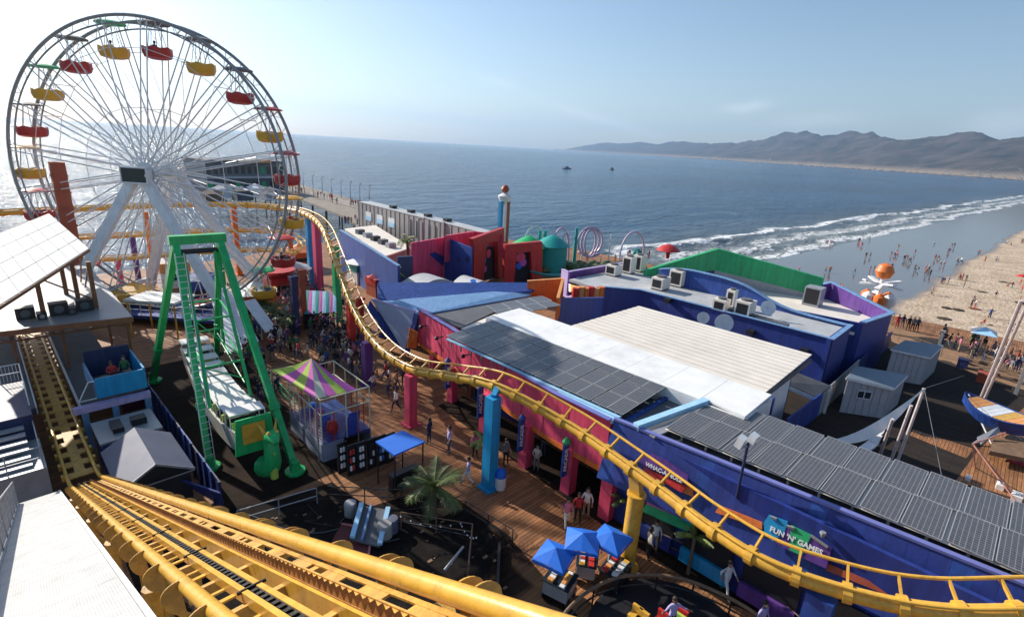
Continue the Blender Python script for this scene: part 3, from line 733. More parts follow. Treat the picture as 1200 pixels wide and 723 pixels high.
# pylons: two splayed box legs in front, two behind
for d in (1, -1):
    for s in (-1, 1):
        top = WC + WN*(2.35*d) + WA*(s*.35) - ZV*.2; ft = Vector((WC.x, WC.y, 1.2)) + WN*(4.6*d) + WA*(7.4 if s < 0 else 8.6)*s
        ft = ft if d > 0 else Vector((WC.x, WC.y, 1.2)) + WN*(-5.2) + WA*(s*6.4)
        mb = MB(); mb.beam(top, ft, .78, .6, WN); wpart('pylon_leg', mb, WHT, label='front pylon leg' if d > 0 else None)
    mb = MB(); mb.tube(Vector((WC.x, WC.y, 6.6)) + WN*(3.6*d) - WA*4, Vector((WC.x, WC.y, 6.6)) + WN*(3.6*d) + WA*4, .12, 8)
    mb = MB(); c0 = WC + WN*(2.35*d); mb.beam(c0 - WA*.9 - ZV*.05, c0 + WA*.9 - ZV*.05, .8, .9, WN); wpart('bearing_block', mb, WHT)
for s in (-1, 1):
    mb = MB(); mb.beam(Vector((WC.x, WC.y, 2)) + WN*4.4 + WA*s*7.0, Vector((WC.x, WC.y, 2)) - WN*5 + WA*s*6.2, .4, .4); wpart('foot_beam', mb, WHT)
# dark display board on the hub
c0 = WC + WN*3.05 + WA*.1 - ZV*.1
mb = MB(); mb.slab([c0 - WA*1.12 - ZV*.62, c0 + WA*1.12 - ZV*.62, c0 + WA*1.12 + ZV*.62, c0 - WA*1.12 + ZV*.62], WN*-.18)
sg = wpart('display_board', mb, mat('display_screen', (.03, .035, .03), .25, 0, .2, 6, 0))
mb = MB()
for q in (-1, 1): mb.beam(c0 + ZV*q*.66 - WA*1.2, c0 + ZV*q*.66 + WA*1.2, .12, .22, WN); mb.beam(c0 + WA*q*1.16 - ZV*.6, c0 + WA*q*1.16 + ZV*.6, .08, .22, WN)
part('frame', mb, WHT, sg)
mb = MB(); mb.beam(c0 + WA*1.2, WC + WN*2.5, .2, .2); wpart('sign_arm', mb, WHT)
# gondolas: round canopy on four rods above a scalloped tub
def gond_meshes():
    can = MB(); n = 16; vs = [(0, 0, .22)]
    for r, z in ((.7, .16), (1.18, 0)):
        for k in range(n): a = 2*math.pi*k/n; vs.append((r*math.cos(a), r*math.sin(a), z))
    for k in range(n): a = 2*math.pi*k/n; vs.append((1.18*math.cos(a), 1.18*math.sin(a), -.1))
    fs = [(0, 1+k, 1+(k+1) % n) for k in range(n)]
    for q in range(2):
        for k in range(n): fs.append((1+q*n+k, 1+(q+1)*n+k, 1+(q+1)*n+(k+1) % n, 1+q*n+(k+1) % n))
    fs.append([1+2*n+k for k in range(n)][::-1]); can.add(vs, fs)
    tub = MB(); prof = [(.55, -2.85), (1.0, -2.72), (1.14, -2.35), (1.12, -1.92)]; vs = []
    for r, z in prof:
        for k in range(24):
            a = 2*math.pi*k/24; rr_ = r*(1 + .04*math.cos(6*a)); vs.append((rr_*math.cos(a), rr_*math.sin(a), z + (.07*math.cos(6*a) if z > -2.1 else 0)))
    for k in range(24): a = 2*math.pi*k/24; vs.append((1.02*math.cos(a), 1.02*math.sin(a), -1.92 + .07*math.cos(6*a)))
    for k in range(24): a = 2*math.pi*k/24; vs.append((.8*math.cos(a), .8*math.sin(a), -2.4))
    fs = []
    for q in range(5):
        for k in range(24): fs.append((q*24+k, q*24+(k+1) % 24, (q+1)*24+(k+1) % 24, (q+1)*24+k))
    fs.append(list(range(24))[::-1]); fs.append([5*24+k for k in range(24)]); tub.add(vs, fs)
    rod = MB()
    for k in range(4): a = R(45+90*k); rod.tube((.85*math.cos(a), .85*math.sin(a), -2.1), (.35*math.cos(a), .35*math.sin(a), .15), .03, 5)
    rod.tube((0, 0, -2.3), (0, 0, .2), .035, 6)
    seat = MB(); seat.lathe((0, 0, 0), [(.62, -2.38), (.82, -2.36), (.82, -2.05), (.72, -2.04), (.62, -2.2)], 16)
    return can, tub, rod, seat
can, tub, rod, seat = gond_meshes()
CANM = {n: can.mesh('gondola_canopy', m, True) for n, m in (('green', GRN), ('red', RED), ('yellow', YEL), ('grey', mat('canopy_grey', (.16, .16, .17), .6)), ('teal', TEA))}
TUBM = {'red': tub.mesh('gondola_tub', mat('gondola_red', (.42, .025, .02), .35, 0, .1, 2, .05), True), 'yellow': tub.mesh('gondola_tub', mat('gondola_yellow', (.68, .36, .03), .35, 0, .1, 2, .05), True)}
RODM = rod.mesh('gondola_rods', WSP); SEATM = seat.mesh('gondola_seat', GRD)
ccol = ['grey', 'grey', 'grey', 'red', 'red', 'yellow', 'red', 'green', 'yellow', 'red', 'teal', 'grey', 'red', 'yellow', 'red', 'yellow', 'grey', 'green', 'grey', 'green']
for k in range(20):
    a = PH + k*math.pi/10; p = wp(a, WR - .25, 0)
    col = 'red' if k % 2 == 0 else 'yellow'
    g = link('gondola', TUBM[col], wheel, p - Vector((WC.x, WC.y, 0)))
    g['label'] = ('red' if col == 'red' else 'yellow') + ' gondola'
    sw = (k*37 % 7 - 3)*.01
    for nm, me in (('canopy', CANM[ccol[k]]), ('rods', RODM), ('seat', SEATM)): link(nm, me, g)
# loading platform
pl = thing('wheel_platform', 'white railed loading platform at the foot of the ferris wheel', 'platform', (WC.x, WC.y, 0))
mb = MB(); c0 = Vector((WC.x, WC.y, 0)); mb.slab([c0 + WA*x + WN*y + ZV*.9 for x, y in ((-5, -2.4), (6, -2.4), (6, 3.4), (-5, 3.4))], (0, 0, -.3)); part('floor', mb, BL2, pl)
for x in range(-5, 7):
    p = c0 + WA*x + WN*3.35 + ZV*.9
    mb = MB(); mb.tube(p, p + ZV*1.05, .035, 5); part('post', mb, WHT, pl)
for hgt in (1.05, .55): mb = MB(); mb.tube(c0 + WA*-5 + WN*3.35 + ZV*(.9+hgt), c0 + WA*6 + WN*3.35 + ZV*(.9+hgt), .04, 6); part('hand_rail', mb, WHT, pl)
mb = MB(); mb.slab([c0 + WA*x + WN*y + ZV*3.4 for x, y in ((0, 3.5), (4.6, 3.5), (4.6, 6.4), (0, 6.4))], (0, 0, -.2)); part('roof', mb, WHR, pl)
for x, y in ((.2, 3.7), (4.4, 3.7), (.2, 6.2), (4.4, 6.2)): mb = MB(); p = c0 + WA*x + WN*y; mb.tube(p, p + ZV*3.2, .08, 6); part('roof_post', mb, YEL, pl)
# the brick-red drop tower beyond the wheel
tx, ty = 6.0, 64.5
d_ = ray(66, 190); tt = math.hypot(tx, ty)/math.hypot(d_.x, d_.y); tz = CAMH + d_.z*tt; tp = CAM + d_*tt
tow = thing('drop_tower', 'brick red square drop tower standing behind the left side of the wheel', 'tower', (tp.x, tp.y, 0))
mb = MB(); mb.box(tp.x-.55, tp.y-.55, 0, tp.x+.55, tp.y+.55, tz); part('mast', mb, BRK, tow)
for k in range(9):
    z = 1.5*k + 1
    mb = MB(); mb.box(tp.x-.62, tp.y-.62, z, tp.x+.62, tp.y+.62, z+.14); part('collar', mb, BRK, tow)
mb = MB(); mb.box(tp.x-1.1, tp.y-1.1, 2.2, tp.x+1.1, tp.y+1.1, 2.9); part('seat_ring', mb, RED, tow)
# ================================================================== ARCADE BUILDINGS
def wall(path, z0, z1, th, side=1):
    """vertical wall along a plan path (list of (x, y) or (x, y, ztop)), thickness th to one side"""
    mb = MB()
    for (a, b) in zip(path, path[1:]):
        za = a[2] if len(a) > 2 else z1; zb = b[2] if len(b) > 2 else z1
        d = (Vector((b[0], b[1], 0)) - Vector((a[0], a[1], 0))).normalized(); n = Vector((-d.y, d.x, 0))*th*side
        p = [Vector((a[0], a[1], z0)), Vector((b[0], b[1], z0)), Vector((b[0], b[1], zb)), Vector((a[0], a[1], za))]
        mb.slab(p, n)
    return mb
def coping(path, z, w_=.22, h=.07):
    mb = MB()
    for a, b in zip(path, path[1:]):
        za = a[2] if len(a) > 2 else z; zb = b[2] if len(b) > 2 else z
        mb.beam((a[0], a[1], za + h/2 + .003), (b[0], b[1], zb + h/2 + .003), w_, h)
    return mb
CELL = {}
def panel_mat(name='solar_cells', col=(.05, .053, .062), line=(.24, .24, .25)):
    m = bpy.data.materials.new(name); m.use_nodes = True; n = m.node_tree; N_ = n.nodes; L = n.links; b = N_['Principled BSDF']
    tc = N_.new('ShaderNodeTexCoord'); br = N_.new('ShaderNodeTexBrick'); br.offset = 0; br.inputs['Scale'].default_value = 1
    br.inputs['Brick Width'].default_value = .158; br.inputs['Row Height'].default_value = .158; br.inputs['Mortar Size'].default_value = .011; br.inputs['Mortar Smooth'].default_value = 0
    br.inputs['Color1'].default_value = (*col, 1); br.inputs['Color2'].default_value = (col[0]*1.5, col[1]*1.4, col[2]*1.35, 1); br.inputs['Mortar'].default_value = (*line, 1)
    L.new(tc.outputs['Object'], br.inputs['Vector']); L.new(br.outputs['Color'], b.inputs['Base Color'])
    nz = N_.new('ShaderNodeTexNoise'); nz.inputs['Scale'].default_value = .7; nz.inputs['Detail'].default_value = 5; L.new(tc.outputs['Object'], nz.inputs['Vector'])
    rr_ = N_.new('ShaderNodeMapRange'); rr_.inputs[3].default_value = .25; rr_.inputs[4].default_value = .45; L.new(nz.outputs['Fac'], rr_.inputs[0]); L.new(rr_.outputs[0], b.inputs['Roughness'])
    return m
SOL = panel_mat(); FRM = mat('panel_frame', (.52, .51, .50), .45, .4, .1, 3, 0)
def solar(parent, corner, ex, ey, nx_, ny_, gapx, gapy):
    """grid of framed panels; corner, ex, ey are world vectors of the whole array"""
    corner, ex, ey = Vector(corner), Vector(ex), Vector(ey); lx, ly = ex.length, ey.length; ux, uy = ex/lx, ey/ly; up = ux.cross(uy).normalized()
    if up.z < 0: up = -up
    wx = (lx - sum(gapx))/nx_; wy = (ly - sum(gapy))/ny_
    body = MB().box(0, 0, -.045, wx, wy, -.001); fr = MB(); f = .028
    for q in ((0, 0, wx, f), (0, wy-f, wx, wy), (0, f, f, wy-f), (wx-f, f, wx, wy-f)): fr.box(q[0], q[1], -.046, q[2], q[3], .006)
    bm_, fm_ = body.mesh('solar_panel', SOL), fr.mesh('frame', FRM)
    M3 = Matrix((ux, uy, ux.cross(uy))).transposed() if ux.cross(uy).z > 0 else Matrix((ux, uy, ux.cross(uy))).transposed()
    x = 0
    for i in range(nx_):
        y = 0
        for j in range(ny_):
            o_ = link('solar_panel', bm_, parent); Mw = M3.to_4x4(); Mw.translation = corner + ux*x + uy*y - world_origin(parent); o_.matrix_basis = Mw
            link('frame', fm_, o_)
            y += wy + (gapy[j] if j < len(gapy) else 0)
        x += wx + (gapx[i] if i < len(gapx) else 0)
# --- magenta arcade
ar = thing('arcade_building', 'magenta fronted arcade with solar panels, white roof and a row of square columns', 'building', (24, 18, 0))
PW = [(23.15, 32.4), (22.4, 27.5), (21.6, 23.5), (20.75, 19.5), (20.3, 15.8), (20.2, 12.3)]
WT = 5.5
part('front_wall', wall(PW, 2.75, WT, .28, 1), PIN, ar, label='long magenta wall')
part('wall_coping', coping(PW, WT, .30, .05), PWK, ar)
part('orange_soffit', wall([(x-.03, y) for x, y in PW], 2.45, 2.74, .5, 1), ORA, ar)
for k, (px, py, w_) in enumerate([(530, 470, .55), (615, 545, .62), (665, 575, .62), (710, 605, .66), (568, 505, .6), (508, 440, .5)]):
    p = G(px, py); w2 = w_/2
    pathx = [a for a in PW]; 
    mb = MB(); mb.box(p.x-w2, p.y-w2, 0, p.x+w2, p.y+w2, 2.75)
    c = part('column', mb, PIN, ar)
    if k in (0, 1, 2, 4):
        # vertical banner sign fixed to the column
        b = MB(); b.box(p.x-w2-.42, p.y-.07, 1.2, p.x-w2-.02, p.y+.07, 3.2)
        s_ = part('banner', b, BL2, c, label='blue vertical banner with white lettering')
        e = MB(); e.lathe((p.x-w2-.22, p.y, 3.2), [(.2, 0), (.24, .12), (.1, .3), (.02, .4)], 10); 
        part('banner_finial', e, GRN if k == 2 else BL2, c)
        text_part('ARCADE', .36, .006, WHT, c, (p.x-w2-.22, p.y-.078, 2.2), (0, 0, 1), (-1, 0, 0))
for k in range(7):
    y = 12.6 + k*2.3
    mb = MB(); mb.box(23.6, y, 0, 23.9, y+2.1, 3.2); part('arcade_front', mb, (NAV, PUR, TEA, NAV, BLU, NAV, RST)[k], ar)
    mb = MB(); mb.box(23.54, y+.3, .4, 23.59, y+1.8, 2.3); part('shop_window', mb, GLS, ar)
part('back_wall', wall([(28.7, 7.6), (28.7, 26.9)], 0, 5.8, .2, -1), BLU, ar)
for k in range(9):
    i0 = k % (len(PW)-1); a = Vector((PW[i0][0], PW[i0][1], 0)); b = Vector((PW[i0+1][0], PW[i0+1][1], 0)); q = a.lerp(b, .25 + .5*(k//5))
    mb = MB(); mb.box(q.x-.02, q.y-.02, 2.8, q.x+.015, q.y+.02, 5.45); part('wall_joint', mb, PIN, ar)
mb = MB(); mb.slab([(20.7, 12.5, 5.0), (28.6, 7.7, 5.0), (28.6, 26.7, 5.0), (22.5, 26.7, 5.0), (21.0, 19, 5.0)], (0, 0, -.25)); part('flat_roof', mb, GRD, ar)
# sloping white roof in standing-seam sheets
for k in range(8):
    y0 = 7.7 + k*2.36
    mb = MB(); mb.slab([(24.9, y0, 6.02), (28.45, y0, 6.1), (28.45, y0+2.34, 6.1), (24.9 if k else 25.2, y0+2.34, 6.02)], (0, 0, -.12)); part('roof_sheet', mb, WHR, ar)
mb = MB(); mb.box(24.88, 7.7, 5.0, 25.0, 26.5, 5.88); part('roof_upstand', mb, WHT, ar)
mb = MB(); mb.box(25.0, 7.62, 0, 28.5, 7.72, 5.9); part('end_wall', mb, WHT, ar)
solar(ar, (20.75, 12.0, 5.72), (4.75, 0, .30), (-.0, 13.9, 0), 3, 14, [.05, .09], [.03 if j % 2 == 0 else .10 for j in range(13)])
mb = MB()
for y in range(12, 26): mb.box(20.8, y+.4, 5.02, 20.88, y+.5, 5.68); mb.box(25.2, y+.4, 5.02, 25.28, y+.5, 5.96)
part('panel_feet', mb, STE, ar, kind='stuff')
mb = MB(); mb.beam((20.72, 12.1, 5.56), (20.72, 25.7, 5.56), .3, .05); part('light_trim', mb, LBC, ar)
for y, x in ((30.8, 22.85), (28.2, 22.35), (24.5, 21.7)):
    mb = MB(); mb.tube((x, y, 4.6), (x-.55, y, 4.65), .04, 6); mb.lathe((x-.6, y, 4.5), [(.12, 0), (.16, .16), (.05, .26)], 8); part('wall_lamp', mb, BLK, ar)
# pale-blue gutter at the near corner of the wall
mb = MB(); mb.slab([(20.2, 12.2, 5.52), (21.0, 12.2, 5.52), (20.9, 16, 5.52), (20.35, 16, 5.52)], (0, 0, -.2)); part('blue_corner', mb, LBC, ar)

# --- beige ribbed roof hall
bh = thing('beige_roof_hall', 'low hall under a wide beige ribbed metal roof behind the white roof', 'hall', (31.5, 14.5, 0))
for k in range(13):
    x0 = 27.75 + k*.60; z0 = 6.35 + .02*k
    mb = MB(); mb.slab([(x0, 7.85, z0), (x0+.592, 7.85, z0+.018), (x0+.592, 21.0 - .05*k, z0+.018), (x0, 21.0 - .05*k, z0)], (0, 0, -.06))
    mb.beam((x0+.03, 7.85, z0+.018), (x0+.03, 20.9 - .05*k, z0+.018), .04, .02)
    part('roof_sheet', mb, BEI, bh)
mb = MB(); mb.box(27.75, 7.8, 6.0, 35.5, 7.9, 6.33); part('fascia', mb, GRD, bh)
part('wall', wall([(28.9, 8.6), (35.3, 8.6), (35.3, 20.5), (28.9, 20.5), (28.9, 8.6)], 0, 6.2, .15, 1), WHT, bh)
# lean-to with grey shingle roof at the near end
mb = MB(); pts = [G(920, 442, 3.6), G(975, 447, 3.2), G(955, 470, 3.0), G(915, 452, 3.4)]; mb.slab([G(918, 430, 4.2), G(974, 452, 3.6), G(957, 465, 3.2), G(917, 447, 3.8)], (0, 0, -.12)); part('lean_to_roof', mb, GRD, bh)
p0, p1, p2 = G(957, 465, 3.2), G(917, 447, 3.8), G(974, 452, 3.6)
for p in (p0, p1, p2): mb = MB(); mb.beam((p.x, p.y, 0), (p.x, p.y, p.z-.12), .14, .14); part('lean_to_post', mb, WHT, bh)
mb = MB(); mb.beam(p0 - ZV*.2, p1 - ZV*.2, .12, .25); part('fascia', mb, WHT, bh)

# --- cobalt hall with parapets and rooftop plant
cb = thing('cobalt_hall', 'cobalt blue flat roofed hall with rooftop air conditioners and satellite dishes', 'building', (36, 14, 0))
zP = 8.0
near_w = [(32.9, 22.5, 8.0), (33.4, 22.5, 8.0), (35.2, 20.2, 8.0), (35.2, 6.9, 8.0)]
part('parapet_wall', wall(near_w, 0, zP, .25, -1 if False else 1), BLU, cb); part('coping', coping(near_w, zP, .28, .04), BL3, cb)
endw = [(35.0, 6.9), (39.6, 6.9)]
part('end_wall', wall(endw, 0, zP, .25, 1), BLU, cb); part('coping', coping(endw, zP, .28, .05), BL3, cb)
mb = MB(); mb.slab([(35.3, 7.1, 7.8), (39.6, 7.1, 7.8), (39.9, 21, 7.8), (43, 26, 7.8), (33.6, 26, 7.8), (33.4, 22.7, 7.8), (35.3, 20.5, 7.8)], (0, 0, -.2)); part('flat_roof', mb, GRL, cb)
# curved hump parapet, seen behind the plant
cv = []
for k in range(29):
    t = k/28; y = 6.9 + 14.5*t; x = 39.4 + .5*t
    z = 7.95 + 1.35*(1/(1 + math.exp(-(y-12.8)*1.1))) - .5*max(0, (y-18)/3.4)**2
    cv.append((x, y, z))
part('curved_parapet', wall(cv, 5.5, 8, .25, -1), BL2, cb); part('coping', coping(cv, 8, .36, .08), BL3, cb)
def ac(x, y, z, w_, d_, h, nm='air_conditioner', m=None):
    mb = MB(); mb.box(x, y, z+.12, x+w_, y+d_, z+h); o_ = part(nm, mb, m or BEI, cb)
    mb = MB(); mb.box(x-.012, y+.12, z+.25, x, y+d_-.12, z+h-.15); part('grille', mb, BLK, o_)
    mb = MB(); mb.lathe((x+w_/2, y+d_/2, z+h), [(.32*w_, 0), (.32*w_, .12), (.24*w_, .13)], 12); part('fan', mb, GRD, o_)
    mb = MB(); mb.box(x+.05, y+.05, z, x+w_-.05, y+d_-.05, z+.118); part('skid', mb, GRD, o_)
zr = 7.8
for (px, py, w_, d_, h) in ((720, 325, 1.1, 1.0, .95), (738, 322, .9, .9, 1.5), (750, 320, .9, .9, 1.5), (775, 342, 1.3, 1.0, 1.0), (797, 338, 1.1, 1.1, 1.35), (848, 368, .9, .9, .9), (858, 362, .6, .6, 1.3), (876, 374, 1.2, 1.0, 1.1)):
    p = G(px, py, zr); ac(p.x, p.y, zr, w_, d_, h)
def dish(px, py, z, r, wallx=None):
    p = GX(px, py, 35.05) if wallx else G(px, py, z); mb = MB(); n = 16; vs = []
    ax = Vector((-.75, -.55, .35)).normalized(); p = p + (Vector((-.35, -.1, 0)) if wallx else Vector((0, 0, .5))); a1 = ax.cross(ZV).normalized(); a2 = a1.cross(ax)
    for rr_, o_ in ((.0, 0), (.5, .05), (1, .2)):
        for k in range(n): g = 2*math.pi*k/n; vs.append(p + (a1*math.cos(g) + a2*math.sin(g))*r*max(rr_, .01) + ax*o_*r)
    for rr_, o_ in ((1, .24), (.0, .04)):
        for k in range(n): g = 2*math.pi*k/n; vs.append(p + (a1*math.cos(g) + a2*math.sin(g))*r*max(rr_, .01) + ax*(o_*r - .04))
    fs = [(q*n+k, q*n+(k+1) % n, (q+1)*n+(k+1) % n, (q+1)*n+k) for q in range(4) for k in range(n)]
    mb.add(vs, fs); o_ = part('satellite_dish', mb, WHT, cb, True)
    m2 = MB(); m2.tube(p, p + Vector((.25, 0, -.3)), .04, 6); m2.tube(p, p + ax*r*.9, .02, 5); part('dish_arm', m2, GRY, o_)
dish(825, 371, 0, .42, True); dish(849, 377, 0, .62, True); dish(898, 369, 8.0, .5)
mb = MB()
for k in range(9): p = G(850 + k*9, 362 + k*2.6, zr+.2); mb.box(p.x, p.y, zr, p.x+.5, p.y+.5, zr+.3)
part('roof_ducts', mb, GRD, cb, kind='stuff')
for px, py in ((784, 352), (881, 389), (944, 411)): p = GX(px, py, 35.0); mb = MB(); mb.box(p.x-.35, p.y-.2, p.z-.15, p.x+.17, p.y+.25, p.z+.15); part('floodlight', mb, BLK, cb)
# --- rear cobalt / purple block and the green gable
gb = thing('green_gable_hall', 'hall with a big kelly green sawtooth gable and purple parapet nearest the beach', 'building', (47, 14, 0))
gy = [(38.9, 24.3, 8.2), (46.6, 20.6, 10.6), (48.0, 19.9, 10.9), (46.4, 9.9, 9.0)]
pA, pB, pC = G(757, 317, 8.3), G(842, 292, 10.4), G(964, 326, 9.0)
pa2, pb2, pc2 = G(757, 326, 8.0), G(842, 306, 9.3), G(961, 349, 8.0)
mb = MB(); mb.slab([pA, pB, Vector((pB.x, pB.y, pB.z-1.9)), Vector((pA.x, pA.y, pA.z-.9))], (.15, .3, 0)); part('green_gable', mb, GR2, gb, label='left slope of the green gable')
mb = MB(); mb.slab([pB, pC, Vector((pC.x, pC.y, pC.z-1.55)), Vector((pB.x, pB.y, pB.z-1.9))], (.35, -.05, 0)); part('green_gable', mb, GR2, gb, label='long right slope of the green gable')
mb = MB(); mb.slab([Vector((pB.x, pB.y, pB.z-1.9)), Vector((pC.x, pC.y, pC.z-1.55)), Vector((pC.x, pC.y, 6.5)), Vector((pB.x, pB.y, 6.5))], (.25, -.03, 0)); part('gable_wall', mb, GRY, gb)
mb = MB(); mb.slab([Vector((pA.x, pA.y, pA.z-.9)), Vector((pB.x, pB.y, pB.z-1.9)), Vector((pB.x, pB.y, 6.5)), Vector((pA.x, pA.y, 6.5))], (.15, .25, 0)); part('gable_wall', mb, NAV, gb)
rp = [G(962, 331, 8.4), G(1008, 345, 8.3), G(1045, 369, 7.9)]
pp = [(pC.x, pC.y, 8.6), (50.6, 8.6, 8.9), (46.6, 5.6, 7.9)]
p1, p2 = G(975, 331, 8.6), G(1046, 367, 8.0)
pp = [(pC.x + .3, pC.y + .2, 8.3), (p1.x, p1.y, 8.6), (p2.x, p2.y, 8.0)]
part('purple_parapet', wall(pp, 0, 8, .25, -1), PUR, gb); part('coping', coping(pp, 8, .34, .06), BL3, gb)
p3 = G(1012, 378, 8.0); q0 = (40.0, p3.y + 1.2, 8.0)
ew = [(p2.x, p2.y), (p3.x, p3.y)]; part('end_wall', wall(ew, 0, 8.0, .25, -1), BLU, gb); part('coping', coping(ew, 8.0, .34, .07), BL3, gb)
ew2 = [(p3.x, p3.y), (p3.x - .6, p3.y + 4), (39.9, 13.0)]; part('end_wall', wall(ew2, 0, 7.9, .2, -1), BLU, gb)
mb = MB(); mb.slab([(p3.x, p3.y+.1, 7.2), (p2.x-.3, p2.y+.2, 7.2), (pC.x+1, pC.y, 7.2), (47.5, 20, 7.2), (41, 24, 7.2), (40.3, 10, 7.2)], (0, 0, -.2)); part('flat_roof', mb, BEI, gb)
p = G(905, 297, 7.3)
for (px, py, w_, d_, h) in ((885, 338, 1.4, 1.0, 1.2), (838, 324, 1.2, 1, 1.0), (958, 361, 1.3, 1.2, 1.5)):
    p = G(px, py, 7.2); mb = MB(); mb.box(p.x, p.y, 7.2, p.x+w_, p.y+d_, 7.2+h); o_ = part('air_conditioner', mb, GRY, gb); mb = MB(); mb.box(p.x-.012, p.y+.1, 7.4, p.x, p.y+d_-.1, 7.1+h); part('grille', mb, BLK, o_)
# white door and small canopy on the end wall
p = G(985, 440); mb = MB(); mb.box(p.x, p.y-.08, 0, p.x+1.1, p.y, 2.2); part('door', mb, WHT, gb)
mb = MB(); a = G(992, 397, 5.5); mb.slab([a, a + Vector((2.4, -.4, 0)), a + Vector((2.2, -1.1, -.1)), a + Vector((-.2, -.7, -.1))], (0, 0, -.12)); part('door_canopy', mb, WHT, gb)

rescale(bh, 1.09); rescale(cb, 1.28); rescale(gb, 1.28)
# --- long cobalt games building beneath the second solar array
gm = thing('games_building', 'cobalt games building with sloping blue boarded front under the dark solar roof', 'building', (21, 2, 0))
TOPX = lambda y: 20.35 + (12.2 - y)*.088
ys = [12.15, 9.5, 6.5, 3.5, .5, -2.5, -5.5, -9]
k = 0; y = 12.15
while y > -9:
    y2 = y - .62
    x1, x2 = TOPX(y), TOPX(y2); o1 = .012*(k % 3)
    mb = MB(); mb.slab([(x1, y-.006, 5.5), (x2, y2, 5.5), (x2-1.05, y2, 2.75), (x1-1.05, y-.006, 2.75)], (.12 + o1, 0, .05)); part('front_board', mb, BLU if k % 7 else BL2, gm)
    y = y2; k += 1
mb = MB(); mb.beam((TOPX(12.2)+.06, 12.2, 5.56), (TOPX(-9)+.06, -9, 5.56), .24, .10); part('periwinkle_trim', mb, PWK, gm)
mb = MB(); mb.slab([(TOPX(12.2)+.2, 12.2, 5.3), (TOPX(-9)+.2, -9, 5.3), (26.5, -9, 5.3), (26.5, 9.9, 5.3), (25, 12.2, 5.3)], (0, 0, -.2)); part('flat_roof', mb, GRD, gm)
part('wall', wall([(20.5, -9), (20.5, 12.0), (24.8, 12.0)], 0, 5.1, .2, -1), BLU, gm)
part('rear_wall', wall([(26.6, -9), (26.6, 9.9)], 0, 5.3, .2, 1), BLU, gm)
solar(gm, (21.25, 9.9, 5.75), (4.95, -.45, .06), (1.05, -18.2, 0), 2, 14, [.03], [.13 if j % 2 == 1 else .06 for j in range(13)])
mb = MB()
for j in range(16): mb.box(21.4 + j*.07, 9.2 - j*1.15, 5.31, 21.46 + j*.07, 9.1 - j*1.15, 5.68)
part('panel_feet', mb, STE, gm, kind='stuff')
mb = MB(); mb.slab([(21.2, 9.95, 5.69), (26.15, 9.5, 5.75), (27.25, -8.8, 5.75), (22.3, -8.4, 5.69)], (0, 0, -.02)); part('carrier_sheet', mb, BEI, gm)
# open well with blue walls and pale beams between the two arrays
mb = MB(); mb.beam(G(745, 500, 5.6), G(828, 470, 5.9), .35, .3); part('pale_beam', mb, LBC, gm)
mb = MB(); mb.beam(G(762, 510, 5.5), G(846, 474, 5.7), .5, .1); part('pale_beam', mb, GRY, gm)
mb = MB(); mb.box(20.6, 11.75, 4.2, 25.1, 11.95, 5.45); part('blue_upstand', mb, BL2, gm)
# signs on the games front
def board_at(pts2, X0=19.2, th=.09, mtl=PUR, nm='sign_board', parent=None, tilt=True):
    P3 = [GX(x, y, X0) for x, y in pts2]
    return P3
# ================================================================== LEFT: STATION, BOOTHS, SHIP RIDE, TENT
def railing(name, label, pts, h=1.05, m=None, step=1.2, bars=False, cat='railing', group=None):
    m = m or WHT; root = thing(name, label, cat, pts[0], group)
    for a, b in zip(pts, pts[1:]):
        a, b = Vector(a), Vector(b); n = max(1, int((b-a).length/step))
        for k in range(n+1):
            p = a + (b-a)*k/n
            if k == 0 and a != Vector(pts[0]): continue
            part('post', MB().tube(p, p + ZV*h, .028, 6), m, root)
        for hh in (h, h*.5): part('rail', MB().tube(a + ZV*hh, b + ZV*hh, .026, 6), m, root)
        if bars:
            mb = MB(); q = int((b-a).length/.14)
            for k in range(q): p = a + (b-a)*k/q; mb.tube(p + ZV*.05, p + ZV*h, .012, 4)
            part('bars', mb, m, root, kind='stuff')
    return root
def person_slot(*a): pass
st = thing('coaster_station', 'coaster station with a bright metal lean-to roof on rust brown posts over a flat canopy', 'station', (0, 45, 0))
LR = 5.6
f0, f1 = G(-60, 396, LR), G(156, 372, LR)
mb = MB(); mb.slab([f0, f1, Vector((f1.x + .1, 60, LR)), Vector((f0.x, 60, LR))], (0, 0, -.22)); part('flat_canopy', mb, GRY, st)
mb = MB(); mb.beam(f0 + Vector((0, -.05, -.1)), f1 + Vector((0, -.05, -.1)), .12, .34); part('canopy_beam', mb, RST, st)
# upper roof: ridge line high towards the camera, sloping away down to the left
A1, A2, A3, A4 = GY(103, 291, 46.5), GY(57, 251, 56.0), GY(-60, 330, 54.0), GY(-60, 392, 42.5)
A1 = G(103, 291, 9.2); A2 = G(57, 251, 9.9); A3 = G(-70, 318, 7.6); A4 = G(-60, 392, 7.9)
A1, A2, A3, A4 = Vector((5.4, 48.0, 9.3)), G(57, 251, 10.8), None, None
A1 = G(104, 291, 9.2); A4 = G(-40, 382, 8.4); A2 = G(57, 250, 10.4); A3 = A2 + (A4 - A1)
mb = MB(); nb0 = (A4-A1).cross(A2-A1).normalized(); nb0 = nb0 if nb0.z > 0 else -nb0
mb.slab([p - nb0*.085 for p in (A1, A4, A3, A2)], nb0*-.05); part('roof_deck', mb, GRY, st)
for k in range(9):
    for j in range(4):
        e = (A2 - A1)*.238; a = A1 + (A4-A1)*(k/9) + (A2-A1)*(j/4); b = a + (A4-A1)*(.965/9)
        nrm = (b-a).cross(e).normalized(); nrm = nrm if nrm.z > 0 else -nrm
        mb = MB(); mb.slab([a, b, b + e, a + e], nrm*-.08); part('roof_sheet', mb, WHR, st)
mb = MB(); mb.beam(A1 - ZV*.14, A4 - ZV*.14, .14, .2); part('eave_beam', mb, RST, st)
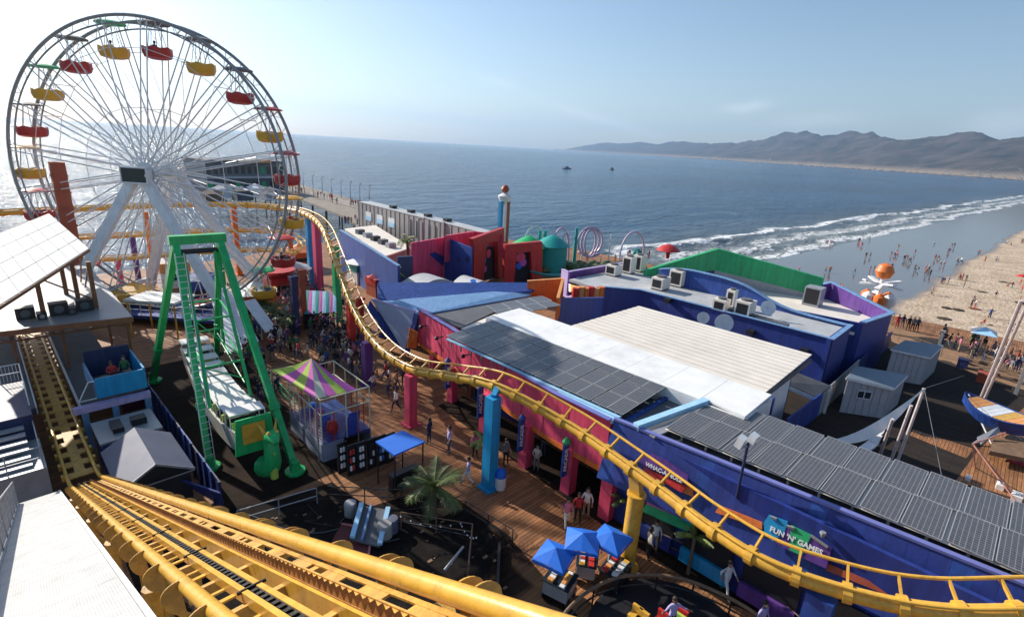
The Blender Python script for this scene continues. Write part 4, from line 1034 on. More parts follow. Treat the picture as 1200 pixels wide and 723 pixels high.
mb = MB(); mb.beam(A2 - ZV*.14, A3 - ZV*.14, .14, .2); part('eave_beam', mb, RST, st)
for (px, py, tx, ty) in ((52, 372, 41, 327), (113, 361, 100, 294), (92, 352, 84, 304), (78, 345, 70, 318)):
    p = G(px, py, LR); zt = min((A1.z - .15), 8.9) if px > 60 else 8.75
    mb = MB(); mb.beam(p, Vector((p.x, p.y, zt)), .26, .26); part('roof_post', mb, RST, st)
p1_, p2_ = G(113, 361, LR), G(52, 372, LR)
for a, b in ((p1_ + ZV*.6, p2_ + ZV*2.7), (Vector((p1_.x, p1_.y, 8.8)), Vector((p1_.x+.2, p1_.y + 6, LR+.1))), (Vector((p1_.x, p1_.y+3, 8.9)), Vector((p1_.x+.2, p1_.y + 8, LR+.1)))):
    mb = MB(); mb.beam(a, b, .1, .1); part('brace', mb, RST, st)
for k, (px, py, s_) in enumerate(((31, 374, .95), (50, 374, .5), (70, 369, 1.0), (85, 368, .5), (100, 364, .95))):
    p = G(px, py, LR); mb = MB(); mb.box(p.x-s_/2, p.y-.3, LR+.06, p.x+s_/2, p.y+.4, LR+.06+s_*.8)
    r_ = solo('loudspeaker', mb, BLK, ('wide black loudspeaker at the left end of the station canopy edge', 'small black loudspeaker with a round horn, second from the left on the canopy', 'wide black loudspeaker in the middle of the station canopy edge', 'small black loudspeaker right of the middle one on the canopy', 'black loudspeaker at the foot of the right-hand rust brown post')[k], 'speaker', 'loudspeakers along the station canopy')
    c = MB(); c.disc((p.x, p.y-.31, LR+.06+s_*.4), (0, 1, 0), s_*.26, .04, 14); part('cone', c, GRD if k != 1 else GRY, r_)
for x in (.3, 2.7, 6.2): 
    for y in (43.5, 52, 59): mb = MB(); mb.beam((x, y, 0), (x, y, LR-.22), .16, .16); part('canopy_post', mb, RST, st)
mb = MB()
for k in range(10): mb.beam((-.5 + k*.7, 43.2, LR-.5), (.1 + k*.7, 43.2, LR-.95), .06, .06)
mb.beam((-.6, 43.2, LR-.95), (6.3, 43.2, LR-.95), .1, .1); part('truss', mb, RST, st, kind='stuff')
# platforms either side of the track
mb = MB(); mb.box(-3.5, 38.0, 1.7, .55, 62, 2.1); part('platform', mb, GRD, st)
mb = MB(); mb.box(2.45, 36.5, 1.7, 4.9, 62, 2.1); part('platform', mb, GRD, st)
mb = MB(); mb.box(2.38, 36.5, 1.72, 2.447, 62, 2.16); part('platform_edge', mb, WHT, st)
mb = MB(); mb.box(.553, 38, 1.72, .62, 62, 2.16); part('platform_edge', mb, WHT, st)
mb = MB(); mb.box(-4, 33, 0, .3, 37.95, 3.9); part('blue_room', mb, NAV, st)
mb = MB(); mb.box(-4, 29.6, 0, .35, 32.9, 2.6); part('steel_landing', mb, GRY, st)
for k in range(6): mb = MB(); mb.box(-3.5, 30.0 + k*.5, 2.62 + k*.16, -.1, 30.36 + k*.5, 2.72 + k*.16); part('stair_tread', mb, GRY, st)
railing('platform_railing', 'white barred railing at the near end of the left station platform', [(-.6, 38.05, 3.92), (.28, 38.05, 3.92), (.28, 34.2, 3.92)], 1.0, WHT, 1.0, True)
railing('landing_railing', 'grey handrail round the steel landing at the top of the catwalk', [(-3.4, 29.7, 2.6), (.25, 29.7, 2.6), (.25, 32.8, 2.6)], 1.05, GRY, 1.2)
# turquoise operator booth
ob = thing('operator_booth', 'open topped turquoise operator booth beside the coaster platform, with a pale beam beneath', 'booth', (4.2, 36, 0))
b0, b1 = 3.15, 5.45; yb = 35.4
mb = MB(); mb.box(b0, yb, 2.9, b1, yb+.1, 4.1); part('front_panel', mb, TUR, ob)
mb = MB(); mb.box(b1, yb, 2.9, b1+.1, yb+3.6, 4.2); part('side_panel', mb, TUR, ob)
mb = MB(); mb.box(b0-.1, yb+.1, 2.9, b0, yb+3.6, 3.9); part('side_panel', mb, BL3, ob)
mb = MB(); mb.box(b0, yb+3.5, 2.9, b1, yb+3.6, 4.6); part('rear_panel', mb, NAV, ob)
mb = MB(); mb.box(b0, yb+.1, 2.75, b1, yb+3.5, 2.9); part('floor', mb, GRD, ob)
mb = MB(); mb.box(b0+.1, yb+.15, 3.7, b1-.2, yb+.7, 3.8); mb.box(b0+.3, yb+.25, 3.81, b0+.8, yb+.6, 4.0); mb.box(b1-.9, yb+.2, 3.81, b1-.5, yb+.5, 4.1); part('console', mb, BLK, ob)
mb = MB(); mb.box(1.95, yb-.35, 2.35, b1+.15, yb+.05, 2.7); part('pale_beam', mb, LAV, ob)
for x in (2.3, 3.7, 5.3): mb = MB(); mb.box(x, yb-.2, 0, x+.3, yb+.1, 2.34); part('leg', mb, BL3, ob)
mb = MB(); mb.slab([(2.3, yb+.02, 2.9), (3.05, yb+.02, 2.9), (3.05, yb+.02, 4.0), (2.85, yb+.02, 4.0)], (0, .03, 0)); part('mesh_gate', mb, GRD, ob)
mb = MB()
for a, b in (((2.3, 2.95), (2.85, 4.0)), ((2.85, 4.0), (3.1, 4.0)), ((2.3, 2.95), (3.1, 2.95))): mb.beam((a[0], yb, a[1]), (b[0], yb, b[1]), .05, .05)
part('gate_frame', mb, WHT, ob)
mb = MB(); mb.box(4.6, 39.0, 0, 6.2, 46, 2.3); solo('maroon_booth', mb, mat('maroon_panel', (.14, .01, .05), .6), 'maroon walled booth just behind the turquoise operator booth', 'booth')
# grey equipment box & pent-roof hut
eb = thing('equipment_box', 'flat topped blue edged equipment box between the operator booth and the grey hut', 'box', (3.9, 32.5, 0))
mb = MB(); mb.box(2.6, 31.4, 0, 5.2, 34.0, 2.0); part('body', mb, BL2, eb); mb = MB(); mb.box(2.5, 31.3, 2.0, 5.3, 34.1, 2.12); part('lid', mb, GRY, eb)
mb = MB(); mb.box(3.2, 32.0, 2.13, 3.7, 33.2, 2.4); mb.box(4.1, 32.3, 2.13, 4.8, 32.9, 2.5); part('gear', mb, BLK, eb, kind='stuff')
hut = thing('gabled_hut', 'hut with a slate blue gabled roof beside the blue fence', 'hut', (3.8, 27.5, 0))
hx0, hx1, hy0, hy1, hz, hr = 2.35, 5.35, 25.6, 29.8, 2.45, 3.3
xm = (hx0+hx1)/2; SLT = mat('slate_blue_roof', (.085, .095, .15), .6, 0, .12, 1.5, .2)
mb = MB(); mb.slab([(hx0, hy0, hz), (xm, hy0, hr), (xm, hy1, hr), (hx0, hy1, hz)], (0, 0, -.09)); part('roof_slope', mb, SLT, hut)
mb = MB(); mb.slab([(xm+.004, hy0, hr), (hx1, hy0, hz), (hx1, hy1, hz), (xm+.004, hy1, hr)], (0, 0, -.09)); part('roof_slope', mb, SLT, hut)
mb = MB(); mb.slab([(hx0+.15, hy0+.3, 0), (hx1-.15, hy0+.3, 0), (hx1-.15, hy0+.3, hz-.1), (xm, hy0+.3, hr-.12), (hx0+.15, hy0+.3, hz-.1)], (0, .1, 0)); part('gable_wall', mb, BLK, hut)
mb = MB(); mb.box(hx0+.15, hy0+.42, 0, hx0+.25, hy1-.2, hz-.1); part('side_wall', mb, NAV, hut); mb = MB(); mb.box(hx1-.25, hy0+.42, 0, hx1-.15, hy1-.2, hz-.1); part('side_wall', mb, NAV, hut)
mb = MB(); mb.beam((hx0, hy0, hz-.05), (xm, hy0, hr-.05), .04, .1); mb.beam((xm, hy0, hr-.05), (hx1, hy0, hz-.05), .04, .1); mb.beam((hx0, hy0-.01, hz-.1), (hx1, hy0-.01, hz-.1), .03, .05); part('verge_trim', mb, GRY, hut)
# blue board fence beside the ship ride
fn = thing('blue_fence', 'tall blue board fence between the coaster station and the ship ride', 'fence', (6.0, 33, 0))
for k in range(17):
    y = 24.3 + k*1.1; mb = MB(); mb.box(5.98, y, .05, 6.05, y+1.07, 2.0 + (.0 if k % 2 else .03)); part('board', mb, BL2 if k % 3 else NAV, fn)
    mb = MB(); mb.box(5.9, y-.05, 0, 5.975, y+.03, 2.1); part('post', mb, NAV, fn)
mb = MB(); mb.slab([G(205, 560, 1.9), G(258, 578, 1.6), G(262, 590, .4), G(243, 583, .2)], (.06, .1, 0)); part('end_board', mb, BLU, fn)

# --- green swinging ship ride
sh = thing('swinging_ship', 'green framed swinging ship ride with white roofed gondola and dragon figurehead', 'amusement ride', (8.7, 34.3, 0))
def uvp(t): x, y, z = t; return Vector((x, y, z))
feetB, feetC = G(246, 548), G(346, 553); feetA, feetD = G(180, 447), G(254, 427)
apL, apR = Vector((7.75, 34.2, 11.75)), Vector((9.95, 34.0, 11.75))
for nm, a, f in (('leg', apL, feetA), ('leg', apL, feetB), ('leg', apR, feetC), ('leg', apR, feetD)):
    mb = MB(); mb.beam(a, Vector((f.x, f.y, .2)), .35, .35); l_ = part(nm, mb, GRN, sh)
    mb = MB(); d = (Vector((f.x, f.y, .2)) - a); c = a + d*.74; mb.beam(c - d.normalized()*.2, c + d.normalized()*.2, .46, .46); part('joint_flange', mb, GRN, l_)
    mb = MB(); mb.lathe((f.x, f.y, 0), [(.55, 0), (.55, .15), (.3, .2), (.25, .7), (.05, .8)], 10); part('foot', mb, GRN, l_)
mb = MB(); mb.beam(apL + Vector((-.35, 0, .1)), apR + Vector((.35, 0, .1)), .5, .5); part('top_beam', mb, GRN, sh)
mb = MB(); mb.tube(apL + Vector((0, .0, -.6)), apR + Vector((0, 0, -.6)), .16, 12); part('pivot_axle', mb, BLK, sh)
# ladder on the near leg
mb = MB(); d = (Vector((feetB.x, feetB.y, 0)) - apL); dn = d.normalized()
for s in (-.22, .22): mb.tube(apL + Vector((s, -.38, 0)) + dn*.6, apL + Vector((s, -.38, 0)) + dn*13.6, .025, 5)
part('ladder_rail', mb, WHT, sh, kind='stuff')
mb = MB()
for k in range(36): p = apL + Vector((0, -.38, 0)) + dn*(.8 + k*.36); mb.tube(p + Vector((-.22, 0, 0)), p + Vector((.22, 0, 0)), .02, 4)
part('ladder_rung', mb, WHT, sh, kind='stuff')
# hanging lattice arms
hang = [(7.4, 30.0), (9.6, 30.0), (8.6, 38.4), (10.8, 38.4)]
piv = Vector((8.8, 34.1, 11.0)); arms = [Vector((x, y, 3.1)) for x, y in hang]
pl_, pr_ = apL + Vector((.3, 0, -.6)), apR + Vector((-.3, 0, -.6))
for a, b in ((pl_, arms[0]), (pl_, arms[2]), (pr_, arms[1]), (pr_, arms[3])): part('hanger_arm', MB().tube(a, b, .1, 8), TEA if False else GRN, sh)
for t in (.45, .75):
    q = [pl_ + (arms[0]-pl_)*t, pr_ + (arms[1]-pr_)*t, pr_ + (arms[3]-pr_)*t, pl_ + (arms[2]-pl_)*t]
    for i in range(4): part('hanger_brace', MB().tube(q[i], q[(i+1) % 4], .06, 6), GRN, sh)
    part('hanger_brace', MB().tube(q[0], q[1] + (arms[1]-q[1])*.5, .04, 5), GRN, sh)
for a, b in ((arms[0], arms[2]), (arms[1], arms[3])):
    for k in range(3): part('hanger_brace', MB().tube(pl_ + (a-pl_)*(.5+.2*k), pl_ + (b-pl_)*(.7+.1*k), .035, 5), GRN, sh)
# hull, curved up at both ends; slightly turned against the grid
shd = Vector((.08, 1, 0)).normalized(); shr = Vector((1, -.08, 0)).normalized(); c0 = Vector((8.9, 33.6, 0))
def SP_(u, v, z): return c0 + shd*u + shr*v + ZV*z
n = 15; hull = MB(); vs = []
for k in range(n):
    u = -7.6 + 14.6*k/(n-1); lift = .022*u*u; wd = .95*(1 - .1*abs(u/7.4)**3)
    for v, z in ((-wd, 2.0), (-wd*.85, .75), (wd*.85, .75), (wd, 2.0), (wd*.86, 2.0), (wd*.7, 1.1), (-wd*.7, 1.1), (-wd*.86, 2.0)): vs.append(SP_(u, v, z + lift))
fs = [(k*8+j, k*8+(j+1) % 8, (k+1)*8+(j+1) % 8, (k+1)*8+j) for k in range(n-1) for j in range(8)] + [list(range(8))[::-1], [(n-1)*8+j for j in range(8)]]
hull.add(vs, fs); part('hull', hull, mat('ship_hull', (.42, .40, .36), .55, 0, .2, 2, .1, dirt=.4), sh)
for k in range(12):
    u = -6.6 + k*1.15; z = 2.55 + .022*u*u
    mb = MB(); mb.slab([SP_(u, -.88, z+.28), SP_(u+.98, -.88, z+.28 + .03*(k % 2)), SP_(u+.98, .88, z+.28), SP_(u, .88, z+.28)], (0, 0, -.07)); part('roof_panel', mb, CNV, sh)
    mb = MB(); mb.box(0, 0, 0, .01, .01, .01)
    mb = MB(); mb.slab([SP_(u+.1, -.75, z-.9), SP_(u+.25, -.75, z-.3), SP_(u+.25, .75, z-.3), SP_(u+.1, .75, z-.9)], shd*.12); part('seat', mb, BLK if k % 2 else LIM, sh)
    for v in (-.86, .86): mb = MB(); mb.tube(SP_(u+.02, v, z-.6), SP_(u+.02, v, z+.25), .03, 5); part('roof_bar', mb, WHT, sh)
mb = MB(); mb.slab([SP_(-7.62, -1.0, .8+1.2), SP_(-7.62, 1.0, .8+1.2), SP_(-7.62, .85, 4.0), SP_(-7.62, -.85, 4.0)], shd*-.1); part('prow_panel', mb, GRN, sh)
mb = MB(); mb.slab([SP_(-7.75, -.6, 2.6), SP_(-7.75, .5, 2.6), SP_(-7.75, .5, 3.7), SP_(-7.75, -.6, 3.7)], shd*-.05); part('prow_emblem', mb, YEL, sh)
# dragon figurehead
dr = MB(); dr.path([SP_(-7.9, .3, 1.1), SP_(-8.5, .4, 1.3), SP_(-8.9, .45, 1.9), SP_(-8.8, .45, 2.7), SP_(-8.75, .45, 3.2), SP_(-9.2, .45, 3.45), SP_(-9.75, .45, 3.3)], .3, 10, rr=[.6, .5, .42, .36, .34, .36, .12])
dg_ = part('dragon_figurehead', dr, GRN, sh, True)
for s in (-1, 1):
    mb = MB(); mb.lathe(SP_(-9.25, .45 + s*.2, 3.68), [(.03, -.1), (.12, 0), (.03, .1)], 8); part('eye', mb, YEL, dg_)
    mb = MB(); mb.tube(SP_(-8.8, .45 + s*.22, 3.4), SP_(-8.4, .45 + s*.45, 3.95), .1, 6, .02); part('horn', mb, YEL, dg_)
mb = MB(); mb.tube(SP_(-8.92, .45, .9), SP_(-9.1, .45, 2.5), .2, 8, .12); part('belly', mb, LIM, dg_)
railing('ship_railing', 'pale green railing along the boardwalk side of the ship ride', [(12.6, 26.5, 0), (13.0, 33, 0), (13.6, 41, 0)], 1.05, GRN, 1.6)

# --- striped kiddie marquee with netted play frame
tent = thing('striped_tent', 'four pointed marquee striped lime, magenta and cream over the soft play frame', 'tent', (12.3, 28, 0))
tp_ = G(366, 413, 5.2); e1, e2, e3, e4 = G(318, 435, 3.9), G(372, 470, 3.9), G(419, 452, 3.9), None
tp_ = Vector((12.2, 27.6, 5.5)); e1, e2, e3, e4 = Vector((9.9, 27.9, 4.0)), Vector((11.1, 25.2, 4.0)), Vector((14.2, 26.2, 4.0)), Vector((12.9, 30.3, 4.0))
_t = G(357, 412, 5.4); sft = Vector((_t.x, _t.y, 5.4)); 
e1, e2, e3 = G(318, 433, 4.0), G(370, 467, 4.0), G(418, 456, 4.0); e4 = e1 + (e3 - e2); tp_ = (e1+e2+e3+e4)/4 + ZV*1.35
CRM = mat('cream_fabric', (.66, .62, .45), .75, 0, .08, 2, .1)
ci = 0
for a, b in ((e1, e2), (e2, e3), (e3, e4), (e4, e1)):
    for k in range(4):
        p, q = a + (b-a)*k/4, a + (b-a)*(k+1)/4
        m1, m2 = p + (tp_-p)*.5 - ZV*.16, q + (tp_-q)*.5 - ZV*.16
        mb = MB(); mb.slab([p, q, m2, m1], (0, 0, -.03)); mb.slab([m1, m2, tp_], (0, 0, -.03)); part('canvas_stripe', mb, (LIM, MAG, LIM, MAG, CRM, MAG, LIM, MAG)[ci % 8], tent); ci += 1
for e in (e1, e2, e3, e4): mb = MB(); mb.tube((e.x, e.y, 0), e, .05, 6); part('pole', mb, STE, tent)
pf = thing('play_frame', 'netted soft play frame with blue padding and red bars beside the striped tent', 'play frame', (12.6, 26, 0))
k1, k2, k3 = G(338, 452, 3.0), G(376, 487, 3.0), G(433, 470, 3.0); k4 = k1 + (k3-k2); C4 = [k1, k2, k3, k4]
def lvl(p, z): return Vector((p.x, p.y, z))
SKY_ = mat('pale_grey_blue_panel', (.30, .34, .46), .5, 0, .1, 1, .05)
for i, (a, b) in enumerate(((k1, k2), (k2, k3), (k3, k4), (k4, k1))):
    nn = (b-a).cross(ZV).normalized()
    mb = MB(); mb.slab([lvl(a, .02), lvl(b, .02), lvl(b, 1.15), lvl(a, 1.15)], nn*.05); 
    if i != 1: part('skirt_panel', mb, SKY_, pf)
    else:
        q = a + (b-a)*.42; mb = MB(); mb.slab([lvl(a, .02), lvl(q, .02), lvl(q, 1.15), lvl(a, 1.15)], nn*.05); part('skirt_panel', mb, SKY_, pf)
    for z in (3.0, 3.95): mb = MB(); mb.tube(lvl(a, z), lvl(b, z), .04, 6); part('frame_bar', mb, CRM, pf)
    nseg = 6 if i in (0, 2) else 4
    for k in range(nseg+1):
        p = a + (b-a)*k/nseg; mb = MB(); mb.tube(lvl(p, 1.1), lvl(p, 3.95 if k % 2 == 0 else 3.0), .035, 6)
        if k < nseg: part('frame_post', mb, (CRM, RED)[k % 2] if i else CRM, pf)
    mb = MB()
    for k in range(18): p = a + (b-a)*k/18; mb.tube(lvl(p, 1.2), lvl(p, 2.98), .006, 3)
    for k in range(8): mb.tube(lvl(a, 1.3 + k*.21), lvl(b, 1.3 + k*.21), .006, 3)
    part('netting', mb, RED if i < 2 else BLK, pf, kind='stuff')
cc = (k1+k2+k3+k4)/4
mb = MB(); mb.slab([lvl(k1, 1.2), lvl(k2, 1.2), lvl(k3, 1.2), lvl(k4, 1.2)], (0, 0, -.15)); part('padded_floor', mb, BL2, pf)
for k in range(4):
    p = k1 + (k2-k1)*(.2+.2*k) + (k4-k1)*.35; mb = MB(); mb.lathe(lvl(p, 1.21), [(.28, 0), (.34, .3), (.28, .62), (.08, .7)], 12); part('padded_roller', mb, (BCV, MAG, BCV, RED)[k], pf)
mb = MB(); s0 = k2 + (k3-k2)*.55; mb.slab([lvl(s0, 2.6), lvl(s0 + (k3-k2)*.25, 2.6), lvl(s0 + (k3-k2)*.25 - (k4-k1)*.1, 1.25), lvl(s0 - (k4-k1)*.1, 1.25)], (0, 0, -.08)); part('slide', mb, BCV, pf)
# prize stand with a flat blue canopy
ps = thing('blue_canopy_stall', 'small stall under a flat bright blue canopy beside the palm tree', 'stall', (13.9, 21, 0))
c_ = [G(440, 517, 2.6), G(462, 533, 2.6), G(498, 517, 2.6), G(472, 504, 2.6)]
mb = MB(); mb.slab(c_, (0, 0, -.1)); part('canopy', mb, BCV, ps)
for p in c_: mb = MB(); q = p + ((c_[0]+c_[1]+c_[2]+c_[3])/4 - p)*.08; mb.tube((q.x, q.y, 0), lvl(q, 2.5), .04, 6); part('pole', mb, BLK, ps)
q = (c_[0]+c_[1]+c_[2]+c_[3])/4; mb = MB(); mb.box(q.x-.8, q.y-.55, 0, q.x+.8, q.y-.15, 1.0); part('counter', mb, BLK, ps)
# row of hanging prizes, black counters in front of the play frame
for k, (px, py, m) in enumerate(((402, 553, WHT), (413, 556, RED), (424, 552, WHT), (436, 548, BLK), (447, 544, BCV), (458, 541, WHT))):
    p = G(px, py); pz = thing('prize_rack', ('black prize rack hung with white toys, nearest the play frame', 'prize rack with red and black striped toys', 'prize rack of small white toys, third from the play frame', 'plain black prize rack in the middle of the row', 'prize rack hung with blue toys', 'prize rack of white toys under the blue canopy')[k], 'display rack', (p.x, p.y, 0), 'prize racks between play frame and blue canopy')
    mb = MB(); mb.box(p.x-.28, p.y-.05, 0, p.x+.28, p.y+.05, 1.9); part('back_board', mb, BLK, pz)
    for j in range(6):
        mb = MB(); xx = p.x-.12 + .16*(j % 2); zz = .35 + (j//2)*.5; mb.lathe((xx, p.y-.13, zz), [(.03, 0), (.08, .08), (.06, .2), (.075, .26), (.02, .34)], 7); part('toy', mb, m if j % 3 else WHT, pz)
# ================================================================== BOARDWALK CENTRE
def palm(name, label, base, h, nleaf, ll, m=LEA, trunk_r=.16, lean=(0, 0), droop=.9, seed=1, group=None):
    rn = random.Random(seed); b = Vector(base); root = thing(name, label, 'palm tree', b, group)
    pts = [b + Vector((lean[0]*t*t, lean[1]*t*t, h*t)) for t in (0, .25, .5, .75, 1)]
    mb = MB(); mb.path(pts, trunk_r, 9, rr=[trunk_r*1.5, trunk_r*1.05, trunk_r, trunk_r*.95, trunk_r*1.25]); part('trunk', mb, TRK, root, True)
    top = pts[-1]
    for i in range(nleaf):
        a = 2.4*i + rn.uniform(-.25, .25); el = rn.uniform(-.2, 1.15); L_ = ll*rn.uniform(.8, 1.1); mb = MB(); p = top.copy(); d = Vector((math.cos(a)*math.cos(el), math.sin(a)*math.cos(el), math.sin(el))); n = 9; pp = [p.copy()]
        for k in range(n):
            d = (d + Vector((0, 0, -droop*1.5/n*(.4 + k/n)))).normalized(); p = p + d*L_/n; pp.append(p.copy())
        for k in range(n):
            q, q2 = pp[k], pp[k+1]; t = (q2-q).normalized(); s = t.cross(ZV).normalized(); up = s.cross(t)
            wdt = L_*.26*math.sin(math.pi*min(1, (k+1.2)/(n+1)))+.03
            for sgn in (-1, 1):
                for f in (0, .33, .66):
                    r0 = q.lerp(q2, f); w2 = wdt*rn.uniform(.75, 1.1); tip = r0 + s*sgn*w2 + t*w2*.75 - ZV*w2*rn.uniform(.25, .55)
                    mb.add([r0 - t*.022, r0 + t*.03, tip, r0 + up*.012], [(0, 1, 2), (0, 2, 3), (3, 2, 1)])
        mb.path(pp, .02, 4, rr=[.03*(1-k/(n+1)) + .004 for k in range(n+1)])
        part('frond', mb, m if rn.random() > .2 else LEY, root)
    return root
pb = G(508, 606)
palm('palm_tree', 'bushy palm tree in the dark planting beside the blue canopy stall', (pb.x, pb.y, 0), 1.7, 26, 1.9, LEA, .15, (.1, .1), .75, 3)
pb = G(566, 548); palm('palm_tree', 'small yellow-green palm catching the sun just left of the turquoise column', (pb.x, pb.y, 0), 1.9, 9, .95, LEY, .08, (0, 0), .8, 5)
pb = G(806, 672); palm('palm_tree', 'slim young palm under the low curve of the track, right of the yellow column', (pb.x, pb.y, 0), 2.0, 10, 1.0, LEY, .07, (0, 0), .8, 7)
pb = G(730, 612); palm('palm_tree', 'little palm at the foot of the last magenta column', (pb.x, pb.y, 0), 1.4, 10, .9, LEA, .07, (0, 0), .8, 8)
pb = G(478, 332); palm('palm_tree', 'tall shaggy palm against the far pink wall', (pb.x, pb.y, 0), 5.6, 18, 1.9, LEY, .2, (0, 0), 1.6, 9)
pb = G(462, 348); palm('palm_tree', 'short dark palm left of the far pink wall', (pb.x, pb.y, 0), 3.0, 12, 1.7, LEA, .15, (0, 0), 1.1, 10)
for k, (px, py, h) in enumerate(((322, 385, 1.8), (338, 392, 1.6), (308, 378, 2.0))):
    pb = G(px, py); palm('palm_tree', ('round green palm bush in the crowd below the wheel', 'low green palm bush nearest the striped tent', 'green palm bush beside the yellow kiosk')[k], (pb.x, pb.y, 0), h, 14, 1.6, LEA, .14, (0, 0), 1, 20+k)

# pushcarts with blue umbrellas
def cart(name, label, x, y, wd, dp, top, ang, ux, uy, seed):
    c = thing(name, label, 'cart', (x, y, 0), 'pushcarts with blue umbrellas', 0)
    ca, sa = math.cos(ang), math.sin(ang)
    def L_(a, b, z): return Vector((x + a*ca - b*sa, y + a*sa + b*ca, z))
    def bx(a0, b0, z0, a1, b1, z1, m, nm, par=None):
        mb = MB(); mb.slab([L_(a0, b0, z1), L_(a1, b0, z1), L_(a1, b1, z1), L_(a0, b1, z1)], (0, 0, z0-z1)); return part(nm, mb, m, par or c)
    bx(-wd/2, -dp/2, .3, wd/2, dp/2, .95, BLK if seed == 2 else GRY, 'body'); t = bx(-wd/2-.05, -dp/2-.05, .953, wd/2+.05, dp/2+.05, 1.0, GLS, 'display_top')
    for a in (-wd/2+.15, wd/2-.15):
        for b in (-dp/2, dp/2): mb = MB(); mb.disc(L_(a, b, .22), (-sa, ca, 0), .22, .06, 12); part('wheel', mb, BLK, c)
    rn = random.Random(seed)
    for k in range(10):
        a = -wd/2 + wd*(k % 5 + .5)/5; b = -dp/2 + dp*(k//5 + .5)/2; bx(a-.09, b-.12, 1.002, a+.09, b+.12, 1.03 + .1*rn.random(), rn.choice([CNV, YEL, GRL, ORL, RED, WHT]), 'goods', c)
    mb = MB(); u0 = L_(ux, uy, 0); mb.tube((u0.x, u0.y, .95), (u0.x, u0.y, top), .025, 6); part('pole', mb, WHT, c)
    # square umbrella in four gores with folded edges
    um = thing
    r = .98; ap = Vector((u0.x, u0.y, top + .02)); cs = [L_(ux + r*math.cos(R(45+90*k)), uy + r*math.sin(R(45+90*k)), top-.36) for k in range(4)]
    for k in range(4):
        a_, b_ = cs[k], cs[(k+1) % 4]; mid = (a_+b_)/2 + ZV*.04
        mb = MB(); mb.slab([ap, a_, mid], (0, 0, -.015)); mb.slab([ap, mid, b_], (0, 0, -.015))
        mb.slab([a_, b_, b_ - ZV*.14, a_ - ZV*.14], (a_+b_-2*ap).normalized()*.012)
        part('umbrella_gore', mb, BCV, c)
p = G(657, 676, 1.0); cart('pushcart', 'grey pushcart under the leftmost blue umbrella, its display sticking out towards the bottom', p.x, p.y, 1.0, 1.1, 2.3, .25, .0, .35, 1)
p = G(697, 659, 1.0); cart('pushcart', 'pushcart under the middle blue umbrella, tucked behind the left one', p.x - .1, p.y + .35, .8, .8, 2.55, .6, -.3, .3, 3)
p = G(722, 663, 1.0); cart('pushcart', 'black pushcart with yellow and white goods beside the fat yellow column', p.x, p.y, 1.25, .9, 2.5, .1, .05, .42, 2)
# blue domed litter bin
p = G(586, 572); bn = thing('litter_bin', 'white barrel litter bin with a blue domed lid at the foot of the turquoise column', 'litter bin', (p.x, p.y, 0))
mb = MB(); mb.lathe((p.x, p.y, 0), [(.27, 0), (.31, .15), (.31, .78)], 16); part('barrel', mb, CNV, bn, True)
mb = MB(); mb.lathe((p.x, p.y, .785), [(.33, 0), (.33, .12), (.27, .34), (.13, .46), (.02, .5)], 16); part('lid', mb, BCV, bn, True)

# dark fenced ride pit in the foreground
MATB = mat('shade_darkened_mat', (.012, .010, .009), .95, 0, .4, 3, .3, dirt=.3, spec=.08)  # dark matting, its colour lowered further to deepen the shade under the lift
def PLY(pts, off): return MB().slab([G(*p) for p in pts], off)
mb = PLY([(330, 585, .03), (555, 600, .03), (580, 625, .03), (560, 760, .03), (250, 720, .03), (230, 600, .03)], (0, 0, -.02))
tag(part('ride_floor', mb, MATB, None), 'black matting on the deck under the lift hill, colour darkened for shade', 'mat')
railing('pit_railing', 'thin dark railing bent round the black ride pit below the palm', [G(385, 588), G(470, 592), G(545, 606), G(600, 640)], .95, BLK, 1.3)
railing('pit_railing', 'rusty pale handrail standing alone in the ride pit', [G(470, 618), G(553, 632), G(548, 680)], .9, WOO, 1.6)
railing('pit_railing', 'long dark two-bar railing between the play frame and the lift hill', [G(280, 618), G(372, 590)], .95, GRY, 1.6)
mb = MB(); a, b = G(585, 640, .1), G(583, 690, .1); mb.beam(a, b, .12, .5); solo('plastic_barrier', mb, BLK, 'narrow black and white barrier strip at the right end of the ride pit', 'barrier')
rp = thing('loading_ramp', 'short metal ramp with pale blue side rails in the ride pit', 'ramp', G(433, 615))
q = [G(424, 592, .7), G(455, 597, .7), G(445, 640, .25), G(413, 632, .25)]
mb = MB(); mb.slab(q, (0, 0, -.08)); part('ramp_plate', mb, GRD, rp)
for a, b in ((q[0], q[3]), (q[1], q[2])): mb = MB(); mb.beam(a + ZV*.12, b + ZV*.12, .22, .16); part('side_rail', mb, LBC, rp)
mb = MB(); mb.beam(q[0].lerp(q[1], .35) + ZV*.1, q[3].lerp(q[2], .35) + ZV*.1, .1, .1); part('side_rail', mb, BL3, rp)
mt = thing('red_edged_mat', 'dark red mat with a pink edge lying left of the metal ramp', 'mat', G(405, 628))
q = [G(400, 614, .1), G(436, 620, .1), G(432, 650, .1), G(385, 640, .1)]; mb = MB(); mb.slab(q, (0, 0, -.06)); part('pad', mb, mat('dark_red_mat', (.10, .012, .012), .7), mt)
for a, b in ((q[0], q[1]), (q[1], q[2])): mb = MB(); mb.beam(a + ZV*.02, b + ZV*.02, .1, .07); part('edge', mb, mat('pink_edge', (.4, .12, .12), .6), mt)
for k, (px, py, r_) in enumerate(((459, 622, .33), (451, 628, .36), (411, 603, .3))):
    p = G(px, py); mb = MB(); mb.lathe((p.x, p.y, 0), [(r_, 0), (r_, .7), (r_*.9, .74), (r_*.5, .75)], 16)
    solo('drum', mb, GRY if k == 2 else (CON if k else SLT), ('grey drum right of the metal ramp, the farther of two', 'slate drum right of the metal ramp, the nearer of two', 'pale grey box-like drum left of the metal ramp')[k], 'drum', None, True)
rn = random.Random(31)
mb = MB()
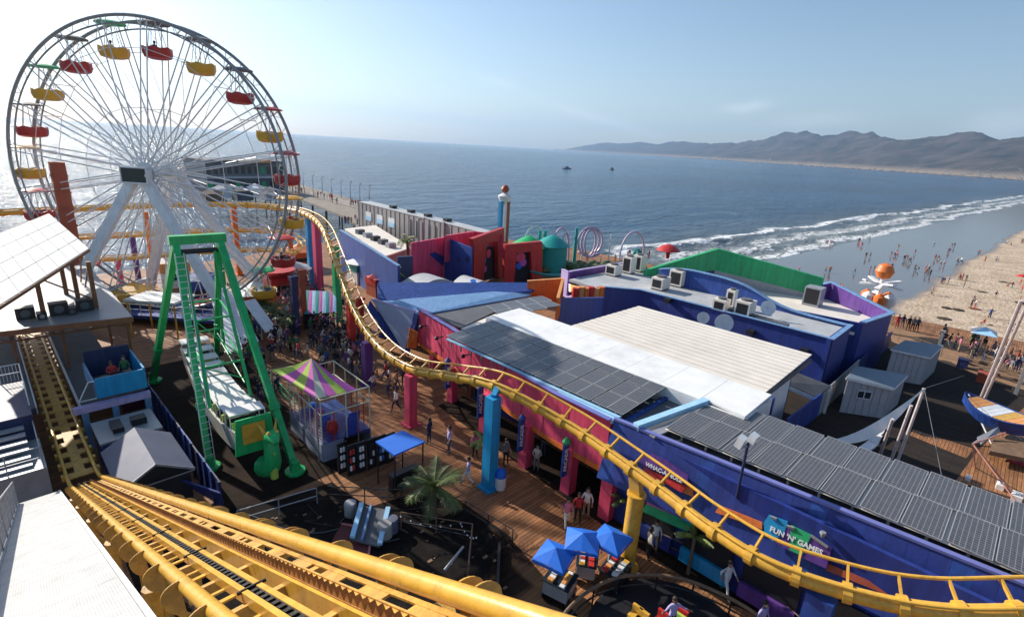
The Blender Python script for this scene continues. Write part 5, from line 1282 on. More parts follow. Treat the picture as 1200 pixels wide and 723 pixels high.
for k in range(70):
    p = G(rn.uniform(250, 600), rn.uniform(585, 690)); a = rn.uniform(.03, .12); mb.box(p.x-a, p.y-a*.6, .035, p.x+a, p.y+a*.6, .05)
tag(part('scraps', mb, WOO, None, kind='stuff'), 'small scraps and offcuts lying about the dark ride pit', 'scraps')
for k in range(6):
    a, b = G(rn.uniform(270, 560), rn.uniform(590, 640)), G(rn.uniform(270, 560), rn.uniform(590, 640)); P = [a + ZV*.06, a.lerp(b, .35) + Vector((rn.uniform(-.8, .8), rn.uniform(-.8, .8), .06)), a.lerp(b, .7) + Vector((rn.uniform(-.8, .8), rn.uniform(-.8, .8), .06)), b + ZV*.06]
    solo('cable', MB().path(catmull(P, 5), .02, 5), BLK if k % 2 else GRD, ('black cable snaking under the palm', 'dark grey cable crossing the ride pit', 'black cable trailing from the metal ramp', 'dark grey hose behind the drums', 'black cable along the pit railing', 'dark grey hose near the play frame')[k], 'cable')
# string of bulbs draped above the pit
a0, a1, a2 = G(470, 604, 1.2), G(540, 612, 1.2), G(560, 628, 1.2); wr = []
for s, (a, b) in enumerate(((a0, a1), (a1, a2))):
    for k in range(13): t = k/12; wr.append(a.lerp(b, t) - ZV*.35*math.sin(math.pi*t))
sb = thing('bulb_string', 'sagging string of small white bulbs along the pit railing', 'string lights', a0)
part('wire', MB().path(wr, .012, 4), BLK, sb)
mb = MB()
for q in wr[::2]: mb.lathe(q - ZV*.06, [(.01, -.05), (.045, 0), (.02, .05)], 6)
part('bulbs', mb, WHT, sb, kind='stuff')
a, b = G(521, 668, .6), G(543, 640, 1.0); mb = MB(); mb.tube(a, b, .07, 8, .05); solo('grey_pipe', mb, GRY, 'thick grey pipe leaning against the rusty handrail in the pit', 'pipe')
# circular ride rail at the bottom edge
cr = thing('round_ride', 'round kiddie ride ringed by a thick dark brown rail at the bottom edge', 'amusement ride', G(790, 745))
arc = [G(*p) for p in ((650, 745, 1.0), (662, 718, 1.0), (690, 692, 1.0), (722, 677, 1.0), (757, 673, 1.0), (800, 678, 1.0), (850, 698, 1.0), (890, 722, 1.0), (915, 750, 1.0))]
arcs = resample(catmull(arc, 8), .3)
part('ring_rail', MB().path(arcs, .075, 8), WOO, cr, True); part('ring_rail', MB().path([p - ZV*.5 for p in arcs], .04, 6), BLK, cr, True)
for p in arcs[::5]: part('rail_post', MB().tube((p.x, p.y, 0), p, .04, 6), BLK, cr)
mb = MB(); cc = G(785, 760); mb.lathe((cc.x, cc.y, .02), [(3.2, 0), (3.2, .2), (3.1, .22)], 40); part('turntable', mb, BLK, cr)
for k, (px, py, m) in enumerate(((745, 716, YEL), (752, 722, YEL), (775, 722, RED), (798, 720, RED), (795, 726, LIM))):
    p = G(px, py, .9); mb = MB(); mb.box(p.x-.22, p.y-.22, .25, p.x+.22, p.y+.22, .75); mb.box(p.x+.1, p.y-.22, .76, p.x+.22, p.y+.22, 1.05); part('ride_seat', mb, m, cr)
railing('queue_railing', 'grey wooden queue railing running down from the yellow column to the bottom edge', [G(760, 640), G(830, 672), G(905, 722), G(930, 745)], 1.0, WOO, 1.5)
# signs on the games building
def xsign(name, label, pts, X0, m, off=.08, parent=None):
    P = [GX(x, y, X0 - .0) for x, y in pts]; return P
def tilted(px, py, k=0.0):
    """point on the plane of the sloping games front, k metres proud of it"""
    # plane through (TOPX(y), y, 5.5) and (TOPX(y)-1.05, y, 2.75)
    p0 = Vector((TOPX(0), 0, 5.5)); e1_ = Vector((-1.05, 0, -2.75)); e2_ = Vector((TOPX(-5)-TOPX(0), -5, 0)); n_ = e1_.cross(e2_).normalized()
    if n_.x > 0: n_ = -n_
    p0 = p0 + n_*k; d = ray(px, py); t = (p0 - CAM).dot(n_)/d.dot(n_); return CAM + d*t, n_, -e1_.normalized(), -e2_.normalized()
def tpoly(pts, k, th, m, nm, par, label=None):
    P = []; n_ = None
    for x, y in pts:
        q, n_, _, _ = tilted(x, y, k); P.append(q)
    mb = MB(); mb.slab(P, n_*-th); return part(nm, mb, m, par, label=label)
fs_ = thing('fun_n_games_sign', 'jagged patchwork FUN N GAMES sign in turquoise, green and purple on the cobalt slope', 'sign', tilted(930, 632)[0])
tpoly([(895, 612), (901, 603), (923, 611), (919, 624), (906, 634), (896, 627)], .32, .1, TUR, 'sign_board', fs_)
tpoly([(918, 614), (936, 620), (930, 648), (903, 632)], .30, .1, PUR, 'sign_board', fs_)
tpoly([(927, 615), (951, 627), (939, 651), (925, 644)], .33, .1, GR2, 'sign_board', fs_)
tpoly([(946, 627), (975, 642), (968, 666), (935, 651)], .30, .1, PUR, 'sign_board', fs_)
for a, b in (((903, 605), (910, 608)), ((922, 616), (931, 619)), ((950, 627), (970, 641))):
    A_, n_, _, _ = tilted(*a, .36); B_, _, _, _ = tilted(*b, .36); mb = MB(); mb.beam(A_, B_, .1, .08); part('trim', mb, GRY, fs_)
def ttext(txt, pa, pb, size, m, par):
    A_, n_, _, _ = tilted(*pa, .35); B_, _, _, _ = tilted(*pb, .35); xd = (B_-A_).normalized(); yd = n_.cross(xd)
    if yd.z < 0: yd = -yd
    c = (A_+B_)/2; return text_part(txt, size, .012, m, par, c, xd, yd)
ttext("FUN 'N' GAMES", (902, 619), (964, 648), .275, WHT, fs_)
ws = thing('arched_name_sign', 'dark purple arched sign with white letters over a red band, behind the yellow track', 'sign', tilted(780, 560)[0])
tpoly([(750, 536), (763, 531), (782, 540), (806, 557), (806, 569), (752, 546)], .30, .1, PUR, 'sign_board', ws); tpoly([(754, 547), (804, 569), (799, 577), (757, 555)], .27, .1, RED, 'sign_board', ws)
ttext('WHAC-A-MOLE', (756, 543), (800, 564), .25, WHT, ws)
# low boards, awning & windows
for pts, m, lab in (([(838, 600), (843, 592), (893, 612), (893, 620)], ORA, 'orange fascia'), ([(725, 530), (760, 545), (762, 556), (727, 541)], BLU, 'blue fascia'), ([(800, 566), (812, 573), (812, 582), (800, 577)], ORA, 'small orange fascia'), ([(970, 660), (1060, 697), (1055, 703), (968, 668)], BRK, 'brick red fascia')):
    tpoly(pts, .16, .1, m, 'fascia_board', gm, lab)
aw = thing('green_awning', 'green awning with a magenta edge behind the fat yellow column', 'awning', G(785, 605, 2.6))
q = [G(758, 590, 2.6), G(812, 612, 2.5), G(806, 622, 2.2), G(752, 598, 2.3)]; mb = MB(); mb.slab(q, (0, 0, -.05)); part('canvas', mb, GR2, aw)
mb = MB(); mb.beam(q[0] + ZV*.12, q[1] + ZV*.12, .1, .2); part('edge', mb, MAG, aw)
for k in range(7):
    y = 10.5 - k*2.7
    mb = MB(); mb.box(20.3, y, .3, 20.4, y-2.2, 2.5); part('game_stall_opening', mb, BLK, gm); mb = MB(); mb.box(20.1, y, .3, 20.28, y-2.2, 1.0); part('stall_counter', mb, (BLU, TUR, PUR)[k % 3], gm)
# spotlight on the slope & twin floodlight mast
p, n_, _, _ = tilted(965, 626, .0); sp = thing('spotlight', 'small spotlight on a thin arm above the games sign', 'spotlight', p)
q = p + n_*.5 + ZV*.1; part('arm', MB().tube(p, q, .025, 5), BLK, sp); mb = MB(); mb.lathe(q, [(.06, -.1), (.12, .05), (.1, .12)], 8); part('lamp_head', mb, GRY, sp)
pbs, n_, _, _ = tilted(863, 583, .02); pt = Vector((pbs.x - .1, pbs.y, 0)); 
d_ = ray(873, 522); s_ = (pbs.y)/d_.y if abs(d_.y) > 1e-4 else 1
z_ = 7.1
lm = thing('floodlight_mast', 'dark blue post carrying two white floodlights in front of the dark solar roof', 'lamp post', (pbs.x, pbs.y, pbs.z))
part('post', MB().tube(pbs, Vector((pbs.x, pbs.y, z_)), .06, 8), NAV, lm)
for s, lab in ((-1, 'left'), (1, 'right')):
    c_ = Vector((pbs.x + s*.3, pbs.y - s*.12, z_ + .05)); mb = MB(); mb.slab([c_ + Vector((-.22, -.12, .2)), c_ + Vector((.22, -.12, .2)), c_ + Vector((.24, -.02, -.22)), c_ + Vector((-.24, -.02, -.22))], (0, .26, .08)); part('floodlight', mb, WHT, lm)
mb = MB(); mb.beam(Vector((pbs.x-.45, pbs.y+.15, z_-.15)), Vector((pbs.x+.45, pbs.y-.15, z_-.15)), .07, .07); part('cross_arm', mb, GRY, lm)
# ================================================================== FAR RIDES AND BUILDINGS
def blk(name, label, cat, parts_, group=None, m=None):
    pass
# low navy hall with pale blue sloping roof left of the white roof
nb = thing('navy_roof_hall', 'low hall with pale blue sloping roof edge behind the magenta wall', 'hall', G(530, 350, 0))
mb = PLY([(443, 331, 5.4), (626, 331, 5.4), (626, 341, 5.0), (442, 352, 4.6)], (0, .05, -.12)); part('front_parapet', mb, BL2, nb)
mb = PLY([(442, 353, 4.9), (622, 338, 5.0), (622, 346, 4.7), (492, 369, 4.6)], (0, 0, -.12)); part('pale_roof_band', mb, BL3, nb)
mb = PLY([(505, 369, 4.5), (622, 347, 4.6), (622, 353, 4.5), (578, 366, 4.5), (540, 384, 4.4)], (0, 0, -.12)); part('dark_roof', mb, GRD, nb)
mb = PLY([(540, 385, 5.0), (582, 367, 5.05), (605, 372, 5.05), (556, 388, 5.05)], (0, 0, -.1)); part('pale_roof_panel', mb, BEI, nb)
a, b = G(443, 331, 5.4), G(626, 331, 5.4); mb = MB(); mb.slab([Vector((a.x, a.y, 0)), Vector((b.x, b.y, 0)), Vector((b.x, b.y, 5.2)), Vector((a.x, a.y, 5.2))], (0, .2, 0)); part('rear_wall', mb, BL2, nb)
s0, s1, s3 = G(573, 358, 5.5), G(620, 345, 5.5), G(590, 371, 5.5)
solar(nb, s3, (G(655, 357, 5.5) - s3), (s0 - s3), 4, 2, [.04]*3, [.04])
# periwinkle triangular shade wings at the corner
tr = thing('triangular_canopy', 'periwinkle blue triangular wings at the corner of the magenta wall', 'canopy', G(470, 400))
for pts, m in (([(436, 351, 5.2), (486, 366, 5.0), (474, 412, 2.0)], SKY_), ([(434, 352, 5.1), (473, 412, 1.9), (478, 420, 1.4), (430, 362, 4.6)], BLU), ([(486, 366, 5.05), (490, 372, 4.9), (479, 418, 1.6), (475, 410, 2.1)], BLU)):
    mb = PLY(pts, (.03, .12, -.04)); part('wing', mb, m, tr)
mb = MB(); mb.beam(G(435, 350, 5.25), G(487, 365, 5.06), .12, .1); part('edge_trim', mb, LAV, tr)
p = G(483, 400, 0); mb = PLY([(480, 384, 4.2), (490, 390, 4.0), (488, 408, 2.4), (477, 408, 2.4)], (.05, .1, 0)); part('orange_panel', mb, ORA, tr)
# orange fluted wedge, lavender, orange and purple walls
def vwall(name, label, pts, base, m, th=.2, cat='wall', fl=0, trim=None, sub=None):
    """free-standing wall: pts = photo points of its top edge with heights; base z"""
    P = [G(*p) for p in pts]; r = thing(name, label, cat, (P[0].x, P[0].y, base))
    for a, b in zip(P, P[1:]):
        n = (b-a).cross(ZV).normalized(); n = n if n.dot(CAM-a) < 0 else -n
        mb = MB(); mb.slab([Vector((a.x, a.y, base)), Vector((b.x, b.y, base)), b, a], n*th); part('panel', mb, m, r)
        if fl:
            k = int((b-a).length/fl)
            for i in range(k): q = a + (b-a)*(i+.5)/k; mb = MB(); mb.beam(Vector((q.x, q.y, base)) - n*.03, q - n*.03 - ZV*.02, .07, .07, n); part('batten', mb, m, r)
        mb = MB(); mb.beam(a + ZV*.04 + n*th/2, b + ZV*.04 + n*th/2, th + .08, .07); part('coping', mb, trim or m, r)
    return r
vwall('fluted_wall', 'orange vertically fluted wall left of the small lavender wall', [(618, 330, 5.8), (661, 327, 6.3), (655, 350, 5.6)], 3.5, ORA, .2, 'wall', .6, ORL)
vwall('lavender_wall', 'lavender slanting wall with a red end between the orange walls', [(658, 316, 7.0), (685, 330, 7.0)], 4.6, LAV, .25)
vwall('orange_wall', 'bright orange slanting wall with a dark slit, right of the lavender wall', [(686, 327, 7.0), (708, 337, 6.8)], 4.2, ORL, .25)
vwall('purple_wall', 'long purple parapet in front of the spiral rides', [(668, 319, 7.6), (722, 310, 7.6), (757, 304, 7.8)], 5.4, PUR, .2, 'wall', 0, LAV)
rs = thing('red_barrels', 'row of orange and red upright tubes behind the blue parapet', 'tubes', G(690, 348, 6.5))
for k in range(6): p = G(674 + k*6, 347, 6.6); mb = MB(); mb.tube((p.x, p.y, 6.0), (p.x, p.y, 7.3 + .1*(k % 2)), .28, 10); part('tube', mb, (RED, ORL, ORA)[k % 3], rs, True)
vwall('cobalt_low_wall', 'short cobalt wall joining the white roof to the parapet, below the orange tubes', [(655, 351, 7.2), (708, 350, 7.2)], 0, BLU, .2)
yb = thing('yellow_panel', 'small square yellow panel between the lavender and orange walls', 'panel', G(674, 337, 6.6)); mb = PLY([(668, 333, 7.0), (678, 336, 7.0), (677, 344, 6.5), (668, 342, 6.5)], (.05, .15, 0)); part('face', mb, YEL, yb)
for q_ in [o_ for o_ in bpy.data.objects if o_.parent is None and o_.name.split('.')[0] in ('lavender_wall', 'orange_wall', 'purple_wall', 'red_barrels', 'yellow_panel', 'cobalt_low_wall')]: rescale(q_, 1.2)
# grey promenade building
gg = thing('grey_long_building', 'long grey ribbed building with three bright windows on the pier', 'building', (48, 72, 0))
ga, gb_, gc, gd = G(420, 236, 6.4), G(529, 263, 6.4), G(572, 274, 6.4), G(420, 262, 6)
def seg_building(path, z0, z1, m, root, rib=0):
    for a, b in zip(path, path[1:]):
        n = (b-a).cross(ZV).normalized(); n = n if n.dot(CAM-a) < 0 else -n
        mb = MB(); mb.slab([lvl(a, z0), lvl(b, z0), lvl(b, z1), lvl(a, z1)], n*.25); part('wall', mb, m, root)
        if rib:
            k = int((b-a).length/rib)
            for i in range(k+1): q = a + (b-a)*i/k; mb = MB(); mb.beam(lvl(q, z0) - n*.04, lvl(q, z1-.02) - n*.04, .1, .08, n); part('rib', mb, m, root)
GBD = mat('grey_siding', (.30, .28, .27), .7, 0, .1, .5, .2, dirt=.15)
seg_building([lvl(ga, 0), lvl(gb_, 0), lvl(gc, 0)], 0, 6.3, GBD, gg, 1.5)
n_ = (gb_-ga).cross(ZV).normalized(); n_ = n_ if n_.dot(CAM-ga) < 0 else -n_
mb = MB(); mb.slab([lvl(ga, 6.35), lvl(gb_, 6.35), lvl(gc, 6.35), lvl(gc, 6.35) + n_*2.2 , lvl(gb_, 6.35) + n_*2.4, lvl(ga, 6.35) + n_*2.6], (0, 0, -.2)); part('roof', mb, GRL, gg)
seg_building([lvl(ga, 0), lvl(ga, 0) + n_*2.6], 0, 6.3, GBD, gg)
for t in (.1, .24, .38):
    a = ga.lerp(gb_, t); b = ga.lerp(gb_, t + .07); mb = MB(); mb.slab([lvl(a, 3.3), lvl(b, 3.3), lvl(b, 4.9), lvl(a, 4.9)], n_*-.09); w_ = part('window', mb, WHT, gg); mb = MB(); mb.slab([lvl(a, 3.4) - n_*.1, lvl(b, 3.4) - n_*.1, lvl(b, 4.1) - n_*.1, lvl(a, 4.1) - n_*.1], n_*-.02); part('blind', mb, LBC, w_)
a = ga.lerp(gb_, .62); b = ga.lerp(gb_, .86)
for i in range(5): q = a.lerp(b, i/4); mb = MB(); mb.beam(lvl(q, 2.8), lvl(q, 5.6), .12, .3, n_); part('louvre_post', mb, GRY, gg)
mb = MB(); q = ga.lerp(gb_, .94); mb.beam(lvl(q, 0) - n_*.15, lvl(q, 6.5) - n_*.15, .5, .3, n_); part('pale_pilaster', mb, CON, gg)
for t in (.35, .55, .72, .9): q = ga.lerp(gb_, t) + n_*1.4; mb = MB(); mb.box(q.x-.5, q.y-.5, 6.4, q.x+.5, q.y+.5, 6.8); part('roof_vent', mb, BLK, gg)
# diagonal blue wall and dark blue block beside the curve of the track
vwall('diagonal_blue_wall', 'tall blue wall sloping down beside the top bend of the coaster', [(398, 270, 5.8), (428, 288, 5.6), (466, 312, 5.0)], 0, BL2, .3, 'wall', 0, BL3)
vwall('navy_block', 'dark blue flat wall between the coaster bend and the far pink wall', [(466, 302, 4.8), (484, 301, 4.8)], 0, NAV, .3, 'wall')
pk = thing('pink_mural_wall', 'far pink building with a blue mural side', 'building', G(500, 325))
a, b, c, d = G(482, 286, 5.6), G(521, 279, 5.9), G(553, 291, 5.5), G(521, 328, 2.5)
mb = MB(); mb.slab([lvl(a, 0), lvl(b, 0), lvl(b, 6.0), lvl(a, 5.7)], (.1, .3, 0)); part('pink_face', mb, PIN, pk)
mb = MB(); mb.slab([lvl(b, 0) + Vector((.01, 0, 0)), lvl(c, 0), lvl(c, 5.5), lvl(b, 6.0) + Vector((.01, 0, 0))], (.3, .1, 0)); part('blue_face', mb, BL2, pk)
n1 = (b-a).cross(ZV).normalized(); n1 = n1 if n1.dot(CAM-a) > 0 else -n1
mb = MB(); e = (b-a); mb.slab([lvl(a + e*.52, 4.0) + n1*.03, lvl(a + e*.7, 4.2) + n1*.03, lvl(a + e*.98, 3.4) + n1*.03, lvl(a + e*.98, 2.0) + n1*.03, lvl(a + e*.8, 2.8) + n1*.03], n1*-.02); part('painted_wave', mb, BLU, pk)
n2_ = (c-b).cross(ZV).normalized(); n2_ = n2_ if n2_.dot(CAM-b) > 0 else -n2_
for t, z in ((.12, 5.0), (.55, 3.6), (.85, 3.9)): q = b.lerp(c, t); mb = MB(); mb.disc(lvl(q, z) + n2_*.02, n2_, .32, .03, 10); part('painted_fish', mb, NAV, pk)
vwall('pink_back_wall', 'low magenta wall running along behind the blue mural face', [(523, 277, 6.4), (556, 272, 6.4), (590, 276, 6.2)], 3.0, PIN, .25)
lw = thing('flat_white_roof', 'low pale flat roofed building below the three bright windows', 'building', G(440, 290, 0)); mb = PLY([(404, 268, 3.0), (440, 264, 3.0), (482, 290, 3.0), (452, 300, 3.0)], (0, 0, -.2)); part('roof', mb, BEI, lw)
mb = PLY([(404, 268, 2.8), (452, 300, 2.8), (482, 290, 2.8), (440, 264, 2.8)], (0, 0, -2.7)); part('body', mb, CON, lw)
for k in range(5): p = G(422 + k*9, 274 + k*4, 3.0); mb = MB(); mb.box(p.x-.6, p.y-.5, 3.01, p.x+.6, p.y+.5, 3.7); part('roof_unit', mb, (GRD, GRY, BLK)[k % 3], lw)
# dark red portal frames with murals
def on_wall(a0_, e, pts, off):
    n_ = e.cross(ZV).normalized(); n_ = n_ if n_.dot(CAM-a0_) < 0 else -n_; P = []
    for x, y in pts: d = ray(x, y); t = (a0_ - CAM).dot(n_)/d.dot(n_); q = CAM + d*t; P.append(Vector((q.x, q.y, max(0, q.z))))
    return P, n_
for k, (xa, xb, polys, discs) in enumerate(((555, 592, ([(556, 288), (571, 283), (566, 334), (555, 334)], [(554, 280), (591, 267), (591, 283), (571, 284), (556, 290)], [(583, 284), (592, 283), (592, 334), (584, 334)]), ((572, 306, BCV, .55), (577, 298, PIN, .6), (573, 316, MAG, .45))),
                                    (592, 636, ([(592, 291), (607, 288), (602, 334), (591, 334)], [(592, 287), (635, 283), (636, 293), (606, 297), (592, 293)], [(622, 294), (636, 293), (635, 334), (624, 334)]), ((613, 303, PIN, .7), (611, 313, BCV, .45), (616, 309, MAG, .5))))):
    r_ = thing('red_portal', ('tall dark red portal frame with a blue mural inside, nearest the pink building', 'lower dark red portal frame right of the tall one')[k], 'portal', G(xa, 332), 'red portals in front of the far rides')
    a = lvl(G(xa, 286, 6.0), 0); b = lvl(G(xb, 284 if k else 276, 6.0), 0); e = b - a
    for i_, pl in enumerate(polys): P, n_ = on_wall(a, e, pl, 0); mb = MB(); mb.slab([p - n_*(.003*i_) for p in P], n_*.6); part(('pier', 'lintel', 'pier')[i_], mb, RED, r_)
    P, n_ = on_wall(a, e, [(xa+6, 290), (xb-3, 290), (xb-3, 334), (xa+6, 334)], 0); mb = MB(); mb.slab([p + n_*.7 for p in P], n_*.1); part('backdrop', mb, DRK, r_)
    for x, y, m, rr_ in discs: P, n_ = on_wall(a, e, [(x, y)]*3, 0); mb = MB(); mb.disc(P[0] + n_*.6, n_, rr_, .08, 12); part('mural_disc', mb, m, r_)
# rounded white-roofed booths
for k, (px, py, wx, z) in enumerate(((502, 331, 2.5, 3.1), (553, 333, 1.5, 3.0))):
    c = G(px, py, z); r_ = thing('white_domed_booth', ('wide white curved booth roof behind the blue parapet', 'small white booth roof with blue patches right of the wide one')[k], 'booth', (c.x, c.y, 0))
    mb = MB(); n = 10; vs = []
    for i in range(n+1): t = i/n; zz = math.sin(math.pi*t)*.7; x = c.x - wx + 2*wx*t; vs += [(x, c.y - 1.6, z + zz), (x, c.y + 1.6, z + zz), (x, c.y - 1.6, z - .3), (x, c.y + 1.6, z - .3)]
    for i in range(n): a = i*4; mb.f += [[a, a+4, a+5, a+1], [a+2, a+3, a+7, a+6], [a, a+2, a+6, a+4], [a+1, a+5, a+7, a+3]]; mb.m += [0]*4
    mb.v = vs; part('curved_roof', mb, GRL, r_, True); mb = MB(); mb.box(c.x-wx*.9, c.y-1.4, 0, c.x+wx*.9, c.y+1.4, z-.31); part('body', mb, BLU, r_)
    if k: mb = MB(); mb.disc((c.x-.5, c.y-1.0, z+.62), (0, -.2, 1), .5, .06, 10); part('blue_patch', mb, BCV, r_)
def lamp(px, py, pt_y, label, m=STE, h=None, zb=0.0, twin=True, group=None):
    b = G(px, py, zb); lo_, hi_ = 0, 30
    r_ = thing('lamp_post', label, 'lamp post', (b.x, b.y, zb), group); h = h or 7.5
    part('pole', MB().tube(b, b + ZV*h, .09, 8, .06), m, r_)
    for s in ((-1, 1) if twin else (1,)): mb = MB(); mb.lathe(b + Vector((.35*s, 0, h + .1)), [(.08, -.15), (.2, .0), (.22, .12), (.05, .2)], 8); part('lantern', mb, m, r_)
    if twin: part('arm', MB().tube(b + Vector((-.35, 0, h)), b + Vector((.35, 0, h)), .04, 5), m, r_)
    return r_
lamp(494, 326, 0, 'tall pole lamp standing in front of the far pink wall', STE, 8.0)
# far clown-coloured tower
p = G(588, 300, 0); tw = thing('lantern_tower', 'slim tower with white ring and red ball on top, behind the red portals', 'tower', (p.x, p.y, 0))
for dx, m in ((-.75, TUR), (0, WHT), (.75, RST)): mb = MB(); mb.box(p.x+dx-.3, p.y-.3, 0, p.x+dx+.3, p.y+.3, 9.2); part('leg', mb, m, tw)
mb = MB(); mb.lathe((p.x, p.y, 9.2), [(.8, 0), (1.15, .7), (1.15, .9), (.5, 1.3)], 12); part('ring', mb, WHT, tw, True)
mb = MB(); mb.lathe((p.x, p.y, 10.6), [(.1, -.1), (.5, .15), (.7, .6), (.5, 1.05), (.1, 1.3)], 12); part('ball', mb, BRK, tw, True)
# spiral kiddie coaster: teal towers, pale loops
sp_ = thing('spiral_coaster', 'far kiddie coaster with pale lilac loops and teal towers by the surf', 'roller coaster', G(690, 305))
def loop(cx, cy, z0, rx, rz, m, r=.12, yaw=.4, name='loop'):
    c = G(cx, cy, 0); P = []
    for k in range(29): t = -.25*math.pi + (1.5*math.pi)*k/28; P.append(Vector((c.x + rx*math.sin(t-math.pi/4 - 0)*math.cos(yaw)*-1, c.y + rx*math.sin(t-math.pi/4)*math.sin(yaw) + .04*k, z0 + rz*(1 - math.cos(t-math.pi/4+math.pi))/1*.5 + 0)))
    return P
def arch(x0, x1, yb, z0, z1, m, r=.11, dy=0, full=False):
    a, b = G(x0, yb, 0), G(x1, yb, 0); c = (a+b)/2; e = (b-a)/2; P = []
    rng_ = (0, math.pi) if not full else (-math.pi*.75, math.pi*1.75)
    for k in range(25): t = rng_[0] + (rng_[1]-rng_[0])*k/24; P.append(c - e*math.cos(t) + Vector((.3*k/24*dy, dy*k/24, (z0+z1)/2*(0 if not full else 1) + (z1-z0)*(math.sin(t) if not full else .5*math.sin(t)) + (z0 if not full else 0))))
    part('loop', MB().path(P, r, 6), m, sp_, True)
LIL = mat('lilac_track', (.50, .40, .52), .4, 0, .1, 1, .05)
for x0, x1, z1 in ((676, 706, 6.3), (680, 702, 6.2), (684, 698, 5.9)): arch(x0, x1, 312, 1.5, z1, LIL, .17, 1, True)
arch(725, 762, 312, 1.0, 5.6, LIL, .17, 2); arch(738, 756, 316, 0.4, 3.2, TEA, .17, 1); arch(645, 672, 312, 1.0, 6.0, LIL, .17, 2); arch(616, 640, 312, 1.5, 6.2, WHT, .17, 2, True)
arch(655, 669, 314, 0, 5.5, LIL, .16, 1)
for x, z in ((630, 5.8), (636, 5.8), (672, 6.3), (746, 2.8), (741, 2.8)): p = G(x, 313); part('teal_tower', MB().tube((p.x, p.y, 0), (p.x, p.y, z), .32, 8, .24), TEA, sp_, True)
for x in (680, 703, 712): p = G(x, 313); part('white_mast', MB().tube((p.x, p.y, 0), (p.x, p.y, 5.4 if x > 710 else 2), .12, 6), WHT, sp_)
P = [G(622, 318, 2.2), G(640, 322, 2.2), G(665, 322, 1.8), G(690, 318, 1.6), (G(715, 314, 1.6)), G(738, 314, 2.0)]; part('low_track', MB().path(catmull(P, 6), .16, 6), TEA, sp_, True)
mb = MB()
for k in range(26): p = G(612 + k*5.5, 316 + (k % 3)*2, 0); mb.lathe((p.x, p.y, 0), [(.9, 0), (1.2, .5), (.9, 1.1), (.3, 1.5)], 7)
tag(part('shrub_bed', mb, LEA, None, kind='stuff'), 'dark green shrubs bedded beneath the spiral kiddie coaster', 'shrubs')
for (x, y, z, r_, m, lab, cat) in ((618, 292, 4.6, 2.4, GRN, 'round green slide tower behind the red portals', 'slide'), (645, 296, 4.8, 2.3, TEA, 'round teal slide tower right of the green one', 'slide')):
    p = G(x, 318); t_ = thing('slide_tower', lab, cat, (p.x, p.y, 0)); mb = MB(); mb.lathe((p.x, p.y, 0), [(r_, 0), (r_, z-.8), (r_*1.2, z-.7), (r_*.6, z+.3), (.05, z+.9)], 12); part('drum', mb, m, t_, True); part('flag_pole', MB().tube((p.x, p.y, z+.8), (p.x, p.y, z+2.6), .05, 5), WHT, t_)
p = G(782, 303); mb = MB(); mb.lathe((p.x, p.y, 0), [(.3, 0), (.4, 1.2), (2.2, 1.5), (1.3, 2.3), (.1, 2.7)], 10); solo('red_canopy', mb, RED, 'low red canopy at the pier edge left of the green gable', 'canopy', None, True)
# --- around the foot of the wheel
kiosks = [(300, 372, 3.2, 2.6, 2.8, YEL, ORA, 'yellow kiosk with an orange upper panel right under the wheel rim'), (238, 352, 3.4, 3.0, 2.6, BLU, BL2, 'blue roofed kiosk seen through the wheel legs'), (330, 345, 3.0, 2.4, 2.2, ORA, RED, 'orange and red kiosk behind the yellow one'), (205, 335, 3.0, 2.4, 3.0, WHT, ORL, 'white walled kiosk with an amber band left of the blue one'),
          (352, 312, 3.6, 2.6, 2.4, ORA, ORA, 'plain orange kiosk near the tall magenta column'), (160, 365, 3.0, 2.6, 2.2, ORA, YEL, 'amber kiosk behind the maroon booth'), (425, 330, 3.0, 2.6, 2.6, WHT, TEA, 'white and teal kiosk beside the coaster bend'), (445, 345, 2.4, 2.2, 2.2, BRK, RED, 'brick red kiosk at the foot of the coaster bend')]
for k, (px, py, w_, d_, h, m1, m2, lab) in enumerate(kiosks):
    p = G(px, py); r_ = thing('kiosk', lab, 'kiosk', (p.x, p.y, 0), 'kiosks round the ferris wheel')
    mb = MB(); mb.box(p.x-w_/2, p.y-d_/2, 0, p.x+w_/2, p.y+d_/2, h*.62); part('body', mb, m1, r_); mb = MB(); mb.box(p.x-w_/2-.06, p.y-d_/2-.06, h*.625, p.x+w_/2+.06, p.y+d_/2+.06, h); part('fascia', mb, m2, r_)
    mb = MB(); mb.lathe((p.x, p.y, h+.003), [(w_*.72, 0), (w_*.2, .55), (.03, .9)], 4 if k % 2 else 8); part('roof', mb, WHR if k in (0, 3, 6) else m2, r_); mb = MB(); mb.box(p.x-w_*.35, p.y-d_/2-.03, .9, p.x+w_*.35, p.y-d_/2-.005, h*.58); part('hatch', mb, BLK, r_)
# ramps: white slanted queue roofs
for k, (x0, y0, x1, y1, w_) in enumerate(((258, 338, 292, 402, 1.5), (292, 352, 318, 388, 1.1), (256, 345, 274, 412, 1.3))):
    a, b = G(x0, y0, 3.4), G(x1, y1, 1.2); r_ = thing('white_ramp', ('white slanting ramp beside the right front leg of the wheel', 'second white slanting ramp, nearer the yellow kiosk', 'pale slanting ramp just right of the green ship frame')[k], 'ramp', (a.x, a.y, 0), 'white ramps beside the wheel')
    mb = MB(); mb.beam(a, b, w_, .12); part('deck', mb, WHT, r_); 
    for t in (.1, .5, .9): q = a.lerp(b, t); part('leg', MB().tube((q.x, q.y, 0), q, .06, 5), WHT, r_)
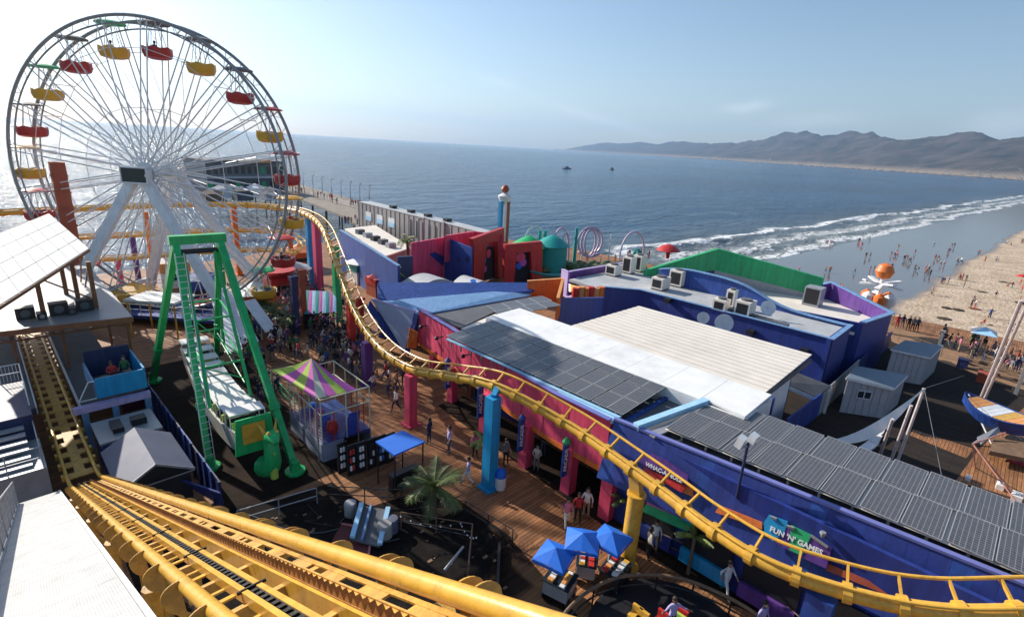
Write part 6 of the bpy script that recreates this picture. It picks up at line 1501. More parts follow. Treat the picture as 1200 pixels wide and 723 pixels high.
# teal striped awning
q = [G(358, 340, 2.9), G(394, 342, 2.9), G(394, 366, 1.6), G(357, 368, 1.6)]; r_ = thing('striped_awning', 'steep awning striped teal, pink and white under the green coaster column', 'awning', q[3])
for i in range(9):
    t0, t1 = i/9, (i+1)/9; mb = MB(); mb.slab([q[0].lerp(q[1], t0), q[0].lerp(q[1], t1), q[3].lerp(q[2], t1), q[3].lerp(q[2], t0)], (0, .04, -.04)); part('stripe', mb, (TEA, MAG, LBC)[i % 3], r_)
mb = MB(); mb.box(q[3].x, q[3].y+.3, 0, q[2].x, q[3].y+2.0, 1.5); part('stall', mb, DRK, r_)
for k, (px, py, h, m, lab) in enumerate(((348, 392, 5.4, NAV, 'dark navy square post with a lamp above the crowd'), (357, 384, 5.6, BRK, 'dark red square post right of the navy one'), (423, 400, 4.0, RED, 'red square post below the coaster bend'))):
    p = G(px, py); r_ = thing('square_post', lab, 'post', (p.x, p.y, 0), 'coloured square posts in the crowd'); mb = MB(); mb.box(p.x-.25, p.y-.25, 0, p.x+.25, p.y+.25, h); part('shaft', mb, m, r_); mb = MB(); mb.box(p.x-.36, p.y-.36, h+.003, p.x+.36, p.y+.36, h+.25); part('cap', mb, m, r_)
sr = thing('swing_canopy', 'wide grey round ride canopy with red boats beneath, right of the wheel rim', 'amusement ride', G(345, 335))
p = G(340, 340); mb = MB(); mb.lathe((p.x, p.y, 2.6), [(2.6, 0), (2.7, .15), (1.2, .7), (.1, 1.1)], 16); part('canopy', mb, GRL, sr, True); part('mast', MB().tube((p.x, p.y, 0), (p.x, p.y, 2.7), .2, 8), RED, sr)
for k in range(6): a = k*math.pi/3; q = (p.x + 2.2*math.cos(a), p.y + 2.2*math.sin(a), .5); mb = MB(); mb.lathe(q, [(.3, 0), (.6, .4), (.6, .55)], 8); part('boat', mb, (RED, ORA)[k % 2], sr)
r_ = thing('red_boat_ride', 'shallow red boat-shaped canopy just inside the wheel rim', 'amusement ride', G(323, 325)); p = G(323, 318, 3); mb = MB(); mb.lathe((p.x, p.y, 3), [(.5, -.5), (2.0, 0), (2.1, .25), (1.9, .26)], 16); part('hull', mb, RED, r_, True); part('stem', MB().tube((p.x, p.y, 0), (p.x, p.y, 2.6), .2, 8), YEL, r_)
# pier end building on stilts of shops, promenade furniture
eb_ = thing('pier_end_restaurant', 'two storey grey restaurant at the far end of the pier with a green stripe', 'building', (70, 205, 0))
def GD(px, py, dist):
    d = ray(px, py); h = math.hypot(d.x, d.y); return CAM + d*(dist/h)
e0, e1 = GD(243, 230, 175), GD(334, 222, 185); 
for z0, z1, m, s in ((0.35, 4.4, GRD, 0), (4.4, 5.0, GRL, -.6), (5.0, 9.0, mat('restaurant_grey', (.16, .18, .19), .7), 0)):
    a, b = lvl(e0, z0), lvl(e1, z0); n_ = (b-a).cross(ZV).normalized(); n_ = n_ if n_.dot(CAM-a) < 0 else -n_
    mb = MB(); mb.slab([a + n_*s, b + n_*s, lvl(b, z1) + n_*s, lvl(a, z1) + n_*s], n_*14); part('storey', mb, m, eb_)
mb = MB(); mb.slab([lvl(e0, 9.0) - n_*1 , lvl(e1, 9.0) - n_*1, lvl(e1, 9.0) + n_*15, lvl(e0, 9.0) + n_*15], (0, 0, .5)); part('roof', mb, GRD, eb_)
for k in range(12): a = e0.lerp(e1, (k+.2)/12); b = e0.lerp(e1, (k+.8)/12); mb = MB(); mb.slab([lvl(a, 5.7) - n_*.05, lvl(b, 5.7) - n_*.05, lvl(b, 7.8) - n_*.05, lvl(a, 7.8) - n_*.05], n_*.04); part('window', mb, GLS if k != 8 else GR2, eb_)
for k in range(9): a = e0.lerp(e1, (k+.2)/9); b = e0.lerp(e1, (k+.7)/9); mb = MB(); mb.slab([lvl(a, .8) - n_*.05, lvl(b, .8) - n_*.05, lvl(b, 3.3) - n_*.05, lvl(a, 3.3) - n_*.05], n_*.04); part('window', mb, DRK if k % 3 else GR2, eb_)
a, b = e0.lerp(e1, .38), e0.lerp(e1, .78); mb = MB(); mb.slab([lvl(a, 9.0) - n_*2, lvl(b, 9.0) - n_*2, lvl(b, 10.0) - n_*2, lvl(a, 9.2) - n_*2], n_*.8); part('yellow_fascia', mb, ORL, eb_)
for k, (px, py) in enumerate(((262, 233), (285, 236), (300, 232), (318, 236), (250, 240))):
    p = G(px, py); r_ = thing('pier_shed', ('small white shed', 'low dark shed', 'pale tented stall', 'grey bait shed', 'brown roofed shed')[k] + ' before the far restaurant, ' + ('left of centre', 'in the middle', 'with a peaked top', 'nearest the wheel rim', 'farthest left')[k], 'shed', (p.x, p.y, .35))
    mb = MB(); mb.box(p.x-2, p.y-2, .35, p.x+2, p.y+2, 2.8); part('body', mb, (WHT, GRD, CNV, GRY, WOO)[k], r_); mb = MB(); mb.lathe((p.x, p.y, 2.81), [(2.9, 0), (.1, 1.2)], 4); part('roof', mb, (GRL, GRD, WHR, GRD, WOO)[k], r_)
for k in range(9):
    px = 345 + k*11; py = 219 + k*2.6; lamp(px, py, 0, 'thin dark lamp post on the far promenade, ' + ('leftmost', 'second from the left', 'third from the left', 'fourth from the left', 'middle one', 'fourth from the right', 'third from the right', 'second from the right', 'rightmost')[k], GRD, 5.0, .35, False, 'lamp posts along the promenade')
railing('promenade_railing', 'long pale railing along the seaward side of the far promenade', [lvl(G(330, 224), .35), lvl(G(362, 231), .35), lvl(G(395, 240), .35), lvl(G(420, 247), .35)], 1.1, WHT, 3.0)
for k, (px, py) in enumerate(((664, 198), (717, 199))):
    p = G(px, py, SEAZ); bt = thing('fishing_boat', ('small dark boat far out on the bay', 'tiny dark boat right of the other one on the bay')[k], 'boat', (p.x, p.y, SEAZ)); L_ = 9 if k == 0 else 4
    mb = MB(); mb.slab([(p.x-L_, p.y, SEAZ+1), (p.x-L_*.6, p.y-2, SEAZ+1), (p.x+L_*.8, p.y-2, SEAZ+1), (p.x+L_, p.y, SEAZ+1.4), (p.x+L_*.8, p.y+2, SEAZ+1), (p.x-L_*.6, p.y+2, SEAZ+1)], (0, 0, -1.2)); part('hull', mb, GRD, bt); mb = MB(); mb.box(p.x-L_*.3, p.y-1.2, SEAZ+1.41, p.x+L_*.3, p.y+1.2, SEAZ+3); part('cabin', mb, GRD, bt)
# ================================================================== RIGHT-HAND LOT
def hut_box(name, label, base4, h0, h1, wallm, roofm, win=None):
    """base4: floor corners (near-left, near-right, far-right, far-left); roof slopes from h1 (left) to h0 (right)"""
    B = base4; r_ = thing(name, label, 'hut', B[0]); hs = [h1, h0, h0, h1]; c = sum(B, Vector())/4
    for i in range(4):
        a, b = B[i], B[(i+1) % 4]; n = (b-a).cross(ZV).normalized()
        mb = MB(); mb.slab([a, b, lvl(b, hs[(i+1) % 4]), lvl(a, hs[i])], (c - (a+b)/2).normalized()*.06); w_ = part('wall', mb, wallm, r_)
        nb_ = max(2, int((b-a).length/.45)); nn = ((a+b)/2 - c).normalized()
        for k in range(nb_+1): q = a.lerp(b, k/nb_); hh = hs[i] + (hs[(i+1) % 4]-hs[i])*k/nb_; mb = MB(); mb.beam(q + nn*.02, lvl(q, hh) + nn*.02, .05, .03, nn); part('batten', mb, wallm, w_)
    P = [lvl(b + (b-c).normalized()*.25, h) for b, h in zip(B, hs)]; mb = MB(); mb.slab([p + ZV*.1 for p in P], (0, 0, -.1)); part('roof', mb, roofm, r_)
    for a, b in zip(P, P[1:] + P[:1]): mb = MB(); mb.beam(a, b, .06, .14); part('fascia', mb, WHT, r_)
    if win:
        for (i, t0, t1, z0, z1) in win:
            a, b = B[i], B[(i+1) % 4]; nn = ((a+b)/2 - c).normalized(); p, q = a.lerp(b, t0) + nn*.035, a.lerp(b, t1) + nn*.035
            mb = MB(); mb.slab([lvl(p, z0), lvl(q, z0), lvl(q, z1), lvl(p, z1)], nn*.03); w_ = part('window', mb, GLS, r_)
            mb = MB()
            for u, v in (((p, z0), (q, z0)), ((p, z1), (q, z1)), ((p, z0), (p, z1)), ((q, z0), (q, z1)), (((p+q)/2, z0), ((p+q)/2, z1))): mb.beam(lvl(u[0], u[1]) + nn*.04, lvl(v[0], v[1]) + nn*.04, .06, .04, nn)
            part('frame', mb, WHT, w_)
    return r_
PGR = mat('pale_grey_boards', (.40, .41, .44), .6, 0, .08, 1.5, .15, dirt=.12); SLR = mat('slate_roof', (.16, .20, .25), .6, 0, .12, 1, .2)
# base corners found from the roof line (roof about 2.7 m up)
r4 = [G(994, 445, 2.7), G(1044, 455, 2.5), G(1061, 441, 2.5), G(1008, 433, 2.7)]
hut_box('pale_hut', 'pale grey hut with a twin window and slate roof behind the white shade sail', [lvl(p, 0) for p in r4], 2.5, 2.8, PGR, SLR, [(0, .3, .62, 1.4, 2.0)])
r4 = [G(1046, 411, 2.7), G(1088, 420, 2.5), G(1103, 407, 2.5), G(1062, 402, 2.7)]
hut_box('pale_hut', 'larger plain pale hut with a slate blue roof beside the boardwalk railing', [lvl(p, 0) for p in r4], 2.6, 2.8, PGR, SLR)
def board_fence(name, label, a, b, h, m, m2, step=.5):
    r_ = thing(name, label, 'fence', a); a, b = Vector(a), Vector(b); n = int((b-a).length/step); nn = (b-a).cross(ZV).normalized()
    for k in range(n):
        p, q = a.lerp(b, k/n), a.lerp(b, (k+.96)/n); mb = MB(); mb.slab([p, q, lvl(q, h + .02*(k % 2)), lvl(p, h + .02*(k % 2))], nn*.04); part('board', mb, m if k % 4 else m2, r_)
    mb = MB(); mb.beam(lvl(a, h+.06), lvl(b, h+.06), .1, .06); part('cap_rail', mb, m2, r_)
board_fence('board_fence', 'blue and grey board fence running back from the solar roof past the lean-to', G(915, 522), G(958, 487), 1.9, BLU, BL2)
board_fence('board_fence', 'grey board fence between the lean-to and the pale twin-window hut', G(958, 487), G(1000, 446), 1.9, CON, GRY)
board_fence('board_fence', 'low blue board fence below the cobalt end wall', G(1000, 446), G(1040, 408), 1.8, NAV, BL2)
# shade sail on raking poles
sl_ = thing('shade_sail', 'white shade sail stretched down from leaning poles at the edge of the dark lot', 'shade sail', G(1040, 550))
tipA, tipB, low = G(1083, 455, 5.4), G(1050, 490, 4.6), G(966, 518, 3.4)
P = []; n = 12
for i in range(n+1):
    t = i/n; p = low.lerp(tipA, t); sag = .9*math.sin(math.pi*t); wd = .15 + 1.25*math.sin(math.pi*min(1, t*1.1))*(.3 + .7*t)
    P.append((p - ZV*sag + Vector((.0, .1, .18))*wd, p - ZV*(sag + .35*wd) - Vector((.35, .25, 0))*wd))
mb = MB()
for i in range(n): a, b, c, d = P[i][0], P[i+1][0], P[i+1][1], P[i][1]; mb.slab([a, b, c, d], (0, 0, -.02))
part('sail_cloth', mb, CNV, sl_)
for (tp2, ft) in ((tipA, G(1050, 545)), (G(1068, 475, 4.9), G(1040, 550)), (G(1046, 491, 4.4), G(1026, 548))):
    part('pole', MB().tube(ft, tp2, .085, 10), mat('pinkish_white_pole', (.62, .52, .50), .45, 0, .1, 3, .1, dirt=.2), sl_, True)
    mb = MB(); mb.disc(ft + ZV*.04, (0, 0, 1), .25, .08, 10); part('foot_plate', mb, STE, sl_)
for a, b in ((tipA, G(1110, 590, .1)), (low, G(968, 520, .2)), (tipA, G(1130, 440, .1))): part('stay_wire', MB().tube(a, b, .015, 4), GRY, sl_)
for k, (px, py) in enumerate(((1022, 512), (1015, 526))):
    p = G(px, py); lc = thing('sun_lounger', ('white plastic lounger under the shade sail, the farther one', 'white plastic lounger under the shade sail, nearer the solar roof')[k], 'lounger', (p.x, p.y, 0))
    mb = MB(); mb.slab([(p.x-.9, p.y-.3, .36), (p.x+.5, p.y-.5, .36), (p.x+.6, p.y+.1, .36), (p.x-.8, p.y+.3, .36)], (0, 0, -.06)); part('seat', mb, WHT, lc)
    mb = MB(); mb.slab([(p.x+.52, p.y-.5, .37), (p.x+.62, p.y+.1, .37), (p.x+1.05, p.y+.05, .9), (p.x+.95, p.y-.55, .9)], (.03, 0, -.05)); part('backrest', mb, WHT, lc)
    for dx, dy in ((-.75, -.25), (-.7, .2), (.4, -.4), (.45, 0)): part('leg', MB().tube((p.x+dx, p.y+dy, 0), (p.x+dx, p.y+dy, .3), .03, 5), WHT, lc)
# boat swing at the right edge
bo = thing('swing_boat', 'blue and amber striped swing boat with a white deck panel at the right edge', 'amusement ride', G(1175, 500))
bz = 1.9; ba, bb = G(1131, 459, bz+.5), G(1235, 500, bz+.5); ctr = (ba+bb)/2; e = (bb-ba)/2; nrm = Vector((-e.y, e.x, 0)).normalized()
if nrm.y > 0: nrm = -nrm
def BP(t, s, z): return Vector((ctr.x + e.x*t, ctr.y + e.y*t, z)) + nrm*s
mb = MB(); n = 12; vs = []
for k in range(n+1):
    t = -1 + 2*k/n; w_ = 1.6*(1 - abs(t)**2.2) + .05; up_ = .55*t*t
    for s, z in ((-w_, bz+up_), (-w_*.55, bz-1.0+up_*1.4), (w_*.55, bz-1.0+up_*1.4), (w_, bz+up_), (w_*.86, bz+up_), (w_*.5, bz-.5+up_), (-w_*.5, bz-.5+up_), (-w_*.86, bz+up_)): vs.append(BP(t, s, z))
fs = [(k*8+j, k*8+(j+1) % 8, (k+1)*8+(j+1) % 8, (k+1)*8+j) for k in range(n) for j in range(8)] + [list(range(8))[::-1], [n*8+j for j in range(8)]]
mb.add(vs, fs); part('hull', mb, BL2, bo)
for t0, t1, m, nm in ((-.78, -.42, ORL, 'deck_panel'), (-.41, .0, WHT, 'deck_panel'), (.01, .25, YEL, 'deck_panel'), (.26, .8, ORL, 'deck_panel')):
    for q in range(3):
        a0, a1 = t0 + (t1-t0)*q/3, t0 + (t1-t0)*(q+.93)/3; f = lambda t: (1.6*(1 - abs(t)**2.2) + .05)*.8
        mb = MB(); mb.slab([BP(a0, -f(a0), bz+.03+.5*a0*a0), BP(a1, -f(a1), bz+.03+.5*a1*a1), BP(a1, f(a1), bz+.03+.5*a1*a1), BP(a0, f(a0), bz+.03+.5*a0*a0)], (0, 0, -.05)); part(nm, mb, m, bo)
pivt = G(1200, 470, 5.2)
for a, b in ((BP(-.9, 0, bz+.4), G(1162, 520)), (BP(0, 1.2, bz-.3), G(1140, 520, .1)), (BP(0, -1.2, bz-.3), G(1196, 515, .1))): part('prop', MB().tube(a, b, .07, 6), GRY, bo)
mb = MB(); mb.slab([G(1145, 512, 1.0), G(1170, 500, 1.6), G(1172, 505, 1.4), G(1150, 520, .8)], (0, 0, -.06)); part('gangplank', mb, GRY, bo)
mb = MB(); q = [G(1165, 512, .9), G(1240, 525, .9), G(1240, 545, .9), G(1160, 528, .9)]; mb.slab(q, (0, 0, -.3)); part('boarding_deck', mb, WOO, bo)
ms = thing('leaning_mast', 'tall twin-tube white mast leaning over the blue and amber swing boat', 'mast', G(1143, 478))
ft = G(1144, 480); tp3 = Vector((ft.x, ft.y, 0)); zt = 13.5
dr_ = ray(1197, 352); dist = math.hypot(ft.x, ft.y)*.86; tp3 = CAM + dr_*(dist/math.hypot(dr_.x, dr_.y))
PWM = MATS['pinkish_white_pole']
part('tube', MB().tube(ft, tp3, .11, 8), PWM, ms, True); part('tube', MB().tube(ft + Vector((.35, -.2, 0)), tp3 + Vector((.55, -.35, 0)), .09, 8), PWM, ms, True)
for k in range(9): t = (k+1)/10; part('lacing', MB().tube(ft.lerp(tp3, t), (ft + Vector((.35, -.2, 0))).lerp(tp3 + Vector((.55, -.35, 0)), t + .05), .03, 5), PWM, ms)
# trampoline tripod, anchor blocks
tf = thing('bungee_frame', 'thin salmon painted A-frame rig with guy poles on the sunlit boards', 'frame', G(1150, 545)); SAL = mat('salmon_paint', (.52, .22, .16), .5, 0, .15, 2, .1)
ap_ = G(1140, 520, 3.0)
for q in (G(1143, 548), G(1192, 583), G(1230, 640)): part('pole', MB().tube(ap_, q, .045, 6), SAL, tf)
part('pole', MB().tube(G(1140, 520, 3.0), G(1178, 507, 3.0), .05, 6), SAL, tf); part('pole', MB().tube(G(1132, 568, .1), G(1194, 585, .1), .05, 6), WOO, tf)
for k, (px, py, s_) in enumerate(((1171, 572, .3), (1190, 586, .38), (1134, 562, .22))):
    p = G(px, py); mb = MB(); mb.box(p.x-s_, p.y-s_*.6, .002, p.x+s_, p.y+s_*.6, s_*1.1); mb.box(p.x-s_*.5, p.y-s_*.3, s_*1.1+.002, p.x+s_*.5, p.y+s_*.3, s_*1.3); solo('anchor_block', mb, CNV, ('middle-sized white anchor block on the sunlit boards', 'largest white anchor block, nearest the right edge', 'small white anchor block at the corner of the dark lot')[k], 'block', 'white anchor blocks on the boards')
lr = thing('little_pitched_roof', 'tiny pale pitched roof just peeping over the solar panels', 'roof', G(1110, 570)); a, b, c = G(1100, 572, 1.6), G(1108, 564, 2.4), G(1118, 574, 1.6)
for u, v in ((a, b), (b, c)): mb = MB(); mb.slab([u, v, v + Vector((.4, 1.5, 0)), u + Vector((.4, 1.5, 0))], (0, 0, -.08)); part('slope', mb, BEI, lr)
for p in (a, c): mb = MB(); mb.beam(lvl(p, 0), p - ZV*.1, .1, .1); part('post', mb, WOO, lr)
# red machine / boxes in the lot's far corner
for k, (px, py, m, lab) in enumerate(((1150, 447, BRK, 'small rust red crate behind the swing boat'), (1127, 430, NAV, 'dark blue crate by the boardwalk railing'), (1192, 540, PIN, 'magenta barrel planter at the right edge'))):
    p = G(px, py); mb = MB(); mb.box(p.x-.5, p.y-.4, .003, p.x+.5, p.y+.4, .8); mb.box(p.x-.54, p.y-.44, .8, p.x+.54, p.y+.44, .88); solo('crate', mb, m, lab, 'crate')
# --- beachside boardwalk
mb = PLY([(1040, 380, .012), (1240, 440, .012), (1240, 470, .012), (1105, 425, .012), (1045, 400, .012)], (0, 0, -.004)); structure('boardwalk', mb, boards('boardwalk_planks', ((.42, .25, .14), (.33, .19, .11)), .2, 4, R(90), .75, .2))
e_ = [G(1046, 377), G(1120, 397), G(1240, 432)]
railing('boardwalk_railing', 'long weathered wooden railing along the beach edge of the boardwalk', e_, 1.1, WOO, 2.0)
railing('boardwalk_railing', 'inner wooden railing between the boardwalk and the dark lot', [G(1052, 400), G(1130, 428), G(1240, 462)], 1.0, WOO, 2.0)
for k, (px, py, h) in enumerate(((1094, 424, 3.2), (1190, 462, 3.4))):
    p = G(px, py); mb = MB(); mb.box(p.x-.12, p.y-.12, 0, p.x+.12, p.y+.12, h); mb.box(p.x-.18, p.y-.18, h+.002, p.x+.18, p.y+.18, h+.1); solo('gate_post', mb, CON, ('pale square post at the corner of the larger hut', 'pale square post right of the row of onlookers')[k], 'post')
um = thing('pale_blue_umbrella', 'pale blue beach umbrella shading the row of onlookers on the boardwalk', 'umbrella', G(1146, 413))
p = G(1146, 411); c = Vector((p.x, p.y, 2.7)); part('pole', MB().tube((p.x, p.y, 0), c, .04, 6), WHT, um)
cs = [c + Vector((1.9*math.cos(R(50+90*k)), 1.5*math.sin(R(50+90*k)), -.6)) for k in range(4)]
for k in range(4): mb = MB(); mb.slab([c, cs[k], cs[(k+1) % 4]], (0, 0, -.03)); part('gore', mb, LBC if k % 2 else CNV, um)
bn_ = thing('bench', 'pale wooden bench with its back to the dark lot on the boardwalk', 'bench', G(1150, 430)); a, b = G(1128, 424, .5), G(1195, 444, .5); mb = MB(); mb.beam(a, b, .5, .06); part('seat', mb, WOO, bn_); mb = MB(); mb.beam(a + Vector((.3, .25, .35)), b + Vector((.3, .25, .35)), .05, .3); part('backrest', mb, WOO, bn_)
for t in (.05, .35, .65, .95): q = a.lerp(b, t); mb = MB(); mb.beam(lvl(q, 0), lvl(q, .46), .08, .3); part('leg', mb, WOO, bn_)
# orange and white spinning sculpture standing on the sand side
q0 = G(1036, 352, 4.0); k_ = .70; base = CAM + (q0-CAM)*1.0
dd = math.hypot(q0.x, q0.y); 
def AT(px, py, dist): 
    d = ray(px, py); return CAM + d*(dist/math.hypot(d.x, d.y))
D_ = 72; cB = AT(1037, 318, D_); cM = AT(1036, 333, D_); cL = AT(1031, 350, D_)
scu = thing('spinner_sculpture', 'orange ball on a white winged spinner with orange lobes, beyond the purple parapet', 'sculpture', (cB.x, cB.y, 0))
s_ = D_/616*1.25
mb = MB(); mb.lathe((cB.x, cB.y, cB.z), [(.05, -.95), (.65, -.7), (.95, 0), (.65, .7), (.05, .95)], 14); part('ball', mb, ORA, scu, True)
part('mast', MB().tube((cB.x, cB.y, 0), (cB.x, cB.y, cB.z-.8), .35, 10, .2), WHT, scu, True)
for k in range(8): a = k*math.pi/4; part('wing', MB().beam((cB.x + .3*math.cos(a), cB.y + .3*math.sin(a), cM.z), (cB.x + 2.1*math.cos(a), cB.y + 2.1*math.sin(a), cM.z + .35*(1 if k % 2 else -1)), .55, .18), WHT, scu)
for k in range(6): a = k*math.pi/3 + .3; mb = MB(); mb.lathe((cB.x + 1.2*math.cos(a), cB.y + 1.2*math.sin(a), cL.z), [(.1, -1.1), (.65, -.4), (.6, .4), (.1, .8)], 8); part('lobe', mb, ORA if k % 2 else WHT, scu, True)
# beach bits: tyre-track ruts / kelp lines
mb = MB(); rn = random.Random(4)
for k in range(40):
    x = rn.uniform(88, 170); y = rn.uniform(-30, 8); zz = sandz(x, y); L_ = rn.uniform(.6, 2.4); mb.lathe((x, y, zz), [(L_*.6, 0), (L_*.4, .12), (.05, .18)], 6)
tag(part('seaweed_heaps', mb, mat('kelp', (.05, .035, .02), .8), None, kind='stuff'), 'low dark heaps of kelp strewn over the dry sand', 'seaweed')

rn = random.Random(9)
TOWEL = [SLT, BRK, BEI, CNV, WOO]
for k in range(7):
    x = rn.uniform(100, 150); y = rn.uniform(-22, 6); z = sandz(x, y) + .05; a = rn.uniform(0, 3); ca, sa = math.cos(a), math.sin(a); m_ = k % 5
    mb = MB(); mb.slab([(x + u*ca - v*sa, y + u*sa + v*ca, z) for u, v in ((-.9, -.5), (.9, -.5), (.9, .5), (-.9, .5))], (0, 0, -.02))
    solo('beach_towel', mb, TOWEL[m_], ('slate', 'brick red', 'beige', 'white', 'brown')[m_] + ' towel spread on the dry sand', 'towel', 'towels on the dry sand')
for k, (px, py, m_, lb) in enumerate(((1196, 332, RED, 'red beach umbrella at the right edge of the sand'),)):
    p = G(px, py, -5.2); z = sandz(p.x, p.y); u_ = thing('beach_umbrella', lb, 'umbrella', (p.x, p.y, z), 'umbrellas on the sand'); mb = MB(); mb.lathe((p.x, p.y, z+1.7), [(1.3, 0), (.8, .35), (.05, .5)], 8); part('canopy', mb, m_, u_); part('pole', MB().tube((p.x, p.y, z), (p.x, p.y, z+1.75), .03, 5), WHT, u_)
# ================================================================== PEOPLE
def person_meshes(pose):
    """one continuous skinned body standing on z = 0 facing +Y; returns body mesh and hair mesh"""
    P = {'stand': dict(hipL=(.10, 0, .92), kneL=(.11, .02, .50), ankL=(.12, -.01, .08), toeL=(.14, .17, .035), hipR=(-.10, 0, .92), kneR=(-.12, .03, .50), ankR=(-.15, .03, .08), toeR=(-.18, .2, .035),
                       elbL=(.27, -.03, 1.14), wriL=(.29, .10, .90), elbR=(-.27, -.02, 1.13), wriR=(-.28, .12, .90)),
         'walk': dict(hipL=(.10, 0, .92), kneL=(.11, .20, .53), ankL=(.11, .30, .10), toeL=(.12, .47, .06), hipR=(-.10, 0, .92), kneR=(-.11, -.06, .50), ankR=(-.12, -.36, .16), toeR=(-.13, -.25, .04),
                      elbL=(.26, -.16, 1.16), wriL=(.24, -.10, .92), elbR=(-.26, .10, 1.15), wriR=(-.22, .32, 1.02)),
         'phone': dict(hipL=(.10, 0, .92), kneL=(.11, .03, .50), ankL=(.12, -.02, .08), toeL=(.17, .15, .035), hipR=(-.10, 0, .92), kneR=(-.10, .0, .50), ankR=(-.11, -.04, .08), toeR=(-.12, .14, .035),
                       elbL=(.26, .02, 1.12), wriL=(.10, .28, 1.18), elbR=(-.26, .02, 1.12), wriR=(-.10, .28, 1.20)),
         'point': dict(hipL=(.10, 0, .92), kneL=(.13, .06, .50), ankL=(.16, .03, .08), toeL=(.18, .2, .035), hipR=(-.10, 0, .92), kneR=(-.12, .0, .50), ankR=(-.13, -.06, .08), toeR=(-.16, .12, .035),
                       elbL=(.40, .10, 1.30), wriL=(.60, .22, 1.38), elbR=(-.40, .08, 1.24), wriR=(-.60, .20, 1.20)),
         'sit': dict(hipL=(.10, .02, .52), kneL=(.14, .45, .54), ankL=(.14, .47, .10), toeL=(.15, .64, .06), hipR=(-.10, .02, .52), kneR=(-.14, .44, .54), ankR=(-.15, .50, .10), toeR=(-.16, .66, .06),
                     elbL=(.27, .04, .76), wriL=(.15, .28, .66), elbR=(-.27, .04, .76), wriR=(-.14, .28, .66))}[pose]
    dz = -.40 if pose == 'sit' else 0
    V = {'pel': (0, 0, .97+dz), 'wai': (0, .01, 1.10+dz), 'che': (0, .015, 1.30+dz), 'nek': (0, .0, 1.47+dz), 'hd0': (0, .015, 1.56+dz), 'hd1': (0, .02, 1.64+dz), 'hd2': (0, .015, 1.71+dz),
         'shL': (.165, 0, 1.41+dz), 'shR': (-.165, 0, 1.41+dz)}
    V.update(P)
    rad = dict(pel=(.15, .11), wai=(.135, .095), che=(.165, .11), nek=(.055, .055), hd0=(.07, .08), hd1=(.082, .098), hd2=(.06, .075), shL=(.068, .062), shR=(.068, .062), hipL=(.095, .095), hipR=(.095, .095),
               kneL=(.06, .06), kneR=(.06, .06), ankL=(.04, .045), ankR=(.04, .045), toeL=(.04, .028), toeR=(.04, .028), elbL=(.042, .042), elbR=(.042, .042), wriL=(.028, .03), wriR=(.028, .03))
    E_ = [('pel', 'wai'), ('wai', 'che'), ('che', 'nek'), ('nek', 'hd0'), ('hd0', 'hd1'), ('hd1', 'hd2'), ('che', 'shL'), ('che', 'shR'), ('shL', 'elbL'), ('elbL', 'wriL'), ('shR', 'elbR'), ('elbR', 'wriR'),
          ('pel', 'hipL'), ('hipL', 'kneL'), ('kneL', 'ankL'), ('ankL', 'toeL'), ('pel', 'hipR'), ('hipR', 'kneR'), ('kneR', 'ankR'), ('ankR', 'toeR')]
    names = list(V); idx = {n: i for i, n in enumerate(names)}; co = [Vector(V[n]) for n in names]; rd = [rad[n] for n in names]; ed = [(idx[a], idx[b]) for a, b in E_]
    me = bpy.data.meshes.new('p'); me.from_pydata([tuple(v) for v in co], ed, []); me.update()
    o_ = bpy.data.objects.new('p', me); COL.objects.link(o_)
    md = o_.modifiers.new('s', 'SKIN'); md.use_smooth_shade = True
    lay = me.skin_vertices[0].data
    for i, r_ in enumerate(rd): lay[i].radius = r_
    lay[idx['pel']].use_root = True
    sb_ = o_.modifiers.new('d', 'SUBSURF'); sb_.levels = 1; sb_.render_levels = 1
    dg = bpy.context.evaluated_depsgraph_get(); dg.update()
    body = bpy.data.meshes.new_from_object(o_.evaluated_get(dg)); bpy.data.objects.remove(o_); body.name = 'person'
    bm = bmesh.new(); bm.from_mesh(body)
    def tube_(a, b, r0, r1, n=5):
        a, b = Vector(a), Vector(b); t = (b-a).normalized(); u = t.cross(Vector((.3, .9, .2))).normalized(); w_ = t.cross(u); A_ = [bm.verts.new(a + (u*math.cos(6.283*k/n) + w_*math.sin(6.283*k/n))*r0) for k in range(n)]; B_ = [bm.verts.new(b + (u*math.cos(6.283*k/n) + w_*math.sin(6.283*k/n))*r1) for k in range(n)]
        for k in range(n): bm.faces.new((A_[k], A_[(k+1) % n], B_[(k+1) % n], B_[k]))
        bm.faces.new(B_)
    for s in ('L', 'R'):        # palm, four bent fingers, thumb
        el, wr_ = Vector(V['elb'+s]), Vector(V['wri'+s]); d = (wr_-el).normalized(); sx = 1 if s == 'L' else -1; ac = d.cross(Vector((0, 1, 0))); ac = ac.normalized() if ac.length > .1 else Vector((1, 0, 0)); cu = ac.cross(d).normalized()
        pm = wr_ + d*.055; tube_(wr_, pm, .03, .038, 6)
        for f, ln in ((-.03, .055), (-.01, .068), (.01, .064), (.03, .05)):
            k0 = pm + ac*f; k1 = k0 + d*ln*.55 + cu*.006; tube_(k0, k1, .010, .009, 4); tube_(k1, k1 + (d*.7 + cu*.7)*ln*.5, .009, .007, 4)
        k0 = wr_ + d*.02 + ac*.03*sx; k1 = k0 + (d*.6 + ac*.8*sx)*.035; tube_(k0, k1, .011, .010, 4); tube_(k1, k1 + d*.03, .010, .008, 4)
    hz_ = 1.62 + dz; tube_((0, .115, hz_+.005), (0, .145, hz_-.022), .012, .018, 5)   # nose
    for s in (-1, 1): tube_((.08*s, .01, hz_), (.098*s, .0, hz_+.01), .026, .02, 6)   # ears
    bm.normal_update(); bm.to_mesh(body)
    n0 = len(body.polygons); body.materials.clear()
    for _ in range(4): body.materials.append(None)
